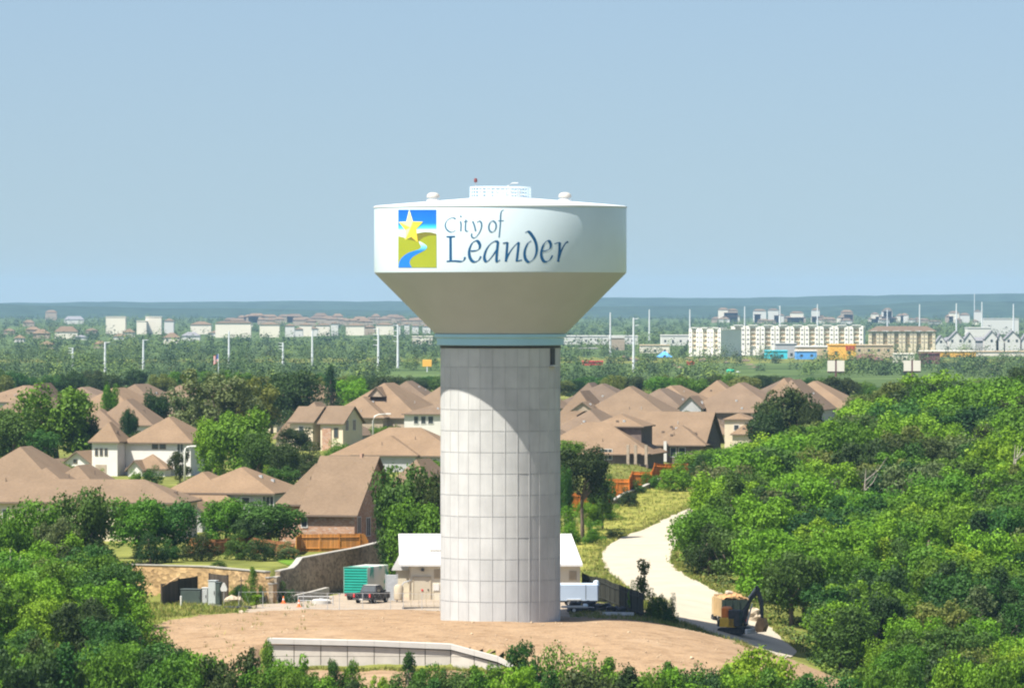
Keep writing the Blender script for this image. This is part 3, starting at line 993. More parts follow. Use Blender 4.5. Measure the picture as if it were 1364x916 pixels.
b = MB(); b.box((PX(582, dx), y0 + 3, zev + 1.33), (1.6, .25, .2)); b.obj('roof_vent', M['pale_concrete'], rf)
# small left gable over the side bay
b = MB()
b.prism([(PX(520, dx), zev - .9), (PX(546, dx), zev - .9), (PX(540, dx), zev + .6), (PX(530, dx), zev + .6)], yf + 5.2, yf + 13.0)
b.obj('side_bay_roof', M['ub_roof'], ub)


def door_leaf(parent, x0, x1, y, z0, z1, mat, name='door'):
    d = MB().bx(x0, x1, y - .06, y + .05, z0, z1).obj(name, mat, parent)
    fr = MB()
    fr.bx(x0 - .1, x0, y - .1, y + .06, z0, z1 + .1).bx(x1, x1 + .1, y - .1, y + .06, z0, z1 + .1).bx(x0, x1, y - .1, y + .06, z1, z1 + .1)
    fr.obj('frame', M['dark_beige'], d)
    MB().bx(x1 - .28, x1 - .16, y - .12, y - .05, z0 + 1, z0 + 1.15).obj('handle', M['dark'], d)
    return d


M['dark_beige'] = noisy('beige_trim', (.42, .35, .25), .08, 2, .7)
M['beige_door'] = noisy('beige_door', (.48, .42, .32), .05, 1, .6)
door_leaf(ub, PX(551, dx), PX(573, dx), yf, -.02, 2.35, M['beige_door'])
MB().bx(PX(551, dx) + .8, PX(551, dx) + 1.0, yf - .12, yf - .055, .9, 1.1).obj('door_lock', M['red'], ub)
lt = MB().bx(PX(561, dx), PX(565, dx), yf - .45, yf, 3.0, 3.3).obj('wall_lamp', M['dark'], ub)
vn = MB()
for k in range(7):
    vn.box((PX(584, dx), yf - .05, 2.3 + k * .13), (.8, .04, .1), 0, .5)
vn.bx(PX(584, dx) - .48, PX(584, dx) + .48, yf - .03, yf + .02, 2.2, 3.2)
vn.obj('wall_louvre', M['dark_beige'], ub)
vn = MB()
for k in range(7):
    vn.box((PX(763, dx), yf - .05, 2.15 + k * .13), (.7, .04, .1), 0, .5)
vn.bx(PX(763, dx) - .4, PX(763, dx) + .4, yf - .03, yf + .02, 2.05, 3.05)
vn.obj('wall_louvre', M['dark_beige'], ub)
MB().bx(PX(577, dx), PX(585, dx), yf - .08, yf - .005, .95, 1.65).obj('notice_panel', M['trim'], ub)
MB().tube([(PX(545.5, dx), yf - .1, 0), (PX(545.5, dx), yf - .1, zev - .25)], .06, 8).obj('downpipe', M['dark_beige'], ub)
tank = thing('propane_tank', 'tan upright tank with pipes beside the end of the utility building', 'tank', (PX(531, 634), 34, 0))
MB().lathe([(.01, 1.9), (.32, 1.85), (.5, 1.6), (.5, .35), (.4, .25), (.01, .25)], 20).obj('vessel', M['dark_beige'], tank, 40)
for k in range(3):
    MB().box((.36 * math.cos(k * 2.1), .36 * math.sin(k * 2.1), .13), (.09, .09, .3)).obj('leg', M['dark'], tank)
MB().tube([(.3, 0, 1.7), (.55, 0, 2.1), (1.0, .2, 2.2), (1.25, 2, 2.2)], .07, 6).obj('pipe', M['galv'], tank)
pan_ = thing('steel_panel', 'grey upright steel panel between the teal trailer and the cream building', 'panel', (PX(521.5, 637), 37, 0))
MB().bev(-.55, .55, -.06, .06, .05, 2.75, .02).obj('sheet', M['galv'], pan_)
for x in (-.62, .62):
    MB().box((x, 0, 1.4), (.09, .12, 2.9)).obj('post', M['galv'], pan_)

# ------------------------------------------------------------------ teal trailer and dark pickup
M['teal'] = noisy('teal_paint', (.02, .36, .27), .12, 1, .45, .4)
M['teal_faded'] = noisy('weathered_teal', (.03, .28, .20), .3, .7, .6, .3, c2=(.22, .34, .28))


def peel_mat():
    m, nt, b = new_mat('peeling_side_paint')
    tc = nt.nodes.new('ShaderNodeTexCoord')
    n1 = N(nt, 'ShaderNodeTexNoise', Scale=.42, Detail=3.); nt.links.new(tc.outputs['Object'], n1.inputs[0])
    c = ramp(nt, n1.outputs[0], [(.44, (.02, .28, .2)), (.50, (.5, .52, .45)), (.7, (.56, .56, .5))])
    nt.links.new(c, b.inputs['Base Color']); b.inputs['Roughness'].default_value = .5
    return m


def wheel(parent, x, y, z, r, wdt, name='wheel'):
    "wheel with its axle along x"
    o = MB()
    prof = [(r * .62, -wdt / 2), (r * .93, -wdt / 2), (r, -wdt * .3), (r, wdt * .3), (r * .93, wdt / 2), (r * .62, wdt / 2)]
    o.lathe(prof, 22)
    o.v = [(c, a, b_) for a, b_, c in o.v]
    w_ = o.obj('tyre', M['tyre'], parent, 35); w_.name = name; w_.location = (x, y, z)
    h = MB(); h.lathe([(.01, wdt * .30), (r * .3, wdt * .36), (r * .63, wdt * .40), (r * .63, -wdt * .40), (r * .3, -wdt * .36), (.01, -wdt * .3)], 18)
    h.v = [(c, a, b_) for a, b_, c in h.v]
    h.obj('rim', M['galv'], w_, 35)
    return w_


tr = thing('box_trailer', 'teal box trailer with a ribbed rear door and peeling side paint', 'trailer', (PX(474, 637), 37, 0), math.radians(-17))
W_, L_ = 2.62, 7.0
b = MB(); b.bev(-W_ / 2, W_ / 2, 0, L_, .78, 3.55, .05); body = b.obj('body', peel_mat(), tr)
b = MB()
b.bx(-W_ / 2 + .04, W_ / 2 - .04, -.03, .0, .85, 3.5)
rd = b.obj('rear_door', noisy('teal_groove', (.01, .17, .12), .1, 1, .6), tr)
b = MB()
for k in range(9):
    z = .90 + k * .288
    b.bx(-W_ / 2 + .06, W_ / 2 - .06, -.11, -.031, z, z + .17)
b.obj('door_ribs', M['teal'], rd)
b = MB()
b.bx(-W_ / 2 - .02, -W_ / 2 + .05, -.11, .05, .75, 3.57).bx(W_ / 2 - .05, W_ / 2 + .02, -.11, .05, .75, 3.57).bx(-W_ / 2 + .05, W_ / 2 - .05, -.105, .05, 3.5, 3.58)
b.obj('door_frame', M['teal_faded'], tr)
MB().bx(-W_ / 2 + .1, W_ / 2 - .1, -.12, .1, .5, .76).obj('bumper', M['dark'], tr)
MB().bx(-.6, .6, .2, L_ + 1.2, .55, .75).obj('chassis', M['dark'], tr)
for x in (-W_ / 2 + .25, W_ / 2 - .25):
    for y in (1.1, 2.25, 6.0):
        wheel(tr, x, y, .48, .48, .35)
for x in (-1.1, 1.1):
    MB().bx(x - .1, x + .1, -.15, -.11, .56, .68).obj('tail_light', M['red'], tr)

M['truckpaint'] = noisy('charcoal_car_paint', (.014, .015, .02), .1, 2, .55, .2)
pk = thing('pickup_truck', 'charcoal pickup truck parked behind the teal trailer, tailgate to the viewer', 'pickup truck', (PX(482, 630), 30, 0), math.radians(-20))
W_ = 2.0
b = MB()
b.prism([(0, .55), (.0, 1.12), (1.75, 1.14), (1.78, 1.14), (4.0, 1.14), (5.5, 1.06), (5.72, .9), (5.75, .5), (5.2, .42), (.1, .45)], -W_ / 2, W_ / 2, 'x')
pbody = b.obj('body', M['truckpaint'], pk)
b = MB()
b.add([(-.92, 1.75, 1.13), (.92, 1.75, 1.13), (.92, 4.25, 1.13), (-.92, 4.25, 1.13), (-.74, 2.15, 1.88), (.74, 2.15, 1.88), (.74, 3.5, 1.88), (-.74, 3.5, 1.88)],
      [(0, 1, 5, 4), (1, 2, 6, 5), (2, 3, 7, 6), (3, 0, 4, 7), (4, 5, 6, 7)])
b.obj('cab', M['truckpaint'], pk)
b = MB()
b.add([(-.78, 1.79, 1.22), (.78, 1.79, 1.22), (.66, 2.07, 1.76), (-.66, 2.07, 1.76)], [(0, 1, 2, 3)])
gl = b.obj('rear_window', M['glass'], pk); gl.location = (0, -.03, 0)
for sx in (-1, 1):
    b = MB()
    b.add([(sx * .93, 2.1, 1.22), (sx * .93, 3.9, 1.22), (sx * .80, 3.4, 1.76), (sx * .80, 2.25, 1.76)], [(0, 1, 2, 3)])
    b.obj('side_window', M['glass'], pk)
    MB().bev(sx * .88 - .1, sx * .88 + .1, -.05, .1, .72, 1.08, .02).obj('tail_light', M['red'], pk)
    MB().bev(sx * 1.1 - .12, sx * 1.1 + .12, 3.7, 3.82, 1.2, 1.4, .02).obj('mirror', M['black'], pk)
    for y in (1.15, 4.65):
        wheel(pk, sx * .86, y, .40, .40, .27)
b = MB(); b.bx(-.74, .74, -.05, .0, .62, 1.1); b.bx(-.60, .60, -.07, -.051, .74, 1.02); b.obj('tailgate', M['truckpaint'], pk)
MB().bev(-.98, .98, -.22, .05, .44, .60, .04).obj('bumper', M['dark'], pk)
MB().bx(-.17, .17, -.25, -.221, .46, .58).obj('number_plate', M['trim'], pk)
b = MB(); b.bx(-.9, -.82, .05, 1.74, 1.141, 1.19).bx(.82, .9, .05, 1.74, 1.141, 1.19); b.obj('bed_rail', M['black'], pk)
MB().bev(-.70, .70, 2.2, 3.4, 1.87, 1.9, .01).obj('roof_panel', M['pale_concrete'], pk)

# concrete culvert headwall and white tank cover by the trailer
cl = thing('concrete_kerb_wall', 'low sloping concrete wing wall beside the white drum, under the shaded stone wall', 'kerb wall')
b = MB(); wall_strip(b, [(-21.6, 33.5, .75), (-19.8, 36.5, 1.0), (-18.2, 41, 1.25)], .5, lambda x, y: -.3); b.obj('wing', M['concrete'], cl)
dr = thing('white_drum', 'low white concrete drum lying beside the grey barrier rail', 'drum', (PX(428, 630.5), 30.5, 0))
b = MB(); b.lathe([(.01, .55), (.8, .52), (.98, .42), (1.02, 0.0)], 24); b.obj('shell', M['pale_concrete'], dr, 40)
MB().lathe([(.25, .53), (.25, .62), (.01, .63)], 14).obj('lid', M['galv'], dr, 40)
# swing gate / barrier rail in front of it
gt = thing('barrier_rail', 'grey pipe barrier with leaning posts in front of the white drum', 'barrier', (PX(419, 628), 28, 0))
for x in (-1.7, 1.9):
    MB().tube([(x, 0, 0), (x, 0, 1.0)], .05, 8).obj('post', M['galv'], gt)
MB().tube([(-1.7, 0, .92), (1.9, 0, .9)], .035, 8).obj('rail', M['galv'], gt)
MB().tube([(-1.7, 0, .5), (1.9, 0, .46)], .03, 8).obj('rail', M['galv'], gt)

# orange cones
for px, d, lab in ((398, 622.5, 'orange traffic cone standing alone at the edge of the dirt mound'), (377.5, 631, 'orange traffic cone at the foot of the stone wall corner')):
    x, y = gpt(px, d)
    c = thing('traffic_cone', lab, 'traffic cone', (x, y, T1(x, y) + .06), 0, 'orange traffic cones')
    MB().lathe([(.17, .04), (.04, .74), (.03, .76), (.01, .76)], 16).obj('body', M['orange_cone'], c, 40)
    MB().bev(-.28, .28, -.28, .28, 0, .05, .02).obj('foot', M['orange_cone'], c)
    MB().lathe([(.125, .34), (.09, .50)], 16).obj('reflective_band', M['trim'], c, 40)

# thin chain-link fence along the mound edge
cf = thing('chain_link_fence', 'thin see-through wire fence running along the back edge of the dirt mound', 'wire fence')
cl_pts = [gpt(318, 621), gpt(350, 620), gpt(404, 619.5), gpt(436, 618.5), gpt(452, 618.5), gpt(483, 618.5), gpt(520, 617), gpt(537, 616.5), gpt(562, 616.5), gpt(586, 616.5)]
wire = MB()
for i, (x, y) in enumerate(cl_pts):
    z = T1(x, y)
    MB().tube([(x, y, z - .1), (x, y, z + 1.75)], .035, 6).obj('post', M['galv'], cf)
    if i:
        xa_, ya_ = cl_pts[i - 1]; za_ = T1(xa_, ya_)
        for h in (.1, 1.7):
            wire.tube([(xa_, ya_, za_ + h), (x, y, z + h)], .016, 4, False)
        n = int(math.hypot(x - xa_, y - ya_) / .55)
        for k in range(n):
            for sgn in (0, 1):
                t1, t2 = k / n, (k + 1) / n
                if sgn:
                    t1, t2 = t2, t1
                wire.tube([(xa_ + (x - xa_) * t1, ya_ + (y - ya_) * t1, za_ + (z - za_) * t1 + .1), (xa_ + (x - xa_) * t2, ya_ + (y - ya_) * t2, za_ + (z - za_) * t2 + 1.7)], .005, 3, False)
wire.obj('wire_mesh', M['galv'], cf)
gf = thing('silt_fence', 'pale timber barrier panel on posts in front of the cream building door', 'barrier', (0, 0, 0))
xa_, xb_ = PX(537, 621), PX(588, 621)
for k in range(6):
    x = xa_ + (xb_ - xa_) * k / 5
    MB().box((x, 21, .85), (.06, .06, 1.9)).obj('post', M['dark_beige'], gf)
MB().bx(xa_, xb_, 21.04, 21.07, .25, .32).obj('lower_rail', M['dark_beige'], gf)
MB().bx(xa_, xb_, 21.04, 21.07, 1.62, 1.68).obj('upper_rail', M['dark_beige'], gf)
MB().bx(xa_ - .1, xb_, 20.9, 21.2, -.1, .16).obj('sill', M['dark'], gf)

# ------------------------------------------------------------------ electric compound on the left
ec = thing('screen_fence', 'dark brown slatted screen fence round the grey electric cabinets', 'screen fence')


def panel(x1, y1, x2, y2, h1, h2, parent, mat, name='panel'):
    L_ = math.hypot(x2 - x1, y2 - y1); a = math.atan2(y2 - y1, x2 - x1); n = int(L_ / .16)
    b = MB()
    for i in range(n):
        t = (i + .5) / n; x, y = x1 + (x2 - x1) * t, y1 + (y2 - y1) * t
        z = T1(x, y); h = h1 + (h2 - h1) * t
        b.box((x, y, z + h / 2), (.15, .05, h), a)
    for x, y, h in ((x1, y1, h1), (x2, y2, h2)):
        b.box((x, y, T1(x, y) + h / 2), (.16, .16, h + .1), a)
    return b.obj(name, mat, parent)


A, B_, C_ = gpt(215, 628), gpt(238, 634), gpt(262, 638)
panel(*A, *B_, 2.2, 2.35, ec, M['darkwood'])
panel(*B_, *C_, 2.45, 2.5, ec, M['screen'])
D_, E_ = gpt(279, 636), gpt(303, 634)
panel(*D_, *E_, 2.9, 2.9, ec, M['darkwood'])
b = MB(); b.box(((A[0] + B_[0]) / 2, (A[1] + B_[1]) / 2, T1(*A) + 2.3), (math.hypot(B_[0] - A[0], B_[1] - A[1]), .22, .1), math.atan2(B_[1] - A[1], B_[0] - A[0]), 0, -.12)
b.obj('lit_top_edge', M['stone'], ec)  # pale stone colour paints the sunlit top edge of the dark panel


def cabinet(label, px, d, w_, dp, h, mat, rz=-.25, name='electric_cabinet'):
    x, y = gpt(px, d)
    c = thing(name, label, 'cabinet', (x, y, T1(x, y)), rz, 'electric cabinets')
    MB().bx(-w_ / 2 - .1, w_ / 2 + .1, -dp / 2 - .1, dp / 2 + .1, -.15, .12).obj('plinth', M['concrete'], c)
    MB().bev(-w_ / 2, w_ / 2, -dp / 2, dp / 2, .12, h, .04).obj('housing', mat, c)
    MB().bev(-w_ / 2 + .05, w_ / 2 - .05, -dp / 2 - .04, -dp / 2 - .003, .22, h - .12, .01).obj('door', mat, c)
    MB().bx(w_ / 2 - .2, w_ / 2 - .15, -dp / 2 - .1, -dp / 2 - .041, h * .45, h * .6).obj('handle', M['dark'], c)
    MB().bev(-w_ / 2 - .05, w_ / 2 + .05, -dp / 2 - .07, dp / 2 + .05, h, h + .06, .02).obj('lid', mat, c)
    return c


M['cab_grey'] = noisy('cabinet_grey', (.42, .45, .44), .06, 1, .5, .4)
M['cab_green'] = noisy('cabinet_green', (.055, .075, .065), .15, 1, .5, .4)
cabinet('tall light grey electric cabinet in front of the dark brown screen', 284, 628, .85, .9, 2.55, M['cab_grey'])
cabinet('narrow dark blue-grey cabinet close beside the tall light grey one', 291.5, 627.5, .5, .8, 2.4, M['cab_green'])
cabinet('long low dark green transformer cabinet between the two screen fences', 256, 630, 2.2, 1.2, 1.6, M['cab_green'])
cabinet('thin ribbed grey cabinet left of the tall light grey one', 274, 629, .6, .7, 1.75, M['galv'])
x, y = gpt(298, 627)
sg = thing('warning_sign', 'white pear-shaped plate on a thin post at the dark screen fence', 'sign', (x, y, T1(x, y)))
MB().tube([(0, 0, 0), (0, 0, 1.6)], .03, 6).obj('post', M['galv'], sg)
MB().prism([(-.28, 1.55), (.28, 1.55), (.36, 1.8), (.22, 2.15), (.08, 2.45), (-.08, 2.45), (-.22, 2.15), (-.36, 1.8)], -.03, -.06).obj('plate', M['trim'], sg)
x, y = gpt(241, 626)
bo = thing('bollard', 'short white bollard on the grass before the low green cabinet', 'bollard', (x, y, T1(x, y)))
MB().tube([(0, 0, -.1), (0, 0, .95)], .1, 10).obj('shaft', M['trim'], bo)
MB().lathe([(.1, .95), (.07, 1.02), (.01, 1.05)], 10).obj('cap', M['galv'], bo)
x, y = gpt(317, 621)
mt = tag(MB().bev(-1.3, 1.3, -1.2, 1.2, 0, .22, .08).obj('rubber_mat', M['black']), 'flat black slab lying on the grass by the thin sapling', 'slab')
mt.location = (x, y, T1(x, y) + .02); mt.rotation_euler = (0, 0, .2)
x, y = gpt(321, 620.5)
sp = thing('marker_post', 'slim dark marker post with a crossbar standing behind the black slab', 'post', (x, y, T1(x, y)))
MB().tube([(0, 0, 0), (0, 0, 3.3)], .05, 6).obj('shaft', M['dark'], sp)
MB().box((0, 0, 2.9), (.5, .06, .08)).obj('crossbar', M['dark'], sp)
# boulders
for px, d, r_, lab in ((308, 634, .8, 'pale boulder right of the dark screen fence'), (318, 635, .55, 'small pale boulder between the screen fence and the conical tree'), (362, 634, .6, 'low tan boulder at the foot of the sunlit stone wall'),
                       (345, 634, .7, 'wide tan boulder under the conical young tree'), (321, 613, .28, 'brown clod at the left edge of the dirt mound'), (404, 606, .16, 'tiny dark stone lying alone on the dirt mound')):
    x, y = gpt(px, d)
    bm = MB(); nlat = 7
    rs = np.random.RandomState(int(px))
    prof = [(max(.02, math.sin(math.pi * i / nlat)) * r_, -math.cos(math.pi * i / nlat) * r_ * .7) for i in range(nlat + 1)]
    bm.lathe(prof, 10)
    bm.v = [tuple(Vector(v) * (1 + rs.uniform(-.16, .16))) for v in bm.v]
    o = bm.obj('boulder', M['rock'])
    o.location = (x, y, T1(x, y) + r_ * .3)
    tag(o, lab, 'boulder', 'boulders round the yard')

# ------------------------------------------------------------------ right of the column: trailer, pipes, dark fence
M['trailer_white'] = noisy('trailer_white', (.40, .48, .58), .05, .8, .45, .4)
bt = thing('cargo_trailer', 'long pale blue-white enclosed trailer parked in the tower shadow', 'trailer', (PX(742, 625), 25, 0), math.radians(4))
MB().bev(0, 4.3, 0, 2.3, .62, 2.35, .12).obj('body', M['trailer_white'], bt)
MB().bx(2.95, 3.0, -.02, -.003, .75, 2.25).obj('door_seam', M['dark'], bt)
MB().bx(.1, 4.2, .1, 2.2, .45, .62).obj('chassis', M['dark'], bt)
for x in (1.3, 2.2):
    for y in (.15, 2.15):
        w_ = wheel(bt, x, y, .36, .36, .24); w_.rotation_euler = (0, 0, math.pi / 2)
MB().tube([(4.3, 1.1, .55), (5.3, 1.1, .5)], .07, 6).obj('tow_bar', M['dark'], bt)
MB().bev(1.0, 2.5, -.12, .02, .68, .80, .03).obj('mudguard', M['galv'], bt)
MB().lathe([(.01, .62), (.25, .55), (.34, .25), (.30, 0), (.01, 0)], 16, (4.1, .5, 2.1)).obj('roof_vent', M['white'], bt, 40)
ft = thing('flatbed_trailer', 'low pale flatbed trailer at the right foot of the column, in shade', 'trailer', (PX(749, 612), 12.5, 0), math.radians(3))
MB().bev(0, 2.6, 0, 1.7, .5, .66, .04).obj('deck', M['pale_concrete'], ft)
for y in (.1, 1.6):
    w_ = wheel(ft, 1.2, y, .28, .28, .18); w_.rotation_euler = (0, 0, math.pi / 2)
MB().tube([(2.6, .85, .55), (3.3, .85, .5)], .05, 6).obj('tow_bar', M['galv'], ft)
MB().bev(2.2, 2.62, .2, 1.5, .66, .86, .05).obj('front_board', M['white'], ft)
rs = random.Random(4)
for i, (px, d, r_, n, rz) in enumerate([(765, 617, .36, 3, .3), (783, 618, .44, 3, -.2), (803, 621, .42, 2, .5), (815, 617, .3, 2, .1), (827, 616, .26, 2, 1.0)]):
    x, y = gpt(px, d); z = T1(x, y)
    lab = ['black pipe coil heap nearest the column, in the tower shadow', 'large black pipe coil heap in front of the pale blue-white trailer', 'tall black pipe coil heap just right of the pale blue-white trailer',
           'low black pipe coil heap between the trailer and the dark slatted fence', 'small black pipe coil heap next to the shrubs at the fence end'][i]
    pp = thing('pipe_coil', lab, 'pipe coil', (x, y, z), rz, 'black pipe coils in the tower shadow')
    for k in range(n):
        a = np.linspace(0, 2 * math.pi, 25)
        rr_ = r_ * 1.7 * (1 - .12 * k)
        MB().tube([(rr_ * math.cos(t) + .06 * k, rr_ * math.sin(t), .22 + k * .34 + .05 * math.sin(3 * t + k)) for t in a], .19, 8, False).obj('coil', M['black'], pp, True)
beam = tag(MB().bev(0, 3.2, 0, .35, 0, .3, .03).obj('steel_beam', M['galv']), 'grey steel beam lying on the ground in front of the dark slatted fence', 'beam')
x, y = gpt(803, 614); beam.location = (x, y, T1(x, y) + .05); beam.rotation_euler = (0, .02, .1)

x_, lab = 0, 'dark slatted wire fence slanting from the cream building towards the gravel road'
FL = [gpt(776, 648), gpt(800, 636), gpt(826, 625), gpt(857, 613)]
t = picket_fence('slatted_fence', lab, FL, 2.55, M['screen'], step=.24, w=.17, post=3.0, th=.02)

# ------------------------------------------------------------------ dump truck and excavator on the gravel road
M['tan_paint'] = noisy('tan_body_paint', (.46, .33, .17), .12, 1.5, .55, .3)
M['green_dark'] = noisy('dark_green_steel', (.035, .05, .035), .2, 1.5, .55, .3)
xt, yt = gpt(979, 627)
dt = thing('dump_truck', 'tan dump truck heaped with soil on the gravel road, seen from behind', 'dump truck', (xt, yt, T1(xt, yt) + .06), math.radians(7))
b = MB(); W_ = 2.9
b.prism([(0, 1.05), (-.1, 3.0), (5.4, 3.0), (5.2, 1.2)], -W_ / 2, -W_ / 2 + .08, 'x'); b.prism([(0, 1.05), (-.1, 3.0), (5.4, 3.0), (5.2, 1.2)], W_ / 2 - .08, W_ / 2, 'x')
b.bx(-W_ / 2 + .08, W_ / 2 - .08, 5.2, 5.3, 1.2, 3.2).bx(-W_ / 2 + .08, W_ / 2 - .08, .02, 5.2, 1.05, 1.2)
for y in (.5, 1.7, 2.9, 4.1):
    for sx in (-1, 1):
        b.bx(sx * (W_ / 2 + .05) - .05, sx * (W_ / 2 + .05) + .05, y, y + .14, 1.15, 2.95)
b.obj('dump_body', M['tan_paint'], dt)
b = MB(); b.add([(-W_ / 2 + .08, .0, 1.08), (W_ / 2 - .08, .0, 1.08), (W_ / 2 - .08, -.1, 2.85), (-W_ / 2 + .08, -.1, 2.85), (-W_ / 2 + .08, .06, 1.08), (W_ / 2 - .08, .06, 1.08), (W_ / 2 - .08, -.04, 2.85), (-W_ / 2 + .08, -.04, 2.85)],
                [(0, 1, 2, 3), (7, 6, 5, 4), (0, 4, 5, 1), (1, 5, 6, 2), (2, 6, 7, 3), (3, 7, 4, 0)])
for k in range(4):
    b.bx(-W_ / 2 + .25 + k * .78, -W_ / 2 + .37 + k * .78, -.16, -.02, 1.1, 2.8)
b.obj('tailgate', M['green_dark'], dt)
ld = MB(); nn = 14; vs = []
rs2 = np.random.RandomState(8)
for i in range(nn + 1):
    for j in range(nn + 1):
        u, v = i / nn, j / nn
        vs.append((-W_ / 2 + .1 + (W_ - .2) * u, .0 + 5.1 * v, 2.8 + .75 * math.sin(math.pi * u) ** .7 * (.5 + .5 * math.sin(math.pi * min(1, v * 1.6))) + rs2.normal(0, .05)))
ld.add(vs, [(i * (nn + 1) + j, (i + 1) * (nn + 1) + j, (i + 1) * (nn + 1) + j + 1, i * (nn + 1) + j + 1) for i in range(nn) for j in range(nn)])
ld.obj('soil_load', M['soil'], dt)
b = MB(); b.bev(-1.25, 1.25, 5.6, 7.6, .9, 2.9, .12); cabo = b.obj('cab', M['tan_paint'], dt)
MB().bx(-1.1, 1.1, 5.57, 5.6, 2.0, 2.7).obj('rear_window', M['glass'], cabo)
MB().bx(-.55, .55, .1, 7.4, .7, 1.0).obj('chassis', M['dark'], dt)
MB().bx(-1.3, 1.3, -.15, 0, .6, .85).obj('bumper', M['dark'], dt)
for sx in (-1, 1):
    for y in (1.2, 2.5, 6.6):
        wheel(dt, sx * 1.15, y, .52, .52, .5)
    MB().bx(sx * 1.1 - .12, sx * 1.1 + .12, -.19, -.151, .65, .8).obj('tail_light', M['red'], dt)
    MB().bx(sx * 1.1 - .35, sx * 1.1 + .35, .25, .29, .25, 1.0).obj('mud_flap', M['black'], dt)
rk = MB().bev(-.6, .2, .3, .9, 0, .32, .12)
o = rk.obj('rock_load', M['rock'], dt); o.location = (-.1, .6, 3.25); o.rotation_euler = (.2, .15, .3)

xe, ye = gpt(979, 619)
ex = thing('excavator', 'orange and yellow excavator with a raised dark boom behind the dump truck', 'excavator', (xe, ye, T1(xe, ye) + .06), math.radians(62))
for sx in (-1, 1):
    b = MB()
    pr = []
    for a in np.linspace(math.pi / 2, 3 * math.pi / 2, 8):
        pr.append((-1.1 + .36 * math.cos(a), .36 + .36 * math.sin(a)))
    for a in np.linspace(-math.pi / 2, math.pi / 2, 8):
        pr.append((1.1 + .36 * math.cos(a), .36 + .36 * math.sin(a)))
    b.prism(pr, sx * .95 - .22, sx * .95 + .22, 'x')
    tk = b.obj('track', M['black'], ex)
    b = MB()
    for k in range(5):
        b.tube([(sx * .95 - .24, -.9 + k * .45, .3), (sx * .95 + .24, -.9 + k * .45, .3)], .15, 12)
    b.obj('rollers', M['dark'], tk)
MB().bx(-.75, .75, -.7, .7, .35, .72).obj('undercarriage', M['dark'], ex)
b = MB(); b.bev(-1.05, 1.05, -.5, 1.3, .78, 1.75, .12); hsg = b.obj('engine_housing', M['yellow'], ex)
MB().bev(-.95, .95, 1.25, 1.62, .82, 1.5, .1).obj('counterweight', M['dark'], ex)
b = MB(); b.bev(-1.05, -.1, -1.0, .3, .85, 2.55, .1); cb = b.obj('cab', M['dark'], ex)
MB().bx(-.98, -.17, -1.03, -1.004, 1.2, 2.4).obj('windscreen', M['glass'], cb)
MB().bev(-1.0, .25, .32, 1.15, 1.76, 2.85, .18).obj('engine_cover', M['orange'], ex)
b = MB()
BP = [(.45, -.7, 1.2), (.5, -.95, 2.4), (.5, -1.6, 3.7), (.5, -2.5, 4.7)]
b.tube(BP, [.28, .30, .26, .18], 4); b.obj('boom', M['dark'], ex)
b = MB(); b.tube([(.5, -2.2, 4.95), (.5, -2.75, 3.4), (.5, -2.85, 1.7)], [.2, .26, .17], 4); arm = b.obj('arm', M['dark'], ex)
b = MB(); b.tube([(.5, -1.1, 1.1), (.5, -1.75, 3.2)], [.11, .08], 8).tube([(.5, -1.3, 3.7), (.5, -2.3, 5.0)], [.1, .07], 8)
b.obj('hydraulic_ram', M['galv'], ex)
b = MB(); b.prism([(-2.6, 1.75), (-3.1, 1.7), (-3.4, 1.0), (-3.1, .3), (-2.4, .25), (-2.2, .8), (-2.35, 1.2)], 0.05, .95, 'x'); bk = b.obj('bucket', M['soil'], ex)
for k in range(4):
    MB().box((.15 + k * .23, -2.25, .25), (.08, .3, .08), 0, -.3).obj('tooth', M['galv'], bk)
MB().bev(-1.0, 1.0, -1.9, -1.6, .12, .62, .04).obj('dozer_blade', M['trim'], ex)
# ------------------------------------------------------------------ houses
def shingle(name, c):
    m, nt, b = new_mat(name)
    tc = nt.nodes.new('ShaderNodeTexCoord'); oi = nt.nodes.new('ShaderNodeObjectInfo')
    n1 = N(nt, 'ShaderNodeTexNoise', Scale=.25, Detail=5., Roughness=.6); nt.links.new(tc.outputs['Object'], n1.inputs[0])
    mp = nt.nodes.new('ShaderNodeMapping'); mp.inputs['Scale'].default_value = (1.5, 1.5, 5.); nt.links.new(tc.outputs['Object'], mp.inputs[0])
    n2 = N(nt, 'ShaderNodeTexNoise', Scale=2., Detail=4., Roughness=.7); nt.links.new(mp.outputs[0], n2.inputs[0])
    a = ramp(nt, n1.outputs[0], [(.3, tuple(x * .86 for x in c)), (.7, tuple(x * 1.08 for x in c))])
    d = ramp(nt, n2.outputs[0], [(.3, (.80, .79, .78)), (.7, (1.12, 1.12, 1.12))])
    v = ramp(nt, oi.outputs['Random'], [(0, (.82, .83, .86)), (.5, (1, 1, 1)), (1, (1.14, 1.10, 1.04))])
    cc = mix(nt, 1., mix(nt, 1., a, d, 'MULTIPLY'), v, 'MULTIPLY')
    nt.links.new(cc, b.inputs['Base Color']); b.inputs['Roughness'].default_value = .92; b.inputs['Specular IOR Level'].default_value = .12
    return m


M['shingle'] = shingle('brown_shingle', (.190, .136, .090))
M['shingle2'] = shingle('grey_brown_shingle', (.166, .122, .086))
M['cream'] = noisy('cream_stucco', (.60, .52, .38), .06, .7, .85, .2)
M['offwhite'] = noisy('offwhite_stucco', (.62, .60, .55), .05, .7, .85, .2)
M['greywall'] = noisy('grey_siding', (.40, .40, .40), .08, .7, .85, .2)
M['tanwall'] = noisy('tan_stone_wall', (.36, .29, .22), .2, 1.5, .9, .2)
M['darkwall'] = noisy('brown_brick_wall', (.17, .13, .11), .2, 1.5, .9, .2)
M['fascia'] = noisy('brown_fascia', (.16, .12, .09), .1, 2, .7)


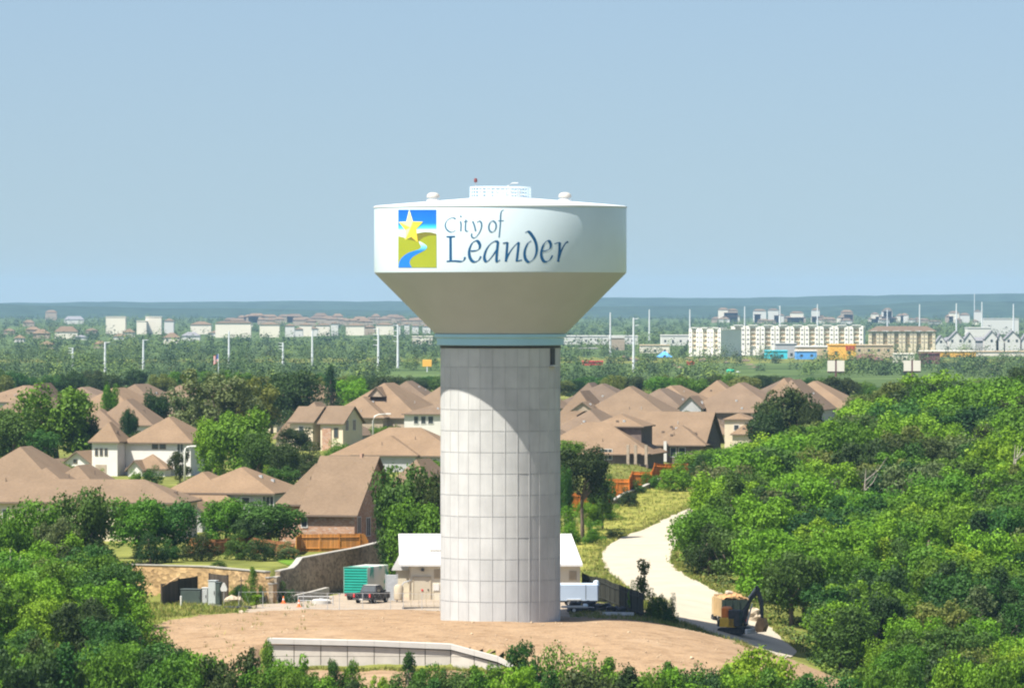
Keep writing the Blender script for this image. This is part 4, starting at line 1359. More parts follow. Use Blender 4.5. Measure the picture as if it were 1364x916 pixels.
class House:
    "a house with its own axes: u across the photo-facing front, v away from the viewer"
    def __init__(s, name, label, pc, d, rot=-14, z=None, group=None, wall='offwhite', roof='shingle', cat='house'):
        s.d, s.pc, s.rot = d, pc, math.radians(rot)
        x, y = gpt(pc, d)
        s.z = T1(x, y + 3) if z is None else z
        s.t = thing(name, label, cat, (x, y, s.z), s.rot, group)
        s.sc = d / F / math.cos(s.rot)
        s.walls, s.roofs, s.fas = MB(), MB(), MB()
        s.wm, s.rm = M[wall], M[roof]
        s.k = 0
        s.wins = []

    def U(s, px):
        return (px - s.pc) * s.sc

    def Zl(s, py, v=0):
        return PZ(py, s.d + v) - s.z

    def block(s, px0, px1, ye, yr, v0, dep, kind='hip', o=.5, wall=True, base=-1.5):
        "eave seen at row ye, ridge at row yr"
        u0, u1 = s.U(px0), s.U(px1)
        if kind == 'hip' and u1 - u0 < dep:
            pass
        ze = s.Zl(ye, v0) + .011 * s.k
        zr = s.Zl(yr, v0 + dep / 2)
        s.k += 1
        iu0, iu1, iv0, iv1 = u0 + o, u1 - o, v0, v0 + dep
        zw = ze - .1
        if wall:
            s.walls.bx(iu0, iu1, iv0, iv1, base, zw)
        s.roof(u0, u1, v0 - o, v0 + dep + o, ze, zr, kind, iu0, iu1, iv0, iv1)
        return ze, zr

    def roof(s, x0, x1, y0, y1, ze, zr, kind, iu0, iu1, iv0, iv1):
        t = .2
        ym, xm = (y0 + y1) / 2, (x0 + x1) / 2
        w_, l_ = x1 - x0, y1 - y0
        if kind == 'hip':
            if w_ >= l_:
                r1, r2 = (x0 + l_ * .47, ym), (x1 - l_ * .47, ym)
            else:
                r1, r2 = (xm, y0 + w_ * .47), (xm, y1 - w_ * .47)
            vs = [(x0, y0, ze), (x1, y0, ze), (x1, y1, ze), (x0, y1, ze), (*r1, zr), (*r2, zr)]
            if w_ >= l_:
                fs = [(0, 1, 5, 4), (1, 2, 5), (2, 3, 4, 5), (3, 0, 4)]
            else:
                fs = [(0, 1, 4), (1, 2, 5, 4), (2, 3, 5), (3, 0, 4, 5)]
            s.roofs.add(vs, fs)
            rim = [(x0, y0), (x1, y0), (x1, y1), (x0, y1)]
            s.fas.add([(x, y, ze - .003) for x, y in rim] + [(x, y, ze - t) for x, y in rim], [(i, (i + 1) % 4, (i + 1) % 4 + 4, i + 4) for i in range(4)] + [(7, 6, 5, 4)])
            return
        if kind == 'gx':      # ridge along x, gables at the two ends
            tri = [((x0, y0, ze), (x1, y0, ze), (x1, ym, zr), (x0, ym, zr)), ((x1, y1, ze), (x0, y1, ze), (x0, ym, zr), (x1, ym, zr))]
            for xx in (iu0, iu1):
                e = .12 if xx == iu0 else -.12
                sl = (zr - ze) / (ym - y0)
                zl = ze + sl * (iv0 - y0) - .12
                s.walls.prism([(iv0, ze - .12), (iv1, ze - .12), (iv1, zl), (ym, zr - .15), (iv0, zl)], min(xx, xx + e), max(xx, xx + e), 'x')
        else:                 # ridge along y, gable faces the viewer
            tri = [((x0, y1, ze), (x0, y0, ze), (xm, y0, zr), (xm, y1, zr)), ((x1, y0, ze), (x1, y1, ze), (xm, y1, zr), (xm, y0, zr))]
            for yy in (iv0, iv1):
                e = .12 if yy == iv0 else -.12
                sl = (zr - ze) / (xm - x0)
                zl = ze + sl * (iu0 - x0) - .12
                s.walls.prism([(iu0, ze - .12), (iu1, ze - .12), (iu1, zl), (xm, zr - .15), (iu0, zl)], min(yy, yy + e), max(yy, yy + e), 'y')
        for q in tri:
            s.roofs.add(q, [(0, 1, 2, 3)])
            s.fas.add([(p[0], p[1], p[2] - .004) for p in q] + [(p[0], p[1], p[2] - t) for p in q], [(0, 1, 5, 4), (1, 2, 6, 5), (2, 3, 7, 6), (3, 0, 4, 7), (7, 6, 5, 4)])

    def win(s, px0, px1, y0, y1, v, frame=True, grid=0, side=None):
        s.wins.append((s.U(px0), s.U(px1), s.Zl(y1, v), s.Zl(y0, v), v, frame, grid))

    def window_box(s, u0, u1, z0, z1, v, frame=True, grid=0, name='window', face='f'):
        fr = MB()
        if face == 'f':
            tr = lambda a0, a1, b0, b1, c0, c1: (a0, a1, v + b0, v + b1, c0, c1)
        else:
            tr = lambda a0, a1, b0, b1, c0, c1: (v - b1, v - b0, a0, a1, c0, c1)
        wd = .09
        for q in ((u0 - wd, u0, z0 - wd, z1 + wd), (u1, u1 + wd, z0 - wd, z1 + wd), (u0, u1, z1, z1 + wd), (u0, u1, z0 - wd, z0)):
            fr.bx(*tr(q[0], q[1], -.07, .03, q[2], q[3]))
        for k in range(grid):
            x = u0 + (u1 - u0) * (k + 1) / (grid + 1)
            fr.bx(*tr(x - .04, x + .04, -.06, .03, z0, z1))
        o = fr.obj(name, M['trim'] if frame else M['fascia'], s.t)
        MB().bx(*tr(u0, u1, -.035, .02, z0, z1)).obj('pane', M['glass'], o)
        return o

    def vents(s, n, seed):
        r = random.Random(seed)
        fs = [f for f in s.roofs.f]
        vs = s.roofs.v
        big = []
        for f in fs:
            ps = [Vector(vs[i]) for i in f]
            nrm = (ps[1] - ps[0]).cross(ps[2] - ps[0])
            if abs(nrm.z) > 4 and sum(p.y for p in ps) / len(ps) < 40:
                big.append(ps)
        for k in range(n * 2):
            if not big:
                return
            ps = r.choice(big)
            wts = [r.random() + .25 for _ in ps]; sw_ = sum(wts)
            p = sum((q * w_ for q, w_ in zip(ps, wts)), Vector()) / sw_
            b = MB()
            if r.random() < .5:
                b.tube([(p.x, p.y, p.z - .1), (p.x, p.y, p.z + .5)], .06, 6)
            else:
                b.box((p.x, p.y, p.z + .1), (.4, .4, .35))
            b.obj('roof_vent', M['fascia'] if r.random() < .6 else M['galv'], s.ro)

    def done(s, nv=3, seed=1):
        s.wa = s.walls.obj('wall', s.wm, s.t)
        s.ro = s.roofs.obj('roof', s.rm, s.t)
        s.fas.obj('fascia', M['fascia'], s.ro)
        for q in s.wins:
            s.window_box(q[0], q[1], q[2], q[3], q[4], q[5], q[6])
        s.vents(nv, seed)
        return s.t


# brick house behind the wood fence
h = House('brick_house', 'brick house with a broad brown roof above the orange cedar fence', 440, 685, -15, wall='brick')
h.block(397, 478, 685.5, 607, 0, 17, 'gx', .5)
h.block(352, 440, 672, 616, 4, 13, 'hip', .5)
h.block(462, 562, 666, 610, 9.5, 13, 'hip', .5)
h.win(401.5, 408.5, 690, 702, 0)
h.done(5, 3)
for v0, v1, z0, z1 in ((1.2, 2.4, 1.6, 3.4), (4.8, 6.2, 1.2, 3.2), (9, 10.4, 1.4, 3.3)):
    h.window_box(v0, v1, z0, z1, h.U(478) - .5, True, 1, 'window', 'r')
MB().bx(h.U(452), h.U(455), 8.2, 9.0, 6.5, h.Zl(604, 8)).obj('chimney', M['brick'], h.ro)

h = House('house', 'long brown-roofed house filling the left edge above the oaks', 120, 700, -8, wall='cream')
h.block(-60, 245, 668.5, 638, 0, 11, 'hip', .5)
h.block(-20, 95, 660, 622, 5, 12, 'hip', .5)
h.win(2, 9, 679, 690, 0); h.win(150, 160, 676, 686, 0)
h.done(4, 4)
h = House('house', 'house whose steep hip roof peaks at the left edge, above the long low one', 8, 762, -12, wall='cream')
h.block(-70, 84, 652, 594, 0, 18, 'hip', .5)
h.block(40, 120, 650, 618, 5, 12, 'hip', .5)
h.done(3, 5)
h = House('house', 'pale house with a triple window under a low hip roof, behind the middle oaks', 275, 722, -15, wall='greywall')
h.block(186, 306, 668, 628, 2, 12, 'hip', .5)
h.block(228, 358, 656, 621.5, 3.2, 12, 'hip', .55)
h.block(240, 281, 682, 663, -2, 6, 'gy', .45)
h.win(340, 343.8, 660.5, 673.5, 3.2); h.win(345, 349, 660.5, 673.5, 3.2); h.win(350.2, 354.2, 660.5, 673.5, 3.2)
h.win(312, 322, 662, 670, 3.2)
h.done(4, 6)
MB().bx(h.U(252), h.U(262), -2.06, -1.99, .4, 2.6).obj('garage_door', M['cream'], h.t)

h = House('house', 'white two-storey house with a small square tower and three slit windows', 185, 922, -16, wall='offwhite')
h.block(117, 160, 588.5, 562, 0, 5.2, 'hip', .5)
h.block(152, 249, 589, 554.5, 3.5, 12, 'hip', .5)
h.block(166, 222, 624, 604, 0.5, 9, 'hip', .4)
h.block(70, 122, 622, 600, 1.5, 9, 'gy', .5)
h.block(170, 196, 627, 612, -1.2, 4, 'gy', .4)
h.win(126, 128.8, 598, 606.5, 0, False); h.win(132.5, 135.3, 598, 606.5, 0, False); h.win(139, 141.8, 598, 606.5, 0, False)
h.win(193, 200, 591.5, 597, 3.5, False); h.win(203.5, 210.5, 591.5, 597, 3.5, False)
h.win(227, 234.5, 590.8, 602, 3.5, True, 1)
h.win(92, 96, 613, 617, 1.5, False)
h.done(2, 7)
MB().bx(h.U(126), h.U(141), -.05, .02, .2, h.Zl(619, 0)).obj('porch_opening', M['tanwall'], h.t)

h = House('house', 'cream two-storey house with twin gables turned to the right, behind the streetlamp', 415, 1072, -24, wall='cream')
h.block(372, 424, 563, 535, 3, 9, 'hip', .5)
h.block(384, 420, 562, 541, 0, 8, 'gx', .5)
h.block(422, 459, 563.5, 540, .5, 8, 'gx', .5)
h.block(350, 388, 584, 552, 4, 10, 'hip', .5)
h.block(384, 412, 589, 577, -2.5, 4, 'gy', .4)
h.win(430, 435, 570, 580, .5, True); h.win(444, 449, 570, 582, .5, False); h.win(398, 404, 568, 576, 0, True)
h.done(2, 8)
MB().bx(h.U(428), h.U(440), .35, .47, 0, h.Zl(570, 0)).obj('brick_bay', M['brick'], h.t)
for v0 in (1.5, 4.5):
    h.window_box(v0, v0 + 1.2, 3.6, 5.4, h.U(459) - .5, True, 1, 'window', 'r')

h = House('house', 'low house with a wide hip roof right below the streetlamp, left of the column', 515, 946, -10, wall='greywall')
h.block(438, 615, 606.5, 569, 0, 16, 'hip', .5)
h.block(470, 560, 606, 580, -1.5, 12, 'hip', .5)
h.win(455, 462, 610, 618, 0); h.win(570, 582, 611, 619, 0, True, 1)
h.done(4, 9)
h = House('house', 'house with three dark windows under a white eave beside the column', 560, 1190, -6, wall='offwhite')
h.block(535, 625, 551, 538, 0, 12, 'hip', .5)
h.win(551.5, 557, 554.5, 564, 0); h.win(561, 567, 554.5, 564, 0); h.win(570.5, 577, 554.5, 564, 0)
h.done(1, 10)
h = House('house', 'large roofed house with a small triangular dormer, top left of the column', 500, 1235, -14, wall='tanwall')
h.block(432, 560, 556, 509.5, 0, 26, 'hip', .5)
h.block(484, 506, 527.5, 514.5, 3.5, 8, 'gy', .3, False)
h.block(440, 520, 556, 528, -4, 14, 'hip', .5)
h.done(5, 11)
h = House('house', 'wide brown-roofed house touching the column at the far left-hand row', 585, 1290, -10, wall='tanwall')
h.block(535, 640, 548, 508, 0, 26, 'hip', .5)
h.done(3, 12)
# right of the column
h = House('house', 'brown house with a low porch roof over dark posts, right beside the column', 800, 985, -10, wall='darkwall')
h.block(700, 868, 604.5, 562, 0, 17, 'hip', .6)
h.block(775, 848, 567.5, 551, 8, 12, 'hip', .5)
h.done(3, 13)
for px in (838, 848, 862):
    MB().box((h.U(px), -1.2, 1.6), (.45, .45, 3.2)).obj('porch_post', M['tanwall'], h.t)
h.window_box(h.U(800), h.U(815), .8, 2.4, 0, True, 2)
h = House('house', 'brown house with a dark gable end above the bright orange fence', 900, 1015, -12, wall='darkwall')
h.block(838, 941, 592, 548, 0, 17, 'gx', .6)
h.block(868, 944, 592.5, 566, -2.5, 9, 'hip', .5)
h.win(897, 904, 596, 608, -2.5); h.win(908, 916, 596, 608, -2.5); h.win(872, 884, 598, 610, -2.5, True, 1)
h.done(6, 14)
MB().box((h.U(891), -3.2, 1.5), (.5, .5, 3.4)).obj('porch_post', M['trim'], h.t)
h = House('house', 'house with a huge pale brown roof and one dormer just right of the column', 825, 1190, -10, wall='tanwall')
h.block(735, 915, 572, 514, 0, 30, 'hip', .5)
h.block(762, 793, 546.5, 534.5, -1.5, 8, 'gy', .3, False)
h.block(720, 800, 570, 520, 6, 22, 'hip', .5)
h.done(8, 15)
h = House('house', 'house with a lit triangular gable beneath a tall brown hip roof', 960, 1260, -12, wall='greywall', roof='shingle2')
h.block(908, 1040, 549, 509, 0, 26, 'hip', .6)
h.block(906, 940, 544, 527, -3, 9, 'gy', .4)
h.block(1000, 1086, 546, 505, 4, 24, 'hip', .5)
h.done(4, 16)
MB().bx(h.U(940), h.U(1000), -.05, .03, -1, h.Zl(550, 0)).obj('eave_shade_panel', M['darkwall'], h.t)  # flat dark panel paints the shade on the wall below the eave
h = House('house', 'cream gable house wall glowing in sunlight, between brown house and dark oak', 985, 1075, -8, wall='cream')
h.block(963, 1000, 558, 550, 0, 9, 'hip', .3)
h.block(975, 1012, 578, 564, -3, 6, 'hip', .4)
h.win(978, 984, 566, 573, 0)
h.done(1, 17)
h = House('house', 'house with a pointed brown roof ending above the dark oaks on the right', 1080, 1330, -12, wall='cream')
h.block(1008, 1140, 546, 507, 0, 26, 'hip', .5)
h.block(1010, 1060, 530, 503, 6, 16, 'hip', .5)
h.done(3, 18)
h = House('house', 'small white gabled house showing between treetops at the right edge', 1338, 1420, -14, wall='offwhite')
h.block(1322, 1356, 521, 506, 0, 10, 'gy', .4)
h.block(1300, 1330, 524, 508, 3, 12, 'hip', .4)
h.win(1334, 1338, 514, 520, 0)
h.done(1, 19)

# packed roofs farther back
more = [  # centre px, d, [(x0, x1, eave, ridge, v0, depth)]
    (28, 1180, [(-30, 85, 560, 519, 0, 22), (0, 60, 556, 510, 6, 20)], 'house with a double-peaked brown roof at the top left behind the big oak'),
    (128, 1230, [(78, 185, 552, 516, 0, 22), (110, 165, 556, 530, -5, 12)], 'brown-roofed house between the big left oak and a small round bush'),
    (165, 1080, [(118, 205, 566, 531, 0, 18), (100, 165, 570, 545, -4, 12)], 'brown-roofed house right behind the square white tower'),
    (168, 1330, [(135, 205, 534, 511, 0, 20)], 'house whose small pale peak shows over the left row of roofs'),
    (232, 1310, [(196, 275, 535, 510, 0, 20)], 'house with a rounded pale roof behind the grey-green tree'),
    (218, 1150, [(195, 262, 560, 540, 0, 16)], 'brown-roofed house tucked between bush and grey-green tree'),
    (470, 1380, [(425, 480, 548, 520, 0, 18)], 'house roof seen at the edge of the dark evergreen tree'),
    (690, 1330, [(640, 730, 545, 508, 0, 24)], 'house hidden mostly behind the column in the back row'),
    (780, 1400, [(735, 850, 540, 510.5, 0, 24), (752, 800, 534, 509, 5, 16)], 'back row house with a low peaked roof near the column'),
    (880, 1400, [(838, 925, 540, 513, 0, 22)], 'back row house with a flat brown ridge right of the column'),
    (948, 1420, [(915, 990, 536, 506, 0, 22)], 'back row house whose roof rises behind the triangular gable'),
    (1035, 1470, [(990, 1085, 530, 503, 0, 22)], 'back row house with a cream gable hidden behind the pointed roof'),
    (330, 1220, [(285, 372, 560, 530, 0, 18)], 'brown-roofed house hidden behind the tall grey-green tree'),
    (60, 940, [(10, 100, 636, 610, 0, 16)], 'brown-roofed house in the gap below the big left oak'),
    (345, 905, [(318, 392, 634, 613, 0, 14)], 'low brown-roofed house behind the bright oak and cream house'),
    (430, 1150, [(395, 480, 580, 553, 0, 14)], 'brown-roofed house hidden behind the right wall of the cream twin-gabled house'),
    (690, 1080, [(600, 760, 588, 556, 0, 16)], 'brown-roofed house mostly hidden by the column itself'),
    (740, 1110, [(725, 820, 580, 545, 0, 18)], 'brown roof rising behind the porch roof right beside the column'),
    (270, 1400, [(240, 330, 530, 510, 0, 20)], 'back row house behind the tall grey-green tree'),
    (20, 1400, [(-40, 70, 535, 513, 0, 22)], 'back row house at the far left frame edge'),
    (90, 1420, [(60, 140, 532, 515, 0, 20)], 'back row house left of the small pale peak'),
    (400, 1450, [(360, 440, 530, 512, 0, 20)], 'back row house hidden behind the dark evergreens'),
    (540, 1440, [(505, 570, 530, 507, 0, 22)], 'back row house between the dormer roof and the far left-hand row'),
    (870, 1300, [(815, 920, 552, 517, 0, 24)], 'long pale brown roof behind the huge one-dormer roof'),
    (930, 1130, [(905, 975, 578, 552, 0, 12)], 'brown roof between the dark gable end and the lit triangular gable'),
    (1045, 1180, [(1000, 1090, 572, 545, 0, 14)], 'brown-roofed house behind the large dark oak'),
]
for i, (pc, d, bl, lab) in enumerate(more):
    h = House('house', lab, pc, d, [-10, -18, -6, -14][i % 4], wall=['cream', 'tanwall', 'offwhite', 'greywall'][i % 4], roof=['shingle', 'shingle2'][i % 3 == 2])
    for b_ in bl:
        h.block(*b_, 'hip' if i % 4 else 'hip', .5)
    if h.Zl(bl[0][2], bl[0][4]) > 3:
        h.window_box(-2, -.8, 1, 2.4, bl[0][4], True, 0)
        h.window_box(1.2, 2.4, 1, 2.4, bl[0][4], True, 0)
    h.done(3, 30 + i)


# street lamps
def street_lamp(label, px, d, ytop, arm):
    x, y = gpt(px, d); z = T1(x, y); hh = PZ(ytop, d) - z
    t = thing('street_lamp', label, 'street lamp', (x, y, z))
    MB().tube([(0, 0, -.2), (0, 0, hh * .86), (arm * .12, 0, hh * .95), (arm * .4, 0, hh * .985), (arm, 0, hh)], [.17, .13, .12, .10, .08], 8).obj('pole', M['trim'], t, True)
    MB().bev(arm - .1, arm + .75, -.17, .17, hh - .1, hh + .1, .05).obj('lamp_head', M['trim'], t)
    MB().tube([(0, 0, -.1), (0, 0, .5)], .25, 10).obj('base', M['concrete'], t)


street_lamp('white street lamp arching right beside the cream twin-gabled house', 497, 1000, 551, 2.2)
street_lamp('white street lamp in front of the bright oak, left of the pale house', 246, 862, 594, .9)

# ------------------------------------------------------------------ the far town
BASE = lambda yb: (H - 0) * F / (yb - 400.)


def fence_wall():
    pass


M['tan2'] = noisy('tan_render', (.52, .40, .26), .06, .2, .8)
M['greyroof'] = noisy('grey_roof', (.19, .19, .20), .1, .2, .8)


def apartments(label, px0, px1, ytop, ybase, d, bays, storeys, rot, wallm, group=None, side='l'):
    x, y = gpt((px0 + px1) / 2, d); z = PZ(ybase, d)
    t = thing('apartment_block', label, 'apartments', (x, y, min(z, T1(x, y)) if False else z), math.radians(rot), group)
    W_ = (px1 - px0) * d / F / math.cos(math.radians(rot)); hh = (ybase - ytop) * d / F
    b = MB(); b.bx(-W_ / 2, W_ / 2, 0, 18, -12, hh * .92)
    bw = W_ / bays
    for k in range(bays):
        xc = -W_ / 2 + bw * (k + .5)
        b.bx(xc - bw * .47, xc - bw * .20, -1.6, .0, -12, hh * (.99 if k % 2 else .97))
        b.bx(xc + bw * .20, xc + bw * .47, -1.6, .0, -12, hh * (.97 if k % 2 else .995))
    b.obj('wall', wallm, t)
    b = MB()
    b.bx(-W_ / 2 - .4, W_ / 2 + .4, -.5, 18.4, hh * .921, hh * .95)
    for k in range(bays):
        xc = -W_ / 2 + bw * (k + .5)
        b.bx(xc - bw * .30, xc + bw * .30, -2.0, 6, hh * 1.0, hh * 1.035)
    b.obj('roof', M['offwhite'], t)
    n = 0
    for k in range(bays):
        xc = -W_ / 2 + bw * (k + .5)
        for f in range(storeys):
            zc = hh * (.10 + .84 * f / storeys)
            o = MB().bx(xc - bw * .17, xc + bw * .17, -.06, .04, zc, zc + hh * .13).obj('balcony_opening', M['tan2'], t)
            MB().bx(xc - bw * .19, xc + bw * .19, -.9, -.07, zc - hh * .02, zc - .003).obj('balcony', wallm, o)
            for sx in (-1, 1):
                if n < 96:
                    MB().bx(xc + sx * bw * .335 - .55, xc + sx * bw * .335 + .55, -1.66, -1.55, zc + .4, zc + hh * .11).obj('window', M['greyroof'], t); n += 1
    return t


M['apt'] = noisy('apartment_stucco', (.84, .80, .70), .05, .1, .85)
M['apt2'] = noisy('apartment_ochre', (.64, .55, .38), .05, .1, .85)
apartments('long cream four-storey apartment block with five bays, right of the tower', 974, 1150, 433.5, 463, 3450, 9, 4, -6, M['apt'])
apartments('cream apartment block with a shaded grey end, left of the long five-bay block', 920, 962, 437, 467, 3400, 3, 4, -38, M['apt'])
t = apartments('ochre three-storey apartment block with a brown roof at the far right', 1157, 1246, 441, 459, 3600, 6, 3, -4, M['apt2'])
b = MB(); x_ = 89 * 3600 / F / 2
b.add([(-x_ - 1, -2.2, 8.0), (x_ + 1, -2.2, 8.0), (x_ + 1, 19, 8.0), (-x_ - 1, 19, 8.0), (-x_ + 5, 8.4, 11.0), (x_ - 5, 8.4, 11.0)], [(0, 1, 5, 4), (1, 2, 5), (2, 3, 4, 5), (3, 0, 4), (3, 2, 1, 0)])
b.obj('hip_roof', M['shingle2'], t)


def far_block(name, label, px0, px1, ytop, ybase, d, mat, cat, roofm=None, rk='flat', group=None, dep=14, rot=0, rise=None, extra=None):
    x, y = gpt((px0 + px1) / 2, d); z = PZ(ybase, d)
    t = thing(name, label, cat, (x, y, z), math.radians(rot), group)
    W_ = (px1 - px0) * d / F; hh = (ybase - ytop) * d / F
    e = -max(2, z - T1(x, y) + 2)
    b = MB()
    r = rise if rise is not None else min(hh * .45, 4.5)
    if rk == 'flat':
        b.bx(-W_ / 2, W_ / 2, 0, dep, e, hh - .5)
        b.obj('wall', mat, t)
        MB().bx(-W_ / 2 - .3, W_ / 2 + .3, -.3, dep + .3, hh - .5, hh).obj('parapet', roofm or mat, t)
    elif rk == 'hip':
        b.bx(-W_ / 2 + .5, W_ / 2 - .5, 0, dep, e, hh - r); b.obj('wall', mat, t)
        c = min(W_, dep) * .45
        vs = [(-W_ / 2, -.5, hh - r), (W_ / 2, -.5, hh - r), (W_ / 2, dep + .5, hh - r), (-W_ / 2, dep + .5, hh - r), (-W_ / 2 + c, dep / 2, hh), (W_ / 2 - c, dep / 2, hh)]
        MB().add(vs, [(0, 1, 5, 4), (1, 2, 5), (2, 3, 4, 5), (3, 0, 4), (3, 2, 1, 0)]).obj('roof', roofm, t)
    else:
        b.prism([(-W_ / 2 + .4, e), (W_ / 2 - .4, e), (W_ / 2 - .4, hh - r), (0, hh - .2), (-W_ / 2 + .4, hh - r)], 0, dep); b.obj('wall', mat, t)
        MB().prism([(-W_ / 2, hh - r - .1), (0, hh), (W_ / 2, hh - r - .1), (W_ / 2, hh - r + .3), (0, hh + .4), (-W_ / 2, hh - r + .3)], -.4, dep + .4).obj('roof', roofm, t)
    n = max(1, min(7, int(W_ / 5)))
    if W_ > 7 and hh > 3 and d < 4400:
        for k in range(n):
            xx = -W_ / 2 + W_ * (k + .5) / n
            MB().bx(xx - .7, xx + .7, -.05, .03, hh * .18, hh * .18 + min(1.7, hh * .3)).obj('window', M['glass'], t)
    return t


FW = [('white', .86), ('cream', .8)]
M['bright'] = noisy('bright_stucco', (.72, .66, .55), .04, .1, .85)
M['cyan'] = noisy('cyan_paint', (.06, .52, .62), .05, .2, .6)
M['blue'] = noisy('blue_paint', (.10, .32, .70), .05, .2, .6)
M['gold'] = noisy('golden_paint', (.78, .42, .07), .05, .2, .6)
M['maroon'] = noisy('dull_red_roof', (.17, .07, .07), .1, .2, .8)
M['greyroof'] = noisy('grey_roof', (.19, .19, .20), .1, .2, .8)
# left side
G_ = 'pale far buildings among the trees on the left'
fb = far_block
fb('far_building', 'tall cream block with a notched left corner, leftmost of the far blocks', 141, 167, 421.5, 438, 5600, M['bright'], 'building', rk='flat', dep=18)
fb('far_building', 'tall cream block wider than its left neighbour, by the far left hills', 194, 215, 421.5, 438, 5600, M['bright'], 'building', dep=16)
fb('far_building', 'lower cream wing attached to the second tall far block', 182, 195, 427, 437, 5590, M['bright'], 'building', dep=12)
fb('far_building', 'small pair of white far houses right of the tall cream blocks', 218, 232, 424, 431, 5700, M['trim'], 'building', M['shingle2'], 'hip', dep=14)
fb('far_building', 'long white far building with a brown roof at the foot of the hills', 253, 282, 428, 437, 5600, M['bright'], 'building', M['shingle2'], 'hip', dep=16)
FH = [(33, 54, 435, 444, 'shingle', 'tanwall'), (43, 66, 438.5, 450.5, 'shingle', 'tanwall'), (18, 33, 446, 455, 'shingle', 'offwhite'), (72, 104, 434.5, 450.5, 'shingle', 'bright'), (52, 72, 454, 464, 'shingle', 'tanwall'),
      (30, 46, 426, 434, 'shingle2', 'tanwall'), (85, 112, 421, 431, 'greyroof', 'offwhite'), (113, 130, 437, 444, 'shingle2', 'tanwall'), (98, 116, 446, 452, 'greyroof', 'offwhite'), (124, 142, 453.5, 463, 'shingle', 'tanwall'), (163, 180, 437.5, 448, 'shingle', 'bright'),
      (217, 240, 443, 457, 'shingle2', 'bright'), (241, 267, 442, 453, 'greyroof', 'trim'), (278, 296, 440, 447, 'shingle2', 'offwhite'), (196, 214, 437, 444, 'shingle2', 'bright'), (4, 20, 437, 445, 'shingle2', 'tanwall'), (60, 76, 413, 419, 'shingle2', 'tanwall'), (150, 170, 444, 452, 'shingle', 'offwhite'),
      (300, 318, 437, 445, 'shingle2', 'bright'), (325, 337, 428, 436, 'shingle2', 'bright')]
desc = ['small brown hip-roofed house', 'wide brown-roofed house', 'little pale house', 'cream house with a broad roof', 'low brown roof', 'faint brown-roofed house', 'pale grey-roofed house', 'dim tan house', 'grey-roofed low house', 'round-topped brown house',
        'cream-fronted house', 'cream house with brown roof', 'white house with grey roof', 'narrow pale house', 'cream-walled house', 'dim brown house', 'tiny brown house', 'small pale house', 'low cream house', 'tiny cream house']
where = ['left of the cream house with two wings', 'just left of the brightest far house', 'at the far left edge of the woods', 'brightest in the far left woods', 'below the brightest far left house', 'on the slope below the left ridge', 'high on the left wooded slope', 'between bright house and cream block',
         'right of the brightest far left house', 'above the second pole from the left', 'below the first tall cream block', 'below the second tall cream block', 'beside the third pole from left', 'above the striped flag', 'under the cream wing of the tall block', 'beside the left frame edge, higher up',
         'against the far left ridge', 'between the two tall cream blocks, lower', 'right of the flag, among dark trees', 'at the left end of the far white row']
for q, ds, wh in zip(FH, desc, where):
    d = min(9500, 31.0 * F / (q[3] - 400 + 1e-3))
    fb('far_house', ds + ' ' + wh, q[0], q[1], q[2], q[3], d, M[q[5]], 'house', M[q[4]], 'hip', 'far houses among the left woods', dep=11)
# white row left of the column
rowl = [(286, 335, 427.5, 438, 'bright'), (345, 373, 429.5, 441, 'bright'), (379, 393, 431, 440, 'trim'), (392, 404, 436, 444, 'trim'), (398, 416, 430, 438, 'bright'), (408, 424, 435, 443.5, 'trim'), (420, 440, 430.5, 438.5, 'bright'), (440, 451, 428.5, 437, 'trim'),
        (460, 486, 431, 441, 'bright'), (484, 500, 433, 441, 'tanwall'), (500, 525, 430, 438, 'bright'), (528, 534, 431, 437, 'trim'), (538, 546, 429.5, 437.5, 'trim'), (548, 558, 431.5, 438, 'trim'), (562, 574, 432, 439, 'trim')]
for i, (a, b_, y0, y1, mm) in enumerate(rowl):
    fb('far_building', ['broad', 'tall', 'small', 'low', 'pale', 'narrow', 'wide', 'thin', 'long', 'dull tan', 'flat', 'tiny', 'little', 'short', 'plain'][i] + ' building in the white row left of the bowl, ' +
       ['first at its left end', 'second from the left', 'left of three small ones', 'lower front of the cluster', 'middle of the cluster', 'in front of the cluster', 'right part of the cluster', 'at the cluster end', 'left of the tall pole', 'behind the left tall pole', 'between the two tall poles',
        'right of the tall poles', 'nearest the tall right pole', 'two from the bowl', 'last beside the bowl'][i], a, b_, y0, y1, 5100 + 40 * i, M[mm], 'building', M['shingle2'], 'hip', 'white row of far buildings left of the bowl', dep=12, rise=1.6)
rr_ = random.Random(21)
for i in range(34):
    px = 300 + i * 8 + rr_.uniform(-3, 3); yb = rr_.uniform(424, 432); d = 31.6 * F / (yb - 400 + 4)
    w_ = rr_.uniform(12, 22)
    fb('far_house', 'small grey-brown roof in the dense far suburb left of the bowl', px, px + w_, yb - rr_.uniform(5, 8), yb, min(d, 8500), M['tanwall'], 'house', M['shingle2'], 'hip', 'grey-brown roofs of the far left suburb', dep=10)
fb('far_building', 'pale building with an arched dark front just left of the collar band', 549, 576, 447.5, 458, 4300, M['bright'], 'building', dep=16)
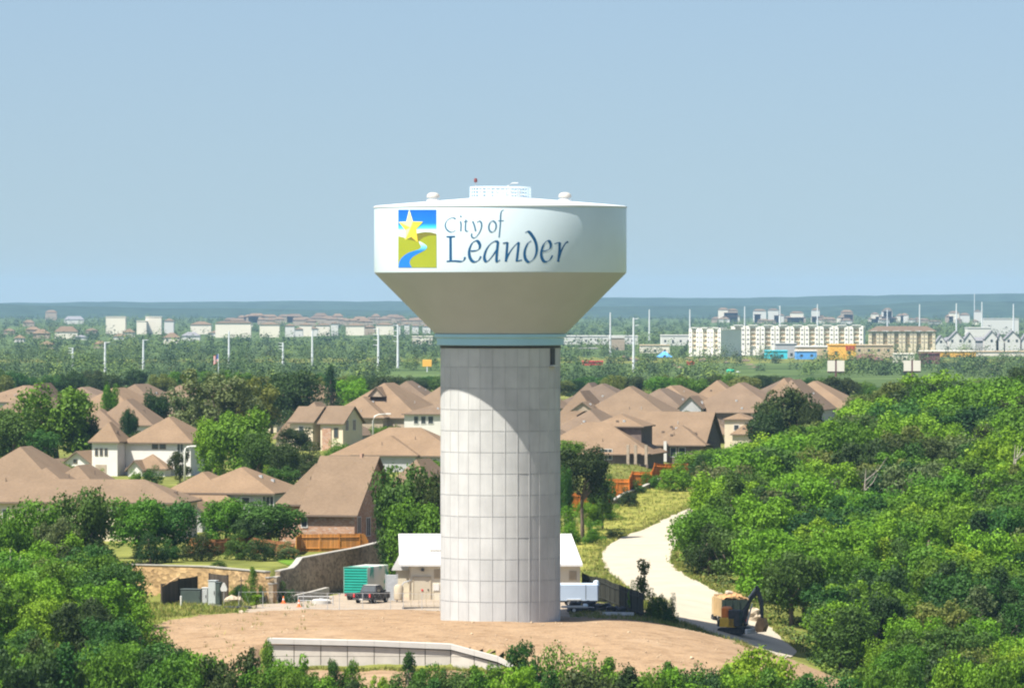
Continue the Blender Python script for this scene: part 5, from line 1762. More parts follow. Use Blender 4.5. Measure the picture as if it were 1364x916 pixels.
# right side
fb('warehouse', 'very long low white warehouse behind the poles right of the bowl', 742, 850, 447, 457, 4300, M['trim'], 'warehouse', M['trim'], dep=40)
fb('far_building', 'brown box building under the long white warehouse', 812, 832, 449, 470, 3800, M['tanwall'], 'building', M['offwhite'], dep=25)
fb('far_building', 'cream and pink shop building left of the small blue roof', 853, 892, 459, 471, 3600, M['bright'], 'shop', M['tan2'], dep=20)
fb('far_building', 'small building with a bright blue hip roof', 875, 896, 468, 477, 3300, M['greywall'], 'building', M['blue'], 'hip', dep=12, rise=3)
fb('warehouse', 'long pale grey warehouse left of the shaded apartment block', 881, 922, 446, 458, 4200, M['offwhite'], 'warehouse', dep=30)
fb('far_building', 'grey open shed with a pale roof far right of the column', 764, 796, 463, 472, 3900, M['greywall'], 'shed', M['pale_concrete'], dep=14)
fb('petrol_canopy', 'bright red flat canopy of a filling station right of the column', 776, 803, 480.5, 486, 2850, M['red'], 'canopy', M['red'], dep=14)
fb('far_building', 'turquoise-fronted box building below the long apartment block', 1020, 1049, 466.5, 477, 3250, M['cyan'], 'building', M['cyan'], dep=20)
fb('far_building', 'grey box building between the turquoise and the blue one', 1034, 1061, 457, 478, 3300, M['greywall'], 'building', M['greywall'], dep=20)
fb('far_building', 'sky-blue flat building right of the grey box', 1061, 1088, 466.5, 477, 3220, M['blue'], 'building', M['offwhite'], dep=20)
t = fb('store', 'orange-yellow store front with red lettering below the apartments', 1105, 1140, 458.5, 475, 3150, M['gold'], 'store', M['gold'], dep=20)
# illegible red letters on the store front: blocks in place of the unreadable word
sg_ = MB()
for k in range(3):
    sg_.bx(1.6 + k * 1.7, 2.8 + k * 1.7, -.45, -.06, 3.6, 5.4)
for o_, (x0, x1) in enumerate(((1.6, 2.8), (3.3, 4.5), (5.0, 6.2))):
    q = MB().bx(x0, x0 + .3, -.5, -.06, 3.6, 5.4).bx(x0 + .3, x1, -.5, -.06, 5.1, 5.4).bx(x0 + .3, x1 - .1, -.5, -.06, 4.35, 4.65)
    if o_ != 1:
        q.bx(x0 + .3, x1, -.5, -.06, 3.6, 3.9)
    q.obj('sign_letter', M['red'], t)
fb('store', 'long tan store with a flat roof left of the orange-yellow front', 1062, 1106, 461, 470, 3250, M['tan2'], 'store', M['trim'], dep=25)
fb('store', 'long tan store with a shallow roof right of the orange-yellow front', 1138, 1190, 459, 470, 3300, M['tan2'], 'store', M['tan2'], dep=25)
fb('store', 'golden-cream retail strip running to the right edge', 1228, 1300, 467, 479, 3350, M['gold'], 'store', M['bright'], dep=25)
fb('store', 'pale cream retail strip end cut by the right edge', 1299, 1372, 467.5, 479, 3400, M['bright'], 'store', M['tan2'], dep=25)
fb('store', 'white flat-roofed store above the two white billboards', 1192, 1218, 470.5, 481, 3000, M['bright'], 'store', M['bright'], dep=18)
fb('far_building', 'dull red-roofed low building left of the white store', 1131, 1178, 471, 481, 3080, M['maroon'], 'building', M['maroon'], 'hip', dep=16, rise=3)
fb('far_building', 'dull red building beside the right billboard', 1226, 1252, 470, 487, 2950, M['maroon'], 'building', M['maroon'], dep=16)
for i, (a, b_, y0) in enumerate([(1245, 1262, 447), (1263, 1285, 441.5), (1283, 1300, 443), (1311, 1331, 441), (1326, 1338, 444.5), (1338, 1360, 441), (1360, 1376, 443)]):
    fb('far_house', ['small white gabled house with a grey roof, first of the gabled row at the right', 'tall white gabled house, second of the gabled row', 'white gabled house tight against the tall second one', 'white gabled house under the long pale hall', 'narrow white gabled house in the middle of the row',
                     'wide white gabled house near the right edge', 'white gabled house cut by the right edge'][i], a, b_, y0, 459, 3700, M['trim'], 'house', M['greyroof'], 'gable', 'white gabled row at the right', dep=14, rise=5)
fb('far_house', 'low grey-roofed row house linking the white gables at the right', 1250, 1345, 449, 459.5, 3730, M['greywall'], 'house', M['greyroof'], 'hip', dep=12)
fb('warehouse', 'thin white hall on the wooded slope at the right edge', 1310, 1357, 424, 431, 5600, M['trim'], 'warehouse', M['trim'], dep=30)
fb('warehouse', 'white-roofed hall just above the gabled row', 1289, 1320, 436, 446, 4400, M['offwhite'], 'warehouse', M['trim'], dep=30)
for i in range(46):
    px = rr_.uniform(935, 1300); yb = rr_.uniform(415, 431)
    w_ = rr_.uniform(9, 20)
    fb('far_house', 'small pale roof scattered on the wooded slope above the apartments', px, px + w_, yb - rr_.uniform(4, 7), yb, min(31.6 * F / (yb - 398), 8500), M[rr_.choice(['tanwall', 'offwhite', 'bright'])], 'house', M['shingle2'], 'hip', 'pale roofs on the far slope above the apartments', dep=10)
for i in range(14):
    px = rr_.uniform(760, 1010); yb = rr_.uniform(478, 498)
    w_ = rr_.uniform(8, 16)
    fb('far_building', 'small low building among trees behind the roofs right of the column', px, px + w_, yb - rr_.uniform(4, 6), yb, 31.6 * F / (yb - 400), M[rr_.choice(['tanwall', 'offwhite', 'bright'])], 'building', M['shingle2'], 'hip', 'low buildings among the trees right of the column', dep=9)
gt_ = thing('storage_tank', 'green upright storage tank behind the back row roofs on the right', 'storage tank', (*gpt(973, 2500), PZ(503, 2500)))
MB().lathe([(1.7, -3), (1.7, 3.1), (1.2, 3.5), (.01, 3.6)], 24).obj('shell', noisy('tank_green', (.02, .42, .25), .05, .5), gt_, 35)
MB().tube([(0, -1.75, -3), (0, -1.75, 3.3)], .12, 6).obj('ladder', M['galv'], gt_)
gy_ = tag(MB().lathe([(1.2, -3), (1.2, 2.2), (.8, 2.6), (.01, 2.7)], 20).obj('silo', M['galv'], None, 35), 'grey silo standing beside the green storage tank', 'silo'); gy_.location = (*gpt(983, 2510), PZ(503, 2510))


def billboard(label, px, d, y0, y1, w_px, yb):
    x, y = gpt(px, d)
    t = thing('billboard', label, 'billboard', (x, y, T1(x, y)), 0, 'white twin billboards')
    z0, z1 = PZ(y1, d) - T1(x, y), PZ(y0, d) - T1(x, y)
    W_ = w_px * d / F
    for sx in (-1, 1):
        c = sx * W_ * .27
        MB().bx(c - W_ * .22, c + W_ * .22, -.2, .2, z0, z1).obj('panel', M['bright'], t)
    MB().tube([(0, .25, 0), (0, .25, z1)], .35, 8).obj('post', M['maroon'], t)
    MB().bx(-W_ / 2, W_ / 2, .21, .5, z0 - .5, z0 - .02).obj('beam', M['maroon'], t)


billboard('white twin billboard standing below the orange-yellow store', 1113.5, 2300, 480, 494.5, 23, 500)
billboard('white twin billboard standing below the white flat store', 1215, 2300, 480, 494, 23, 500)


def pole(label, px, ytop, d, n, side=-1, w_=1.):
    x, y = gpt(px, d); z = T1(x, y); hh = PZ(ytop, d) - z
    t = thing('transmission_pole', label, 'power pole', (x, y, z), 0, 'pale power poles across the plain')
    MB().tube([(0, 0, -1), (0, 0, hh)], [.62 * w_, .34 * w_], 8).obj('shaft', M['pole'], t)
    for k in range(n):
        MB().tube([(0, 0, hh * (.97 - .12 * k)), (side * 2.1, 0, hh * (.985 - .12 * k))], [.16, .10], 5).obj('arm', M['pole'], t)


PL = [(97, 463, 2750, 3, -1, 'short three-armed power pole at the far left of the plain'), (140, 455, 2500, 1, 1, 'power pole with one top arm, second from the left'), (191, 452, 2600, 1, 1, 'slim power pole left of the striped flag'), (305, 441, 2700, 0, 1, 'bare power pole just right of the striped flag'),
      (377, 456, 2800, 3, -1, 'short three-armed power pole above the dark evergreen'), (416, 440, 2800, 0, 1, 'bare power pole above the cream twin-gabled house'), (504, 437, 2500, 4, -1, 'tall four-armed power pole, left one of a pair beside the bowl'), (530, 432, 2700, 4, -1, 'tall four-armed power pole, right one of the pair beside the bowl'),
      (813, 416, 3400, 0, 1, 'tall bare power pole in front of the brown box building'), (844, 423, 2500, 2, 1, 'thick power pole reaching down to the roofs, right of the column'), (865, 412, 4700, 0, 1, 'thin power pole behind the long white warehouse'), (919, 412, 4700, 0, 1, 'thin power pole at the left end of the apartments'),
      (992, 408, 5200, 0, 1, 'thin power pole above the left end of the long apartment block'), (1039, 407, 5000, 1, -1, 'power pole with a bright head above the long apartments'), (1089, 405, 5000, 0, 1, 'thin power pole above the right half of the long apartments'), (1182, 412, 5600, 0, 1, 'faint power pole above the ochre apartments'),
      (1225, 405, 5200, 0, 1, 'faint power pole right of the ochre apartments'), (1274, 404, 4600, 0, 1, 'tall power pole above the white gabled row'), (1308, 402, 5200, 0, 1, 'power pole left of the thin white hall'), (1350, 405, 4800, 0, 1, 'power pole at the right edge beyond the gables'), (1298, 391, 9000, 0, 1, 'very faint tall mast against the right-hand ridge')]
for px, yt_, d, n, sd_, lab in PL:
    pole(lab, px, yt_, d, n, sd_, 1.0 if d < 4000 else 1.25)
# flag
x, y = gpt(291, 2300); z = T1(x, y)
fl = thing('flag_pole', 'striped flag on a tall pole far behind the grey-green tree', 'flag', (x, y, z))
zt_ = PZ(471, 2300) - z
MB().tube([(0, 0, 0), (0, 0, zt_)], [.2, .1], 8).obj('pole', M['pole'], fl)
b = MB(); nu, nv = 9, 13
vs = []
for k in range(nv + 1):
    for i in range(nu + 1):
        vs.append((-.1 - i * .20, .16 * math.sin(i * .8), zt_ - .1 - k * .25 - i * .09))
b.add(vs, [])
for k in range(nv):
    for i in range(nu):
        a = k * (nu + 1) + i
        b.f.append((a, a + 1, a + nu + 2, a + nu + 1)); b.m.append(2 if (k < 7 and i < 4) else k % 2)
b.obj('flag_cloth', [M['red'], M['trim'], noisy('flag_blue', (.03, .06, .25), .05, 1)], fl, True)
# roadside sign poles
for px, d, y0, y1, mm, lab in ((569, 2500, 479, 488, 'gold', 'orange-yellow roadside sign on a pole left of the column'), (920, 2900, 481, 486, 'red', 'small red roadside sign on a pole right of the column')):
    x, y = gpt(px, d); z = T1(x, y)
    t = thing('roadside_sign', lab, 'sign', (x, y, z))
    MB().tube([(0, 0, -1), (0, 0, PZ(y1, d) - z)], .25, 6).obj('post', M['pole'], t)
    MB().bev(-1.9, 1.9, -.25, .25, PZ(y1, d) - z, PZ(y0, d) - z, .1).obj('board', M[mm], t)


# bare strips of ground in the plain
def field(name, px0, px1, y0, y1, mat, wav=.8):
    ys_ = np.linspace(y1, y0, 5); xs_ = np.linspace(px0, px1, 26)
    V = []
    for j, yy in enumerate(ys_):
        for i, xx in enumerate(xs_):
            e = wav * math.sin(i * .9 + j) * (j in (0, 4)) * .5
            d = 31.6 * F / (yy + e - 400)
            X_, Y_ = PX(xx, d), d - D0
            V.append((X_, Y_, T1(X_, Y_) + .12))
    i = (np.arange(4)[:, None] * 26 + np.arange(25)[None, :])
    Q = np.stack([i, i + 1, i + 27, i + 26], -1).reshape(-1, 4)
    return kind(link(name, fast_mesh(name, np.array(V), Q, mat)), 'structure')


M['bare'] = noisy('bare_brown_ground', (.24, .20, .16), .15, .01, .95)
M['pale_bare'] = noisy('pale_bare_ground', (.33, .30, .25), .15, .01, .95)
FIELDS = [(300, 515, 444, 451, 'bare'), (-60, 80, 486, 496, 'pale_bare'), (335, 440, 489, 497, 'pale_bare'), (245, 290, 491, 495, 'bare'), (770, 835, 415, 421, 'pale_bare'), (850, 1000, 414, 419, 'pale_bare'), (1030, 1085, 488, 497, 'bare'), (1180, 1260, 462, 466, 'pale_bare')]
for a, b_, y0, y1, mm in FIELDS:
    field('field', a, b_, y0, y1, M[mm])
# parking rows: pale road strips
field('far_road', 900, 960, 486, 489, M['pale_bare'], .3); field('far_road', 560, 600, 489, 491.5, M['pale_bare'], .3)
field('far_road', 700, 1100, 472.5, 475, M['pale_bare'], .3)
# ------------------------------------------------------------------ trees
def quads(C, Nn, size, rs, squash=1.):
    "square leaf clumps at points C facing Nn"
    n = len(C)
    r = rs.normal(0, 1, (n, 3))
    a = np.cross(Nn, r); a /= np.linalg.norm(a, axis=1, keepdims=True) + 1e-9
    b = np.cross(Nn, a); b /= np.linalg.norm(b, axis=1, keepdims=True) + 1e-9
    s = size[:, None]
    a = a * s; b = b * s * squash
    # kite outline, so that no clump reads as a square card
    k = rs.uniform(.45, 1.0, (n, 4, 1))
    V = np.stack([C - a * k[:, 0], C - b * k[:, 1], C + a * k[:, 2], C + b * k[:, 3]], 1).reshape(-1, 3)
    Q = np.arange(4 * n).reshape(n, 4)
    return V, Q


def sphere_pts(n, rs):
    p = rs.normal(0, 1, (n, 3))
    return p / np.linalg.norm(p, axis=1, keepdims=True)


def crown_mesh(name, seed, kind_, n_leaf):
    rs = np.random.RandomState(seed)
    lobes = []
    if kind_ == 'oak':
        for k in range(30):
            d = sphere_pts(1, rs)[0]; d[2] = d[2] * .8 + .25
            rad = rs.uniform(.55, 1)
            c = np.array([d[0] * 3.0 * rad, d[1] * 3.0 * rad, 3.9 + d[2] * 2.3 * rad])
            lobes.append((c, rs.uniform(.75, 1.5) * (1.1 - .25 * abs(d[2])), .8))
        # a low skirt on one or two sides
        for k in range(11):
            w = rs.uniform(0, 6.28); q = rs.uniform(1.4, 2.9); lobes.append((np.array([q * math.cos(w), q * math.sin(w), 1.3 + rs.uniform(0, 1.5)]), rs.uniform(.7, 1.1), .8))
    elif kind_ == 'juniper':
        for k in range(40):
            t = rs.uniform(0, 1) ** 1.1; w = rs.uniform(0, 6.28)
            rr = 3.0 * (1 - t ** 1.7) ** .8 * rs.uniform(.35, 1.05)
            lobes.append((np.array([rr * math.cos(w), rr * math.sin(w), .5 + 6.0 * t]), .60 + .75 * (1 - t) * rs.uniform(.6, 1.2), 1.1))
    elif kind_ == 'bush':
        for k in range(26):
            d = sphere_pts(1, rs)[0]; rad = rs.uniform(.4, 1.05)
            lobes.append((np.array([d[0] * 3.2 * rad, d[1] * 3.2 * rad, .5 + abs(d[2]) * 5.6 * rad]), rs.uniform(.7, 1.4), .95))
    elif kind_ == 'elm':
        for k in range(40):
            d = sphere_pts(1, rs)[0]
            rad = rs.uniform(.35, 1.08)
            c = np.array([d[0] * 3.3 * rad, d[1] * 3.3 * rad, 4.5 + d[2] * 2.9 * rad])
            lobes.append((c, rs.uniform(.5, 1.05), .75))
    else:                                             # thin sapling crown
        for k in range(16):
            t = rs.uniform(0, 1); w = rs.uniform(0, 6.28); rr = rs.uniform(0, 1.1) * (1.1 - .6 * t)
            lobes.append((np.array([rr * math.cos(w), rr * math.sin(w), 2.2 + 4.6 * t]), rs.uniform(.35, .7), 1.2))
    ws = np.array([l[1] ** 2 for l in lobes]); ws /= ws.sum()
    Cs, Ns = [], []
    for (c, r, zs_), w in zip(lobes, ws):
        m = int(n_leaf * w)
        d = sphere_pts(m, rs)
        # lumpy surface: a low frequency wobble on each lobe
        ph = rs.uniform(0, 6.28, 3)
        f = 1 + .22 * np.sin(d[:, 0] * 5 + ph[0]) * np.sin(d[:, 1] * 5 + ph[1]) + .12 * np.sin(d[:, 2] * 8 + ph[2])
        depth = rs.uniform(.72, 1.04, m)
        p = c + d * (r * f * depth)[:, None] * np.array([1, 1, zs_])
        Cs.append(p); Ns.append(d + rs.normal(0, .55, (m, 3)) + np.array([0, 0, .25]))
    C = np.concatenate(Cs); Nn = np.concatenate(Ns)
    Nn /= np.linalg.norm(Nn, axis=1, keepdims=True)
    size = rs.uniform(.085, .21, len(C)) * (1.0 if kind_ != 'juniper' else .85)
    # stray sprigs beyond the outline
    m = n_leaf // 18
    i = rs.randint(0, len(C), m)
    mid = np.array([0, 0, 4.0])
    C2 = C[i] + (C[i] - mid) * rs.uniform(.03, .16, (m, 1)); N2 = sphere_pts(m, rs)
    V, Q = quads(np.concatenate([C, C2]), np.concatenate([Nn, N2]), np.concatenate([size, rs.uniform(.08, .17, m)]), rs)
    return fast_mesh(name, V, Q, M['leaf']), lobes


def trunk_mesh(name, seed, kind_, lobes, mat='bark'):
    r = random.Random(seed)
    b = MB()
    top = {'oak': 3.0, 'juniper': 5.5, 'elm': 3.6, 'bush': 2.5}.get(kind_, 5.5)
    lean = (r.uniform(-.3, .3), r.uniform(-.3, .3))
    pts = [(0, 0, -.6), (lean[0] * .2, lean[1] * .2, top * .35), (lean[0] * .6, lean[1] * .6, top * .7), (lean[0], lean[1], top)]
    rb = .24 if kind_ != 'sapling' else .09
    b.tube(pts, [rb * 1.25, rb, rb * .85, rb * .6], 8)
    ls = sorted(lobes, key=lambda q: -q[1])[:7]
    for c, rad, _ in ls:
        s0 = Vector(pts[2]).lerp(Vector(pts[3]), r.uniform(0, 1))
        e = Vector(c)
        m = s0.lerp(e, .5) + Vector((r.uniform(-.3, .3), r.uniform(-.3, .3), r.uniform(-.1, .35)))
        b.tube([s0, m, e], [rb * .5, rb * .32, rb * .12], 5)
    o = b.obj(name, M[mat], None, True)
    me = o.data
    bpy.data.objects.remove(o)
    return me


PROTO = {}
for k_, nv, nl in (('oak', 5, 9500), ('juniper', 3, 8500), ('elm', 5, 7600), ('bush', 3, 6500), ('sapling', 2, 1300)):
    PROTO[k_] = []
    for i in range(nv):
        cm, lb = crown_mesh('%s_crown' % k_, 100 + 17 * i + len(k_) * 7, k_, nl)
        PROTO[k_].append((cm, trunk_mesh('%s_trunk' % k_, i, k_, lb)))
HALF = {'oak': 4.0, 'juniper': 3.2, 'elm': 4.1, 'sapling': 1.3, 'bush': 4.1}
TOPZ = {'oak': 7.6, 'juniper': 7.6, 'elm': 8.2, 'sapling': 7.2, 'bush': 6.8}
for k_ in PROTO:
    hs_, ts_ = [], []
    for cm, _t in PROTO[k_]:
        a = np.empty(len(cm.vertices) * 3, np.float32); cm.vertices.foreach_get('co', a); a = a.reshape(-1, 3)
        hs_.append(np.percentile(np.hypot(a[:, 0], a[:, 1]), 98.5)); ts_.append(np.percentile(a[:, 2], 99.3))
    HALF[k_], TOPZ[k_] = float(np.mean(hs_)), float(np.mean(ts_))
NAME = {'oak': 'oak_tree', 'juniper': 'juniper_tree', 'elm': 'elm_tree', 'sapling': 'young_tree', 'bush': 'shrub'}
TONE = {'bright': (.118, .235, .014), 'green': (.078, .165, .014), 'dark': (.030, .058, .015), 'olive': (.108, .135, .030), 'lime': (.160, .265, .016), 'grey': (.098, .125, .048), 'deep': (.046, .104, .018)}
tr_ = random.Random(77)
TREES = []


def tree(kind_, x, y, width, height, tone, label, cat='tree', group=None, name=None, z=None, sink=0.):
    v = tr_.choice(PROTO[kind_])
    z = T1(x, y) if z is None else z
    t = thing(name or NAME[kind_], label, cat, (x, y, z - sink), tr_.uniform(0, 6.28), group)
    s = width / 2 / HALF[kind_]; sz = height / TOPZ[kind_]
    t.scale = (s, s, sz)
    link('trunk', v[1], t)
    c = link('crown', v[0], t)
    col = TONE[tone]
    f = tr_.uniform(.86, 1.16); g = tr_.uniform(-.012, .012)
    c.color = (max(.01, (col[0] + g) * f), col[1] * f, max(.008, col[2] * f), 1)
    if 'leaning tree right beside' in label:                # bare stem under a high crown
        c.scale = (1, 1, .62); c.location = (0, 0, TOPZ[kind_] * .38)
    TREES.append((x, y))
    return t


def tpx(kind_, px, wpx, ytop, d, tone, label, cat='tree', group=None, name=None, sink=0.):
    x, y = gpt(px, d)
    z = T1(x, y)
    return tree(kind_, x, y, wpx * d / F, max(.6, PZ(ytop, d) - z + sink), tone, label, cat, group, name, z, sink)


HAND = [
    ('oak', 76, 118, 516, 962, 'green', 'largest dark oak at the left, standing behind the white tower house'), ('oak', 20, 84, 546, 955, 'deep', 'oak leaning against the largest left oak, cut by the frame edge'),
    ('oak', 114, 44, 552, 968, 'dark', 'small dark oak at the right side of the largest left oak'), ('elm', 58, 56, 572, 950, 'deep', 'low oak clump at the foot of the largest left oak'),
    ('oak', 146, 27, 513, 1150, 'green', 'small round tree on the left skyline of roofs'), ('oak', 206, 47, 523, 1100, 'dark', 'round dark tree above the white tower house roof'), ('oak', 171, 26, 546, 1060, 'dark', 'tiny dark tree peeping over the white tower house ridge'),
    ('elm', 285, 120, 497, 1010, 'grey', 'tall grey-green tree behind the bright oak, left of the cream gabled house'), ('elm', 335, 90, 503, 1020, 'olive', 'olive tree at the right side of the tall grey-green tree'), ('elm', 245, 62, 520, 1015, 'grey', 'pale wispy tree at the left side of the tall grey-green tree'),
    ('oak', 322, 100, 548, 872, 'green', 'bright oak below the tall grey-green tree'), ('oak', 284, 56, 560, 880, 'bright', 'fresh green oak leaning left of the larger bright oak'), ('oak', 345, 52, 578, 862, 'deep', 'dark oak at the right foot of the bright oak'),
    ('oak', 398, 78, 496, 1190, 'dark', 'dark evergreen oak behind the cream twin-gabled house'), ('juniper', 441, 42, 490, 1260, 'dark', 'dark pointed evergreen above the cream twin-gabled house'), ('oak', 468, 50, 506, 1330, 'bright', 'yellow-green tree behind the dormer roof left of the column'), ('oak', 362, 55, 500, 1210, 'dark', 'dark oak between olive tree and dark evergreen'),
    ('oak', 378, 48, 590, 850, 'dark', 'dark round tree below the cream twin-gabled house'), ('elm', 448, 46, 584, 1000, 'green', 'green bush at the corner of the cream twin-gabled house'), ('oak', 508, 34, 568, 1060, 'green', 'small green tree under the left dormer roof'), ('oak', 526, 22, 567, 1065, 'olive', 'small olive tree under the three-window house'),
    ('oak', 362, 30, 618, 840, 'lime', 'yellow-green bush left of the low brown roof'), ('oak', 180, 22, 624, 884, 'bright', 'bright bush before the white tower house'), ('oak', 203, 36, 621, 880, 'deep', 'wide bush hugging the white tower house front'), ('oak', 133, 18, 622, 905, 'bright', 'tiny bush under the porch opening of the white tower house'), ('elm', 240, 34, 600, 872, 'dark', 'dark tree beside the left street lamp'),
    ('oak', 108, 88, 655, 652, 'deep', 'oak before the long left house, tallest of the row'), ('oak', 40, 80, 668, 648, 'green', 'oak at the left corner of the long left house'), ('elm', 74, 60, 690, 643, 'grey', 'pale-leaved tree between the two oaks before the long left house'), ('oak', 8, 60, 690, 640, 'green', 'oak cut by the left frame edge before the long house'),
    ('oak', 185, 76, 664, 664, 'green', 'spreading oak with dark trunks left of the stone wall'), ('oak', 232, 72, 668, 668, 'deep', 'oak tight against the spreading oak, before the pale triple-window house'),
    ('oak', 300, 62, 665, 684, 'green', 'oak before the pale triple-window house'), ('oak', 357, 86, 670, 680, 'deep', 'broad oak left of the brick house'), ('oak', 330, 44, 690, 676, 'dark', 'dark small oak between the two oaks left of the brick house'), ('elm', 384, 42, 722, 661, 'grey', 'pale flowering bush at the left end of the cedar fence'),
    ('oak', 545, 92, 622, 666, 'deep', 'dark oak between brick house and column'), ('oak', 522, 44, 652, 668, 'dark', 'dark oak in the shade of the brick house gable'), ('oak', 575, 52, 634, 664, 'dark', 'dark oak touching the column on its left'), ('oak', 555, 72, 668, 661, 'green', 'green oak right behind the white metal roof'), ('oak', 528, 40, 700, 664, 'dark', 'low dark bush beside the white metal roof'),
    ('juniper', 336, 34, 757, 632, 'green', 'conical young tree before the sunlit stone wall'), ('oak', 354, 26, 772, 634, 'deep', 'small bush right of the conical young tree'), ('oak', 372, 30, 776, 635, 'green', 'bush at the foot of the stone wall corner'), ('oak', 322, 22, 778, 637, 'dark', 'dark bush left of the conical young tree'),
    ('oak', 312, 26, 779, 639, 'green', 'round bush behind the pale boulder at the stone wall'), ('oak', 388, 22, 786, 631.5, 'dark', 'small dark bush in the shade beside the stone wall corner'), ('oak', 362, 24, 783, 634.5, 'bright', 'bright bush between conical young tree and stone wall corner'),
    ('sapling', 341, 20, 792, 620.5, 'lime', 'thin yellow-green sapling right of the black slab'), ('oak', 290, 26, 762, 646, 'deep', 'bush under the sunlit stone wall behind the cabinets'),
    ('oak', 776, 76, 597, 778, 'dark', 'dark leaning tree right beside the column'), ('oak', 752, 26, 626, 772, 'deep', 'dark slim oak touching the column on its right'), ('oak', 803, 40, 632, 800, 'deep', 'dark bushy tree right of the leaning tree'), ('elm', 760, 38, 676, 764, 'bright', 'bright shrub between column and gravel road'),
    ('oak', 790, 40, 694, 768, 'green', 'green shrub at the bend of the gravel road'), ('oak', 820, 36, 704, 785, 'dark', 'dark shrub casting shade on the road bend'), ('oak', 838, 36, 650, 866, 'dark', 'dark bush under the low garden wall'), ('oak', 812, 38, 672, 826, 'green', 'green bush on the meadow slope'), ('oak', 786, 40, 668, 800, 'bright', 'bright bush on the meadow slope behind the leaning tree'), ('oak', 850, 26, 640, 905, 'deep', 'small bush at the end of the low garden wall'),
    ('oak', 897, 60, 614, 915, 'bright', 'bright green bush in front of the orange board fence'), ('juniper', 930, 34, 610, 925, 'dark', 'dark bush right of the bright green one by the fence'), ('oak', 868, 32, 626, 930, 'green', 'bush on top of the meadow slope'),
    ('sapling', 856, 26, 744, 622, 'olive', 'tall thin tan-green sapling at the dark slatted fence'), ('oak', 872, 34, 782, 616, 'green', 'round shrub at the end of the dark slatted fence'), ('oak', 891, 24, 788, 614, 'deep', 'dark shrub at the road edge by the slatted fence'), ('elm', 846, 24, 775, 620, 'bright', 'low shrub behind the dark slatted fence'),
    ('oak', 1052, 92, 519, 1010, 'dark', 'large dark oak before the pointed brown roof'), ('oak', 1022, 58, 548, 1000, 'dark', 'dark oak at the left side of the large dark oak'), ('oak', 1080, 40, 540, 1005, 'dark', 'dark oak at the right side of the large dark oak'),
    ('oak', 1118, 64, 503, 1440, 'dark', 'dark tree behind the pointed brown roof end'), ('oak', 1090, 36, 508, 1440, 'dark', 'small dark tree at the ridge of the pointed roof'),
    ('oak', 1192, 74, 510, 1085, 'olive', 'olive oak on the hilltop, left of the highest crown'), ('oak', 1240, 100, 497, 1095, 'bright', 'broad green oak with the highest crown on the right hill'), ('oak', 1288, 80, 503, 1090, 'bright', 'bright oak right of the highest crown on the hill'), ('elm', 1335, 78, 520, 1085, 'grey', 'grey-green tree on the hilltop at the right edge'), ('oak', 1366, 54, 488, 1120, 'dark', 'dark oak cut by the right frame edge on the hilltop'), ('elm', 1150, 60, 524, 1075, 'olive', 'olive tree where the hill meets the pointed roof'),
    ('oak', 200, 50, 712, 653, 'dark', 'dark bush under the spreading oak left of the stone wall'), ('oak', 268, 56, 712, 658, 'dark', 'dark bush at the left end of the old garden fence'), ('oak', 318, 50, 708, 661, 'deep', 'dark bush hiding the middle of the old garden fence'), ('oak', 352, 52, 712, 658, 'dark', 'dark bush between old garden fence and stone wall corner'), ('oak', 228, 40, 720, 655, 'deep', 'deep green bush behind the sunlit stone wall face'),
    # the fringe along the bottom of the picture
    ('juniper', 356, 59, 857, 551, 'green', 'pointed tree against the dirt at the left end of the concrete wall'), ('juniper', 335, 54, 868, 549, 'dark', 'dark tree tight left of the pointed tree by the concrete wall'), ('elm', 386, 67, 876, 548, 'bright', 'bright tree in front of the left end of the concrete wall'), ('elm', 418, 45, 896, 547, 'green', 'low tree in front of the wall, between two taller ones'),
    ('elm', 448, 40, 882, 553, 'deep', 'thin tree before the concrete wall, left of its middle'), ('juniper', 470, 62, 880, 552, 'green', 'dense tree before the middle of the concrete wall'), ('elm', 508, 45, 903, 548, 'lime', 'yellow-green low tree before the concrete wall'),
    ('juniper', 545, 62, 873, 553, 'deep', 'tallest tree standing before the concrete wall'), ('elm', 570, 51, 885, 552, 'green', 'leafy tree right of the tallest before the concrete wall'), ('elm', 602, 54, 893, 550, 'deep', 'dark low tree before the sloping end of the concrete wall'), ('juniper', 632, 59, 890, 551, 'bright', 'bright tree hiding the foot of the concrete wall'),
    ('elm', 664, 59, 884, 551, 'green', 'tree at the right end of the concrete wall'), ('elm', 698, 70, 860, 552, 'deep', 'ragged tree rising over the right end of the concrete wall'), ('bush', 733, 81, 868, 550, 'green', 'bushy tree below the column, right of the ragged one'), ('bush', 772, 86, 876, 549, 'bright', 'bright bushy tree at the lower edge of the mound'), ('juniper', 812, 81, 880, 550, 'green', 'green tree in the fringe below the mound'),
    ('bush', 850, 78, 880, 548, 'dark', 'dark tree in the fringe below the mound'), ('juniper', 890, 81, 886, 549, 'green', 'green tree right of the dark one below the mound'), ('oak', 930, 81, 890, 548, 'deep', 'deep green tree left of the lime oak below the mound'), ('oak', 1012, 118, 866, 549, 'lime', 'lime green round oak in front of the mound, lower right'), ('juniper', 968, 67, 888, 547, 'green', 'green tree tight left of the lime round oak'),
]
for k_, px, wpx, yt_, d, tone, lab in HAND:
    nm = 'shrub' if ('bush' in lab or 'shrub' in lab) and 'tree' not in lab.split(',')[0].split(' right')[0] else None
    if k_ == 'bush':
        nm = nm or 'oak_tree'
    if nm == 'shrub' and k_ != 'sapling':
        k_ = 'bush'
    if 640 < d < 700 and k_ == 'oak' and not nm:
        wpx *= 1.15
    tpx(k_, px, wpx, yt_, d, tone, lab, 'shrub' if nm == 'shrub' else 'tree', None, nm, sink=.6 if d < 560 else 0)
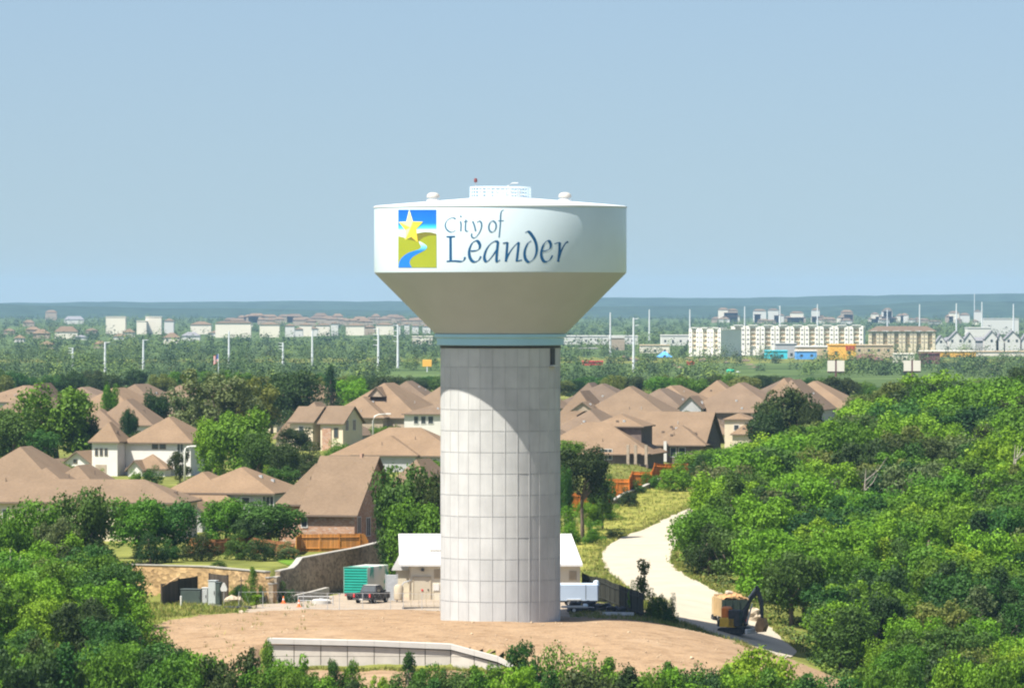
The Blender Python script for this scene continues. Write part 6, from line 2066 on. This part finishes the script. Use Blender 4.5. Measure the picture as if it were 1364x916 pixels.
# ----- woods: each tree on its own, labels shared inside look-alike groups
RLn, RRn = np.array(RL), np.array(RR)
o_ = np.argsort(RRn[:, 1]); RRx = lambda y: float(np.interp(y, RRn[o_, 1], RRn[o_, 0]))
ADJ = {'bright': 'bright green', 'green': 'mid green', 'dark': 'very dark green', 'olive': 'olive', 'lime': 'lime green', 'grey': 'grey-green', 'deep': 'deep green'}
SHAPE = {'oak': 'round oak', 'juniper': 'pointed juniper', 'elm': 'ragged elm'}


def far_from(x, y, r):
    return all((x - a) ** 2 + (y - b) ** 2 > r * r for a, b in TREES)


def wood_tone(x, y):
    n = math.sin(x * .19 + 1.3 * math.sin(y * .045)) + math.sin(y * .083 + x * .05) + tr_.gauss(0, .8)
    if n > 1.5:
        return tr_.choice(['lime', 'bright', 'bright', 'dark'])
    if n > .2:
        return tr_.choice(['bright', 'bright', 'green', 'green', 'deep'])
    if n > -.9:
        return tr_.choice(['green', 'deep', 'green', 'olive', 'bright', 'dark'])
    return tr_.choice(['dark', 'deep', 'grey', 'deep', 'dark'])


cnt = 0
cand = []
Y_ = -62.
while Y_ < 505:
    st = 5.2 + (Y_ + 62) / 567 * 4.6
    x = 14.0 + tr_.uniform(0, st)
    while x < 120:
        xx, yy = x + tr_.uniform(-.33, .33) * st, Y_ + tr_.uniform(-.4, .4) * st * 1.1
        cand.append((xx, yy, st))
        x += st
    Y_ += st * (1.05 + max(0, Y_) / 520)
zones = (('near the lower right corner', -100, 20), ('beside the excavator', 20, 110), ('halfway up the hill', 110, 260), ('high on the hill', 260, 600))
for xx, yy, st in cand:
    d = yy + D0; px = 682 + (xx - CX) * F / d
    if px > 1440 or px < 895:
        continue
    if yy < 330 and xx < RRx(yy) + 2.6 and yy > -22:
        continue
    if yy <= -4 and (xx < 36 and yy > -52):
        continue
    if yy >= 330 and px < 935:
        continue
    if yy > 420 and px < 1010:
        continue
    w_ = st * tr_.uniform(1.0, 1.45)
    if bool(inpoly(np.array([xx - 1.5]), np.array([yy + 1]), DIRT)[0]) or not far_from(xx, yy, st * .55):
        continue
    k_ = tr_.choices(['oak', 'juniper', 'elm'], [.5, .2, .3])[0]
    hgt = w_ * tr_.uniform(.72, .95) + .8
    if 20 < yy < 110 and px < 1010:
        hgt *= .8
    tone = wood_tone(xx, yy)
    if yy > 60:
        lim = np.interp(px, [900, 940, 1000, 1090, 1130, 1160, 1200, 1364], [642, 598, 592, 566, 550, 524, 510, 502])
        hgt = min(hgt, PZ(lim + tr_.uniform(0, 8), d) - T1(xx, yy))
        if hgt < 2.2:
            continue
    zn_ = [z_[0] for z_ in zones if z_[1] <= yy < z_[2]][0]
    tree(k_, xx, yy, w_, hgt, tone, '%s %s in the wood %s' % (ADJ[tone], SHAPE[k_], zn_), 'tree', '%s %s trees %s' % (ADJ[tone], SHAPE[k_], zn_))
    cnt += 1
# left wood
Y_ = -58.
while Y_ < 40:
    st = 5.6
    x = -70 + tr_.uniform(0, st)
    while x < -29:
        xx, yy = x + tr_.uniform(-.35, .35) * st, Y_ + tr_.uniform(-.4, .4) * st
        x += st
        d = yy + D0; px = 682 + (xx - CX) * F / d
        lim = np.interp(yy, [-60, -45, -25, -8, 5, 15, 40], [400, 285, 190, 160, 148, 146, 112])
        if px < -70 or px > lim or not far_from(xx, yy, 3.2):
            continue
        k_ = tr_.choices(['oak', 'juniper', 'elm'], [.5, .25, .25])[0]
        tone = wood_tone(xx * 1.3, yy * 1.7)
        w_ = st * tr_.uniform(1.0, 1.4)
        zn_ = 'at the lower left corner' if yy < -20 else ('left of the grassy bank' if yy < 12 else 'below the long left house')
        tree(k_, xx, yy, w_, w_ * tr_.uniform(.75, .95) + .6, tone, '%s %s in the wood %s' % (ADJ[tone], SHAPE[k_], zn_), 'tree', '%s %s trees %s' % (ADJ[tone], SHAPE[k_], zn_))
        cnt += 1
    Y_ += st
# bottom fringe filler: front row nearest the viewer
for px in range(-40, 1420, 34):
    d = 538 + tr_.uniform(-4, 4); x, y = gpt(px + tr_.uniform(-10, 10), d)
    tone = tr_.choice(['green', 'bright', 'deep', 'green', 'dark'])
    yt_ = np.interp(px, [0, 200, 330, 420, 520, 700, 960, 1100, 1364], [866, 870, 884, 906, 908, 892, 899, 893, 880]) + tr_.uniform(-6, 6)
    k_ = tr_.choice(['juniper', 'oak', 'elm', 'oak'])
    if 1025 < px < 1120:
        yt_ = max(yt_, 903)
    zz = T1(x, y)
    sd_ = 'left' if px < 430 else ('middle' if px < 900 else 'right')
    tree(k_, x, y, tr_.uniform(5.2, 7.6), PZ(yt_, d) - zz, tone, '%s %s along the bottom edge, %s part' % (ADJ[tone], SHAPE[k_], sd_), 'tree', '%s %s trees along the bottom edge, %s part' % (ADJ[tone], SHAPE[k_], sd_))
# tree belt behind the suburb
rb_ = random.Random(5)
for i in range(74):
    px = -60 + i * 20.5 + rb_.uniform(-8, 8)
    if 606 < px < 730:
        continue
    d = rb_.uniform(1480, 1750)
    if px < 600:
        yt_ = np.interp(px, [-60, 30, 90, 250, 330, 440, 600], [491, 496, 497, 494, 498, 498, 502])
    else:
        yt_ = np.interp(px, [730, 850, 1000, 1100, 1180, 1330, 1500], [503, 503, 500, 503, 512, 500, 490])
        if px > 1215:
            continue
    yt_ += rb_.uniform(-3, 6)
    x, y = gpt(px, d); z = T1(x, y)
    tone = rb_.choice(['dark', 'deep', 'dark', 'olive', 'green'])
    k_ = rb_.choice(['oak', 'oak', 'elm'])
    sd_ = 'left of the column' if px < 660 else 'right of the column'
    tree(k_, x, y, rb_.uniform(30, 52) * d / F, PZ(yt_, d) - z, tone, '%s %s in the belt behind the roofs, %s' % (ADJ[tone], SHAPE[k_], sd_), 'tree', '%s %s trees of the belt behind the roofs, %s' % (ADJ[tone], SHAPE[k_], sd_))
# garden trees between the houses
gr_ = random.Random(15)
HB = [(o.location.x, o.location.y) for o in bpy.data.objects if o.get('category') == 'house' and o.location.y < 1000]
gi = 0
for t_ in range(1400):
    y = 75 + 830 * gr_.random(); d = y + D0
    px = gr_.uniform(-60, 1010 if y > 350 else 590)
    x = PX(px, d)
    if any(abs(x - a) < 11 and -9 < y - b < 24 for a, b in HB) or not far_from(x, y, 7.5):
        continue
    if px > 600 and y < 330 or (730 < px and y < 350):
        continue
    gi += 1
    if gi > 62:
        break
    tone = gr_.choice(['dark', 'deep', 'green', 'dark', 'olive'])
    sd_ = ('left of the column' if px < 600 else 'right of the column') + (', nearer rows' if y < 350 else ', back rows')
    w_ = gr_.uniform(4.0, 6.6)
    tree(gr_.choice(['oak', 'oak', 'bush', 'elm']), x, y, w_, w_ * gr_.uniform(.6, .8), tone, '%s garden tree between the roofs %s' % (ADJ[tone], sd_), 'tree', '%s garden trees between the roofs %s' % (ADJ[tone], sd_), 'garden_tree')
print('TREES', len(TREES), 'woods', cnt)


# ----- dead trees
def dead_tree(label, px, d, hh):
    x, y = gpt(px, d); r = random.Random(int(px))
    t = thing('dead_tree', label, 'dead tree', (x, y, T1(x, y)))
    pts = [(0, 0, -.3), (.1, 0, hh * .4), (-.1, .1, hh * .75), (.05, 0, hh)]
    MB().tube(pts, [.2, .16, .1, .03], 7).obj('trunk', M['dead'], t)
    for k in range(7):
        z0 = hh * r.uniform(.35, .85); w_ = r.uniform(0, 6.28); l_ = hh * r.uniform(.15, .3)
        MB().tube([(0, 0, z0), (l_ * .6 * math.cos(w_), l_ * .6 * math.sin(w_), z0 + l_ * .5), (l_ * math.cos(w_), l_ * math.sin(w_), z0 + l_ * 1.1)], [.07, .045, .015], 5).obj('branch', M['dead'], t)


dead_tree('bare pale dead tree standing among the crowns halfway up the right hill', 1153, 770, 9.5)
dead_tree('bare grey dead tree near the right edge of the wooded hill', 1352, 790, 10)
dead_tree('bare dead tree among the crowns at the left frame edge', 14, 618, 7)
dead_tree('short bare dead tree below the dark oaks on the right', 1118, 850, 8)
for px, d, r_, lab in ((1054, 735, 1.5, 'pale limestone outcrop showing through the wood left of the dead tree'), (1107, 840, 1.2, 'small tan outcrop in the wood below the dark oaks'), (985, 650, .8, 'tan rock on the bank behind the dump truck'), (1003, 640, 1.0, 'rusty tan rock behind the excavator boom'), (1112, 985, 1.4, 'tan outcrop high in the wood under the pointed roof')):
    x, y = gpt(px, d); rs = np.random.RandomState(int(px)); bm = MB()
    bm.lathe([(max(.02, math.sin(math.pi * i / 8)) * r_, -math.cos(math.pi * i / 8) * r_ * .8) for i in range(9)], 11)
    bm.v = [tuple(Vector(v) * (1 + rs.uniform(-.2, .2))) for v in bm.v]
    o = bm.obj('rock_outcrop', M['rock']); o.location = (x, y, T1(x, y) + r_ * (.5 if d < 700 else 2.2)); tag(o, lab, 'rock', 'rocks in the wood')


# ------------------------------------------------------------------ stuff nobody could count
def tone_mat(name, k=1.):
    m, nt, b = new_mat(name)
    at = nt.nodes.new('ShaderNodeAttribute'); at.attribute_name = 'tone'
    ge = nt.nodes.new('ShaderNodeNewGeometry')
    v = ramp(nt, ge.outputs['Random Per Island'], [(0, (1 - .3 * k, 1 - .28 * k, 1 - .3 * k)), (.6, (1, 1, 1)), (1, (1 + .4 * k, 1 + .3 * k, 1 + .2 * k))])
    c = mix(nt, 1., at.outputs['Color'], v, 'MULTIPLY')
    nt.links.new(c, b.inputs['Base Color']); b.inputs['Roughness'].default_value = .7; b.inputs['Specular IOR Level'].default_value = .15
    return m


def clump_field(name, pos, rad, hgt, nq, leaf, tones, seed, jit=.5, mat='tone'):
    "many small leafy clumps merged in one mesh: pos (n,3), rad (n), hgt (n)"
    rs = np.random.RandomState(seed)
    n = len(pos)
    d = sphere_pts(n * nq, rs).reshape(n, nq, 3)
    d[..., 2] = np.abs(d[..., 2]) * 1.0
    lump = 1 + .25 * np.sin(d[..., 0] * 4 + rs.uniform(0, 6, (n, 1))) * np.sin(d[..., 1] * 4 + rs.uniform(0, 6, (n, 1)))
    r = rs.uniform(.6, 1.03, (n, nq)) * lump
    C = pos[:, None, :] + d * r[..., None] * np.stack([rad, rad, hgt], -1)[:, None, :]
    Nn = d + rs.normal(0, jit, d.shape); Nn[..., 2] += .2
    Nn /= np.linalg.norm(Nn, axis=-1, keepdims=True)
    sz = (leaf * rs.uniform(.6, 1.3, (n, nq))) * (np.ones(n)[:, None] if np.isscalar(leaf) else 1)
    V, Q = quads(C.reshape(-1, 3), Nn.reshape(-1, 3), sz.reshape(-1), rs)
    col = np.concatenate([np.array(tones), np.ones((n, 1))], 1)
    A = np.repeat(col, nq * 4, axis=0)
    return kind(link(name, fast_mesh(name, V, Q, M[mat], A)), 'stuff')


M['tone'] = tone_mat('foliage_mass')
M['tone_far'] = tone_mat('far_foliage_mass', .5)
rs = np.random.RandomState(9)
# far woods over the plain, thinned round the buildings so that they stay in view
pts = []
BLD = [(o.location.x, o.location.y) for o in bpy.data.objects if o.get('category') in ('building', 'house', 'apartments', 'store', 'shop', 'warehouse', 'canopy', 'shed', 'billboard', 'sign', 'storage tank', 'silo') and o.location.y > 1500]
BPX = np.array([(682 + (x - CX) * F / (y + D0), y + D0) for x, y in BLD])
BW = []
for o in bpy.data.objects:
    if o.get('category') in ('building', 'house', 'apartments', 'store', 'shop', 'warehouse', 'canopy', 'shed', 'billboard', 'sign', 'storage tank', 'silo') and o.location.y > 1500:
        w_ = max([c.dimensions.x for c in o.children] + [4]) / 2
        BW.append(w_)
BW = np.array(BW)
SPEC = np.array([o.get('category') in ('billboard', 'sign', 'canopy', 'storage tank', 'silo') for o in bpy.data.objects if o.get('category') in ('building', 'house', 'apartments', 'store', 'shop', 'warehouse', 'canopy', 'shed', 'billboard', 'sign', 'storage tank', 'silo') and o.location.y > 1500])
XB = np.array([b_[0] for b_ in BLD]); YB = np.array([b_[1] for b_ in BLD])
tries = 0
while len(pts) < 9400 and tries < 200000:
    tries += 1
    py = 400 + 13.0 * (130 / 13.0) ** (rs.uniform() ** 1.0)
    if py > 528 or rs.uniform() > (13.5 / (py - 400)) ** .5:
        continue
    px = rs.uniform(-420, 1780)
    d = 31.6 * F / (py - 400)
    d *= 1 + rs.uniform(-.01, .01)
    x, y = PX(px, d), d - D0
    hgt = rs.uniform(4.5, 9) if rs.uniform() < .7 else rs.uniform(8, 13)
    # keep clear of a building and of the strip in front of it
    dy = YB - y
    hit = (np.abs(x - XB) < BW + 4) & (dy < np.where(BW > 15, 230, 200) * d / 3500) & (dy > -40)
    if (SPEC & (np.abs(x - XB) < BW + 12) & (dy < 520) & (dy > -30)).any():
        continue
    if hit.any() and rs.uniform() < .82:
        continue
    infield = any(a - 3 < px < b_ + 3 and y0 - 1 < py < y1 + 3.5 for a, b_, y0, y1, _m in FIELDS)
    if infield and rs.uniform() < .9:
        continue
    pts.append((x, y, T1(x, y) if y < 2500 else 0., hgt, px, py))
pts = np.array(pts)
print('FAR', len(pts))
base = np.array([[.034, .064, .024], [.050, .090, .026], [.075, .122, .028], [.115, .165, .032], [.075, .092, .036]])
ti = np.clip((np.sin(pts[:, 4] * .021 + pts[:, 5] * .17) + np.sin(pts[:, 5] * .4 + pts[:, 4] * .011) + rs.normal(0, .9, len(pts)) + 1.6), 0, 4).astype(int)
tn = base[ti] * rs.uniform(.8, 1.2, (len(pts), 1))
hh_ = pts[:, 3]
rw_ = hh_ * rs.uniform(.38, .66, len(pts))
P3 = np.stack([pts[:, 0], pts[:, 1], pts[:, 2] - .5], -1)
ne = pts[:, 1] < 3000
clump_field('near_plain_woods', P3[ne], rw_[ne], hh_[ne], 210, .42, tn[ne], 3, .28, 'tone_far')
clump_field('distant_woods', P3[~ne], rw_[~ne], hh_[~ne], 70, .76, tn[~ne], 4, .28, 'tone_far')
# undergrowth between the trees
P_, rad_, hg_, tn_ = [], [], [], []
for t_ in range(5200):
    x, y = rs.uniform(14, 112), -64 + 500 * rs.uniform() ** 1.25
    d = y + D0; px = 682 + (x - CX) * F / d
    if px > 1480 or px < 880 or (yy := 0):
        continue
    if y > -24 and y < 330 and x < RRx(y) + 1.3:
        continue
    if y >= 330 and px < 925 or (y > 400 and px < 1000):
        continue
    if bool(inpoly(np.array([x - .8]), np.array([y]), DIRT)[0]):
        continue
    P_.append((x, y)); s_ = rs.uniform(.5, 1.5) * (1 + max(0, y) / 420)
    rad_.append(s_ * 1.15); hg_.append(s_ * rs.uniform(.8, 1.3)); tn_.append(base[rs.choice([1, 2, 3, 4, 2])] * rs.uniform(.8, 1.4) * np.array([1.05, 1.1, .8]))
for t_ in range(900):
    x, y = rs.uniform(-72, -20), rs.uniform(-62, 48)
    d = y + D0; px = 682 + (x - CX) * F / d
    lim = np.interp(y, [-60, -45, -25, -8, 5, 15, 40], [415, 310, 205, 180, 172, 175, 150])
    if px > lim:
        continue
    P_.append((x, y)); s_ = rs.uniform(.4, 1.2)
    rad_.append(s_ * 1.2); hg_.append(s_); tn_.append(base[rs.choice([1, 2, 3, 2])] * rs.uniform(.8, 1.4) * np.array([1.05, 1.1, .8]))
for t_ in range(420):                                       # foot of the mound
    x, y = rs.uniform(-34, 34), rs.uniform(-62, -40)
    P_.append((x, y)); s_ = rs.uniform(.4, .9)
    rad_.append(s_ * 1.2); hg_.append(s_); tn_.append(base[rs.choice([1, 2, 3, 2])] * rs.uniform(.8, 1.4) * np.array([1.05, 1.1, .8]))
for t_ in range(900):                                       # bank between road end and wood
    x, y = rs.uniform(24, 40), rs.uniform(-32, 24)
    if inpoly(np.array([x - .6]), np.array([y]), DIRT)[0] or (y > -14 and x < RRx(y) + .8):
        continue
    P_.append((x, y)); s_ = rs.uniform(.25, .7)
    rad_.append(s_ * 1.3); hg_.append(s_ * .9); tn_.append(base[rs.choice([1, 2, 3, 3])] * rs.uniform(.8, 1.4) * np.array([1.1, 1.1, .8]))
P_ = np.array(P_); Zp = T(P_[:, 0], P_[:, 1])
clump_field('undergrowth', np.stack([P_[:, 0], P_[:, 1], Zp - .1], -1), np.array(rad_), np.array(hg_), 46, .2, np.array(tn_), 4)


# grass tufts: meadow, banks and the fringes of road, dirt and yard
def tufts(name, XY, h, tones, seed):
    rs = np.random.RandomState(seed); n = len(XY); nb = 6
    Z = T(XY[:, 0], XY[:, 1])
    b = np.concatenate([XY, Z[:, None] - .03], 1)[:, None, :] + np.concatenate([rs.normal(0, .13, (n, nb, 2)), np.zeros((n, nb, 1))], -1)
    w = rs.uniform(0, 6.28, (n, nb)); hv = (h[:, None] * rs.uniform(.5, 1.1, (n, nb)))
    side = np.stack([np.cos(w), np.sin(w), np.zeros_like(w)], -1) * .045
    tip = b + np.stack([rs.normal(0, .14, (n, nb)), rs.normal(0, .14, (n, nb)), hv], -1)
    V = np.stack([b - side, b + side, tip], 2).reshape(-1, 3)
    Q = np.arange(n * nb * 3).reshape(-1, 3)
    A = np.repeat(np.concatenate([tones, np.ones((n, 1))], 1), nb * 3, axis=0)
    return kind(link(name, fast_mesh(name, V, Q, M['tone'], A)), 'stuff')


xy = []
for t_ in range(60000):
    if len(xy) > 15000:
        break
    u = rs.uniform()
    if u < .05:
        x = rs.uniform(-22, 1.5); y = float(np.interp(x, [p[0] for p in RW], [p[1] for p in RW])) - .35 - abs(rs.normal(0, .8))
    elif u < .45:
        x, y = rs.uniform(2, 34), rs.uniform(50, 390)
        if inpoly(np.array([x]), np.array([y]), list(zip([p[0] for p in RL] + [p[0] for p in RR[::-1]], [p[1] for p in RL] + [p[1] for p in RR[::-1]])))[0]:
            continue
    elif u < .75:
        x, y = rs.uniform(-44, -18), rs.uniform(-40, 34)
        if inpoly(np.array([x + .4]), np.array([y - .5]), DIRT)[0] and rs.uniform() < .97:
            continue
        if inpoly(np.array([x]), np.array([y]), PAD)[0] and rs.uniform() < .96:
            continue
    elif u < .9:
        k = rs.randint(0, len(RR) - 1); t = rs.uniform()
        e = RR if rs.uniform() < .6 else RL
        sg_ = 1 if e is RR else -1
        x = e[k][0] * (1 - t) + e[k + 1][0] * t + sg_ * abs(rs.normal(0, 1.1)); y = e[k][1] * (1 - t) + e[k + 1][1] * t
    else:
        x, y = rs.uniform(7, 18), rs.uniform(0, 50)
        if inpoly(np.array([x]), np.array([y]), DIRT)[0]:
            continue
    xy.append((x, y))
xy = np.array(xy)
gt2 = np.array([[.15, .18, .03], [.20, .21, .045], [.26, .24, .08], [.11, .16, .025]])
tufts('grass_tufts', xy, rs.uniform(.22, .62, len(xy)), gt2[rs.randint(0, 4, len(xy))] * rs.uniform(.8, 1.2, (len(xy), 1)), 6)

# loose stones and clods over the bare dirt
xy = []
while len(xy) < 1500:
    x, y = rs.uniform(-34, 33), rs.uniform(-40, 17)
    if inpoly(np.array([x]), np.array([y]), DIRT)[0] and (y > np.interp(x, [p[0] for p in RW], [p[1] for p in RW]) + 1 or x < -23 or x > 3) and math.hypot(x, y) > 6.6:
        if math.sin(x * .35 + y * .2) + math.sin(y * .6 - x * .15) + rs.normal(0, .7) > .1:
            xy.append((x, y))
xy = np.array(xy); n = len(xy)
zz = T(xy[:, 0], xy[:, 1]) + .07
r = np.exp(rs.normal(-2.9, .5, n))
dirs = np.array([[1, 0, 0], [0, 1, 0], [-1, 0, 0], [0, -1, 0], [0, 0, 1], [0, 0, -1]], float)
V = (np.concatenate([xy, zz[:, None]], 1)[:, None, :] + dirs[None] * r[:, None, None] * rs.uniform(.6, 1.3, (n, 6, 1)) * np.array([1, 1, .7])).reshape(-1, 3)
tri = np.array([[0, 1, 4], [1, 2, 4], [2, 3, 4], [3, 0, 4], [1, 0, 5], [2, 1, 5], [3, 2, 5], [0, 3, 5]])
Q = (np.arange(n)[:, None, None] * 6 + tri[None]).reshape(-1, 3)
kind(link('gravel_stones', fast_mesh('gravel_stones', V, Q, noisy('dirt_clod', (.30, .21, .13), .35, .6, .95, .1, c2=(.40, .31, .21)))), 'stuff')
